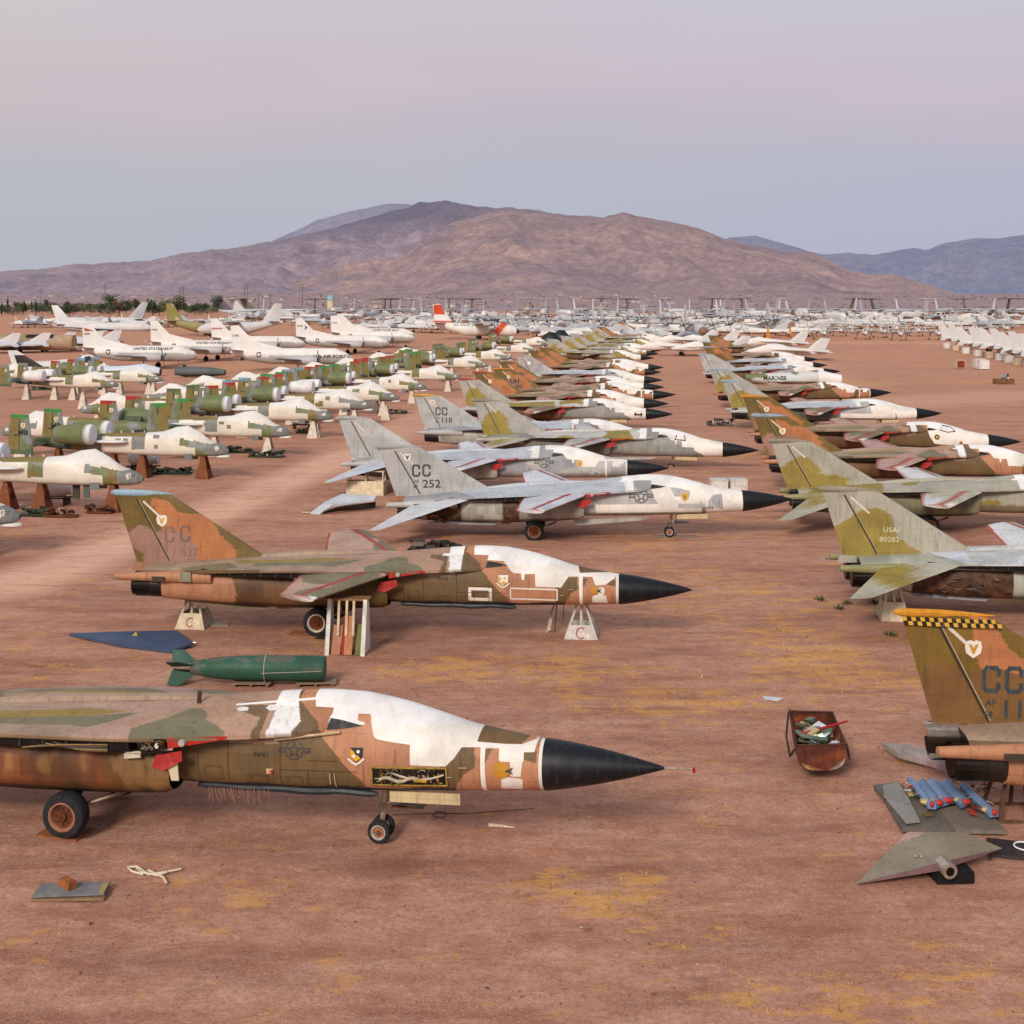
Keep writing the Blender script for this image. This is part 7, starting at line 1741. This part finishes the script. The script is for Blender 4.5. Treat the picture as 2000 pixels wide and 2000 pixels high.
# big-finned fighters on white blocks at the right
GT = 'big-finned grey fighters on white blocks at right'
pf = None
for k, (u, v) in enumerate([(1845, 676), (1862, 680), (1882, 686), (1905, 691), (1928, 695), (1948, 699), (1966, 703), (1983, 708), (2004, 713)]):
    x, y, z = at(u, v + 4, 0.0); yaw = -.05
    lb = 'grey fighter with a large fin, %s from the left in the file on white blocks' % ORD[k]; yaw += [0, .12, -.1, .08, -.14, .05, -.05, .1, 0][k]; l_ = (x + 7.6, y, z + .55 + [0, .2, -.2, .1, 0, .3, -.3, .2, 0][k])
    if pf is None: S_ = spec_fighter(srgb(214, 210, 206), srgb(212, 208, 204)); S_['wings'] = [(w_[0], quad((-4.4, 0, 2.9), (-8.2, 0, 2.75), (-9.5, 0, 6.3), (-8.0, 0, 6.3)), .25, .14, w_[4]) if w_[0] == 'tail_fin' else w_ for w_ in S_['wings']]; pf, _ = airplane('fighter_jet', lb, 'fighter jet', l_, yaw, S_, GT, nr=22); fo = pf
    else: dup(pf, l_, yaw, lb, GT)
    mb = MB(); mb.box((0, 0, .75), (1.5, 1.5, 1.5), [srgb(226, 222, 216), srgb(214, 188, 156), srgb(230, 226, 220)][k % 3]); o = mb.build('support_block', M_WOOD, None, False); o.location = (x, y - 1.4, z); tag(o, '%s square block under the %s big-finned fighter from the left' % (['white', 'tan', 'white'][k % 3], ORD[k]), 'block', 'square blocks under the big-finned fighters')
# twin-finned jets at the end of the right row
G14 = 'white twin-finned jets facing left'
p14 = None
for k, (u, Y, yaw, lab) in enumerate([(1612, 300, pi - .1, 'white jet with twin grey fins rising at right, nearest of its group'), (1572, 352, pi - .1, 'white twin-finned jet just behind the nearest twin-finned one'), (1458, 318, pi - .05, 'white twin-finned jet half hidden behind the brown tails'), (1440, 372, pi - .1, 'white twin-finned jet farthest back in the right row'), (1384, 322, pi - .02, 'white arrow-shaped jet in the alley between the rows, the near one'), (1396, 368, pi, 'white arrow-shaped jet in the alley between the rows, the far one')]):
    l_ = by(u, Y, -8.5, yaw)
    if p14 is None: p14, _ = airplane('twin_finned_jet', lab, 'fighter jet', l_, yaw, spec_twintail(), G14, nr=24)
    else: dup(p14, l_, yaw, lab, G14)
def mar(V, C):
    C = np.tile(srgb(206, 204, 200), (len(V), 1)); n = fbm(V[:, 0] * .35, V[:, 2] * .8, 2, 4); C[n > .56] = srgb(116, 122, 80); C[V[:, 0] > 3] = WH; return C
S_ = spec_fighter(LIGHT, LIGHT, 1, mar); S_['wings'] = S_['wings'][:1]; S_['fus'] = [(6.5, 2.0, .6, .7)] + S_['fus'][2:]; S_['gear'] = []
root, fus = airplane('fighter_fuselage', 'white and olive fuselage lettered MARINES without a tail', 'fighter jet', by(1560, 205, 0, -.02, -.6), -.02, S_, None, nr=26)
sidetext(fus, [lambda mk: mk.text('MARINES', -5.6, 1.95, .58, srgb(40, 40, 36), 1.1, 0, .03)], ysec(S_))
# black fabric covers at the middle distance
for k, (u, v, lab) in enumerate([(1072, 676, 'black fabric cover draped over a nose, the larger one'), (1092, 670, 'black fabric cover draped over a nose, the smaller one')]):
    mb = MB(); r = np.random.RandomState(k); tt = np.arange(12) * 2 * pi / 12
    mb.loft(np.array([[(a, w_ * cos(b), h_ * max(sin(b), 0) + .2 * r.rand()) for b in tt] for a, w_, h_ in ((-5, .4, .6), (-2, 1.2, 2.6), (0, 1.4, 4.0), (1.6, 1.2, 3.8), (3, .8, 2.2), (4.2, .3, .8))]), srgb(26, 27, 30), True, True)
    o = mb.build('black_cover', M_BLACK); o.location = ground(u, v); tag(o, lab, 'cover', 'black covers')
# yellow truck
t = thing('truck', 'yellow flatbed truck parked among the far grey jets at left', 'truck', by(225, 560, 0, 0), .05)
mb = MB(); mb.box((0, 0, 1.7), (14, 2.6, 2.2), srgb(210, 160, 50)); mb.build('cargo_box', M_FAR, t, False)
mb = MB(); mb.box((8.4, 0, 1.5), (2.4, 2.4, 2.2), srgb(200, 150, 46)); mb.build('cab', M_FAR, t, False)
for xx in (-5, -3.4, 4, 8.6):
    mb = MB(); mb.cyl((xx, -1.3, .55), (xx, 1.3, .55), .55, .55, DK, 14); mb.build('wheel', M_RUBBER, t)
# orange stands and white small cones in the far alley
for k, (u, v) in enumerate([(1500, 660), (1543, 659)]):
    mb = MB(); p = np.array([[-.9, -.9, 0], [.9, -.9, 0], [.9, .9, 0], [-.9, .9, 0]]); q_ = p * .15 + np.array([0, 0, 3.8]); mb.loft(np.array([p, p * .6 + [0, 0, 1.2], q_]), srgb(206, 124, 44), True, True); o = mb.build('orange_stand', M_FAR, None, False); o.location = ground(u, v); tag(o, 'orange pyramid stand beside the brown nose cone, the %s one' % ['left', 'right'][k], 'stand', 'orange stands')

# ================================================================ crowded far lines
GO = 'twin-boomed planes nose-on at right'
po = None
rr = np.random.RandomState(21)
ov = [(1604, 436), (1640, 470), (1686, 438), (1720, 455), (1756, 428), (1790, 470), (1829, 434), (1870, 462), (1575, 480), (1660, 505), (1745, 505), (1840, 512), (1905, 480), (1700, 545), (1615, 540), (1960, 500)]
for k, (u, Y) in enumerate(ov):
    lb = 'white twin-boomed plane seen nose-on, %s along the front line at right' % ORD[k] if k < 8 else 'white twin-boomed plane seen nose-on in the rear line at right'
    g_ = GO if k < 8 else 'rear line of twin-boomed planes'
    l_ = by(u, Y, 0, -pi / 2)
    if po is None: po, _ = airplane('twin_boom_plane', lb, 'propeller plane', l_, -pi / 2 + .05, spec_twinboom(), g_, nr=16)
    else: dup(po, l_, -pi / 2 + rr.uniform(-.12, .12), lb, g_)
# wide-winged aircraft with brown noses
def brn(V, C):
    C = C.copy(); C[V[:, 0] > 12.6] = srgb(140, 104, 80); C[V[:, 0] < -11] = srgb(150, 116, 92); return C
pw = None
for k, (u, Y) in enumerate([(1093, 500), (1187, 508), (1355, 440), (1522, 520), (1268, 560), (1440, 590), (985, 530), (905, 560)]):
    lb = 'grey wide-winged transport nose-on with a brown nose, %s in its line' % ORD[k]; l_ = by(u, Y, 0, -pi / 2)
    if pw is None: pw, _ = airplane('wide_winged_transport', lb, 'transport plane', l_, -pi / 2, spec_fourprop(PALE, None, brn), 'wide-winged transports nose-on', nr=18)
    else: dup(pw, l_, -pi / 2 + rr.uniform(-.2, .2), lb, 'wide-winged transports nose-on')
# T-tailed transports
GTT = 'T-tailed transports in the far line'
lbT = 'grey T-tailed jet transport in the far line below the mountain'
tt_pos = [(1386, 830), (1554, 850), (1643, 870), (1725, 840), (1790, 800), (1897, 880), (1951, 840), (1064, 860), (1173, 880), (1229, 830), (1300, 900), (741, 830), (763, 850), (808, 900), (874, 860), (916, 870), (1029, 900), (609, 820), (434, 800), (459, 830), (480, 850), (1460, 890), (1988, 900)]
pt = [None, None, None]
for k, (u, Y) in enumerate(tt_pos):
    q = k % 3; yaw = (-pi / 2 if k % 2 else pi / 2) + rr.uniform(-.15, .15) if u > 560 else rr.uniform(-.3, .3)
    cf = [(PALE, srgb(96, 92, 98)), (LIGHT, srgb(206, 204, 200)), (srgb(186, 180, 172), srgb(122, 112, 100))][q]
    l_ = by(u, Y, -20 if abs(cos(yaw)) > .5 else 0, yaw)
    lb_ = ['grey T-tailed jet transport with a dark tail in the far line', 'pale T-tailed jet transport with a white tail in the far line', 'tan-grey T-tailed jet transport in the far line'][q]
    if pt[q] is None: pt[q], _ = airplane('t_tailed_transport', lb_, 'jet transport', l_, yaw, spec_ttail(*cf), GTT + ', kind %s' % 'abc'[q], nr=16)
    else: dup(pt[q], l_, yaw, lb_, GTT + ', kind %s' % 'abc'[q])
# big jets with plain tails
pk_ = [None, None]
us_ = [1409, 1404, 1420, 1478, 1510, 1629, 1658, 1696, 1132, 1157, 1161, 1258, 1298, 1322, 720, 855, 871, 945, 690, 1500, 1766, 1785, 1844, 1100, 1200, 660, 640, 590, 510, 1570, 1350, 1010, 780, 830, 1925]
for k, u in enumerate(us_):
    Y = [720, 900, 800, 760, 940, 690, 860][k % 7]; q = k % 2; yaw = [-pi / 2, pi / 2, -pi / 2, -1.45, pi / 2][k % 5] + rr.uniform(-.08, .08)
    l_ = by(u, Y, 0, yaw); lb_ = ['pale grey four-engined jet with an upright white tail, far line', 'white four-engined jet with a grey tail, far line'][q]; g_ = 'four-engined jets in the far line, %s tails' % ['white', 'grey'][q]
    if pk_[q] is None: pk_[q], _ = airplane('four_engined_jet', lb_, 'jet plane', l_, yaw, spec_tanker(*[(PALE, srgb(226, 224, 222)), (WHT, srgb(186, 186, 190))][q]), g_, nr=16)
    else: dup(pk_[q], l_, yaw, lb_, g_)
# packed small jets
ps = [None] * 4
kinds = [('fighter_jet', 'fighter jet', lambda: spec_fighter(LIGHT), 'light grey small jet packed in the middle lines'), ('fighter_jet', 'fighter jet', lambda: spec_fighter(WHT, PALE), 'white small jet packed in the middle lines'), ('fighter_jet', 'fighter jet', lambda: spec_fighter(srgb(176, 180, 186), srgb(170, 172, 178)), 'bluish grey small jet packed in the middle lines'), ('twin_finned_jet', 'fighter jet', lambda: spec_twintail(LIGHT), 'pale twin-finned jet packed in the middle lines')]
cnt = 0
for row, (Y, u0, u1, st) in enumerate([(430, 1050, 1330, 44), (470, 960, 1560, 40), (520, 640, 1560, 32), (575, 620, 2000, 30), (640, 560, 2000, 30), (600, 0, 330, 30), (640, 30, 420, 28), (720, 420, 1990, 32), (800, 430, 1990, 40)]):
    u = u0
    while u < u1:
        u += st * rr.uniform(.6, 1.4); q = rr.choice([0, 0, 1, 1, 2, 3])
        yaw = rr.choice([-pi / 2, -pi / 2 + .4, -pi / 2 - .5, pi / 2, -.1, pi]) + rr.uniform(-.15, .15); l_ = by(u, Y + rr.uniform(-14, 14), 0, yaw)
        nm, ct, sp, lb_ = kinds[q]; g_ = lb_.replace('jet', 'jets', 1)
        if ps[q] is None: ps[q], _ = airplane(nm, lb_, ct, l_, yaw, sp(), g_, nr=14)
        else: dup(ps[q], l_, yaw, lb_, g_)
        cnt += 1
print('small jets', cnt)

# ================================================================ trees, houses, poles, water tower
tr = [(4, 8, 5, 1), (15, 11, 2.6, 1), (34, 9, 7, 2), (45, 10, 6, 0), (62, 9, 3, 1), (70, 10, 3, 1), (75, 8, 8, 0), (91, 10, 6, 0), (103, 8, 9, 2), (128, 9, 6, 3), (136, 8, 7, 0), (150, 7, 9, 2), (175, 7, 8, 3), (195, 8, 7, 0), (216, 14, 13, 0), (232, 10, 7, 3), (246, 10, 8, 0), (256, 9, 6, 2), (266, 11, 4, 3), (288, 11, 5, 1), (298, 11, 8, 0), (318, 9, 8, 2), (329, 10, 6, 0), (347, 14, 13, 2), (362, 9, 7, 0), (380, 9, 10, 0), (402, 8, 6, 0), (424, 13, 12, 0), (10, 7, 9, 0), (52, 7, 10, 2), (115, 7, 10, 0), (165, 6, 10, 0), (275, 7, 9, 0), (312, 7, 8, 0)] + [(u_, 5.5 + (u_ * 7) % 3, 13, (u_ // 13) % 2 * 2) for u_ in range(6, 430, 19)]
kn = ['rounded dark green tree', 'narrow dark upright tree', 'broad olive green tree', 'thin brownish tree']
for k, (u, h, wd, kd) in enumerate(tr):
    Y = 930 + 60 * ((k * 37) % 5); tree(by(u, Y, 0, 0), h * 1.15, wd * 1.1, kd, 100 + k, '%s in the tree line at far left' % kn[kd])
ph = []
HC = [(srgb(200, 182, 170), srgb(150, 124, 116)), (srgb(180, 160, 146), srgb(136, 112, 104)), (srgb(212, 202, 194), srgb(170, 154, 146)), (srgb(168, 150, 140), srgb(180, 168, 162))]
for k in range(4): ph.append(None)
for k in range(130):
    u = rr.uniform(0, 1500) if k % 4 else rr.uniform(560, 1320); Y = rr.uniform(1500, 5200) if k % 3 else rr.uniform(3000, 5600); q = k % 4
    lb_ = ['pale walled house', 'tan walled house', 'white walled house', 'brown walled house with a light roof'][q] + ' in the scattered suburb below the mountain'; l_ = by(u, Y, 0, 0); g_ = ['pale', 'tan', 'white', 'brown'][q] + ' houses below the mountain'
    if k < 4: Y = 3600 + 200 * k
    l_ = by(u, Y, 0, 0)
    if ph[q] is None: ph[q] = house(l_, 17, 12, 4.2, HC[q][0], HC[q][1], .3, lb_); ph[q]['group'] = g_
    else: dup(ph[q], l_, rr.uniform(-.8, .8), lb_, g_, rr.uniform(.45, 1.05))
# desert shrubs, beyond counting
mb = MB(); rs_ = np.random.RandomState(5)
for k in range(900):
    Y = rs_.uniform(1250, 5600); X = rs_.uniform(-.45, .45) * Y; s_ = rs_.uniform(1.4, 3.6) * (.7 + Y / 5000); z = zg(Y)
    c_ = [srgb(140, 124, 124), srgb(130, 120, 118), srgb(146, 128, 128)][k % 3] * rs_.uniform(.8, 1.15)
    V = np.array([(0, 0, 1.1), (1, 0, .2), (.3, .9, .3), (-.8, .5, .25), (-.7, -.6, .3), (.4, -.9, .2), (0, 0, -.4)]) * s_ * np.array([1.2, 1.2, .6]) * rs_.uniform(.7, 1.3, (7, 1)) + np.array([X, Y, z])
    mb.add(V, [(0, i, i % 5 + 1) for i in range(1, 6)] + [(6, i % 5 + 1, i) for i in range(1, 6)], c_)
o = mb.build('desert_shrubs', M_LEAF, None, False); o['label'] = 'dark desert shrubs scattered over the plain below the mountain'; o['category'] = 'shrubs'; o['kind'] = 'stuff'
pp = None
for k, (u, Y, h) in enumerate([(80, 1500, 24), (205, 1400, 26), (352, 1300, 22), (358, 1320, 24), (478, 1250, 24), (484, 1260, 26), (505, 1500, 18), (528, 1500, 18), (591, 1280, 26), (627, 1400, 18), (690, 1600, 18), (1690, 1500, 20)]):
    l_ = by(u, Y, 0, 0); lb_ = 'thin dark utility pole with crossarm in the far suburb'
    if pp is None:
        pp = thing('utility_pole', lb_, 'pole', l_, 0, 'utility poles in the far suburb')
        mb = MB(); mb.cyl((0, 0, 0), (0, 0, 20), .28, .16, srgb(84, 70, 66), 8); mb.build('mast', M_WOOD, pp)
        for z in (18.4, 16.6): mb = MB(); mb.box((0, 0, z), (6, .2, .25), srgb(84, 70, 66)); mb.build('crossarm', M_WOOD, pp, False)
        pp.scale = (1, 1, h / 20)
    else: d = dup(pp, l_, rr.uniform(-.4, .4), lb_); d.scale = (1, 1, h / 20)
t = thing('water_tower', 'pale green and cream water tank standing in the far suburb', 'water tower', by(646, 1500, 0, 0))
mb = MB(); mb.cyl((0, 0, 0), (0, 0, 9), 4, 4, srgb(214, 200, 160), 20); mb.build('shaft', M_FAR, t); mb = MB(); mb.cyl((0, 0, 9), (0, 0, 14), 4.2, 4.2, srgb(150, 186, 186), 20); mb.cyl((0, 0, 14), (0, 0, 15.4), 4.2, .6, srgb(150, 180, 180), 20); mb.build('tank', M_FAR, t)

# ================================================================ dry grass and litter on the apron
X, Y, Z, G_ = GRID
rs_ = np.random.RandomState(77); mb = MB(); sel = []
i0, i1 = np.searchsorted(Y[:, 0], 22), np.searchsorted(Y[:, 0], 105)
for k in range(60000):
    i = rs_.randint(i0, i1); j = rs_.randint(0, X.shape[1])
    if abs(X[i, j]) > Y[i, j] * .41 + 1: continue
    if rs_.rand() < (G_[i, j] - .42) * 1.1: sel.append((X[i, j] + rs_.uniform(-.2, .2), Y[i, j] + rs_.uniform(-.15, .15), Z[i, j]))
sel = np.array(sel); print('tufts', len(sel))
n = len(sel); V = []; Fc = []; Cc = []
for k in range(n):
    p = sel[k]; h = rs_.uniform(.04, .15); c_ = [srgb(214, 172, 96), srgb(196, 152, 78), srgb(176, 140, 76)][k % 3] * rs_.uniform(.75, 1.1)
    for b in range(3):
        a = rs_.uniform(0, 6.28); d = np.array([cos(a), sin(a), 0]); w_ = np.array([-d[1], d[0], 0]) * rs_.uniform(.006, .016); q = p + d * rs_.uniform(0, .06); o_ = len(V)
        V += [q - w_, q + w_, q + d * rs_.uniform(.02, .1) + np.array([0, 0, h])]; Fc.append((o_, o_ + 1, o_ + 2)); Cc += [c_] * 3
mb.add(V, Fc, np.array(Cc)); o = mb.build('dry_grass', M_LEAF, None, False); o['label'] = 'short yellow dry grass in patches over the red dirt'; o['category'] = 'grass'; o['kind'] = 'stuff'
mb = MB()
for k in range(3600):
    Yk = 23 * (130 / 23) ** rs_.rand(); Xk = rs_.uniform(-.41, .41) * Yk; s_ = rs_.uniform(.008, .026) * (1 if k % 40 else 2.2)
    c_ = [srgb(150, 106, 88), srgb(126, 88, 72), srgb(196, 156, 138), srgb(160, 116, 98), srgb(222, 212, 204) if k % 55 == 4 else srgb(140, 100, 84)][k % 5]
    V = rs_.normal(size=(5, 3)) * s_ * np.array([1, 1, .45]) + np.array([Xk, Yk, .012 + s_ * .2]); mb.add(V, [(0, 1, 2), (0, 2, 3), (0, 3, 4), (0, 4, 1), (1, 3, 2), (1, 4, 3)], c_)
o = mb.build('gravel', M_WOOD, None, False); o['label'] = 'scattered pebbles and tiny litter on the red dirt'; o['category'] = 'gravel'; o['kind'] = 'stuff'
# small green weeds
for k, (u, v) in enumerate([(1655, 1180), (1600, 1172), (1640, 1190), (1708, 1178), (1741, 1241)]):
    mb = MB(); r = np.random.RandomState(k)
    for b in range(40): a = r.uniform(0, 6.28); d = np.array([cos(a), sin(a), 0]); q = d * r.uniform(0, .25); w_ = np.array([-d[1], d[0], 0]) * .03; mb.add([q - w_, q + w_, q + d * .12 + np.array([0, 0, r.uniform(.05, .28)])], [(0, 1, 2)], srgb(86, 104, 60) * r.uniform(.6, 1.1))
    o = mb.build('weed', M_LEAF, None, False); o.location = ground(u, v); tag(o, 'small green weed on the dirt near the checkered tail, %s' % ['the farthest left but one', 'leftmost', 'middle', 'close to the trestle', 'nearest the camera'][k], 'weed', 'green weeds')
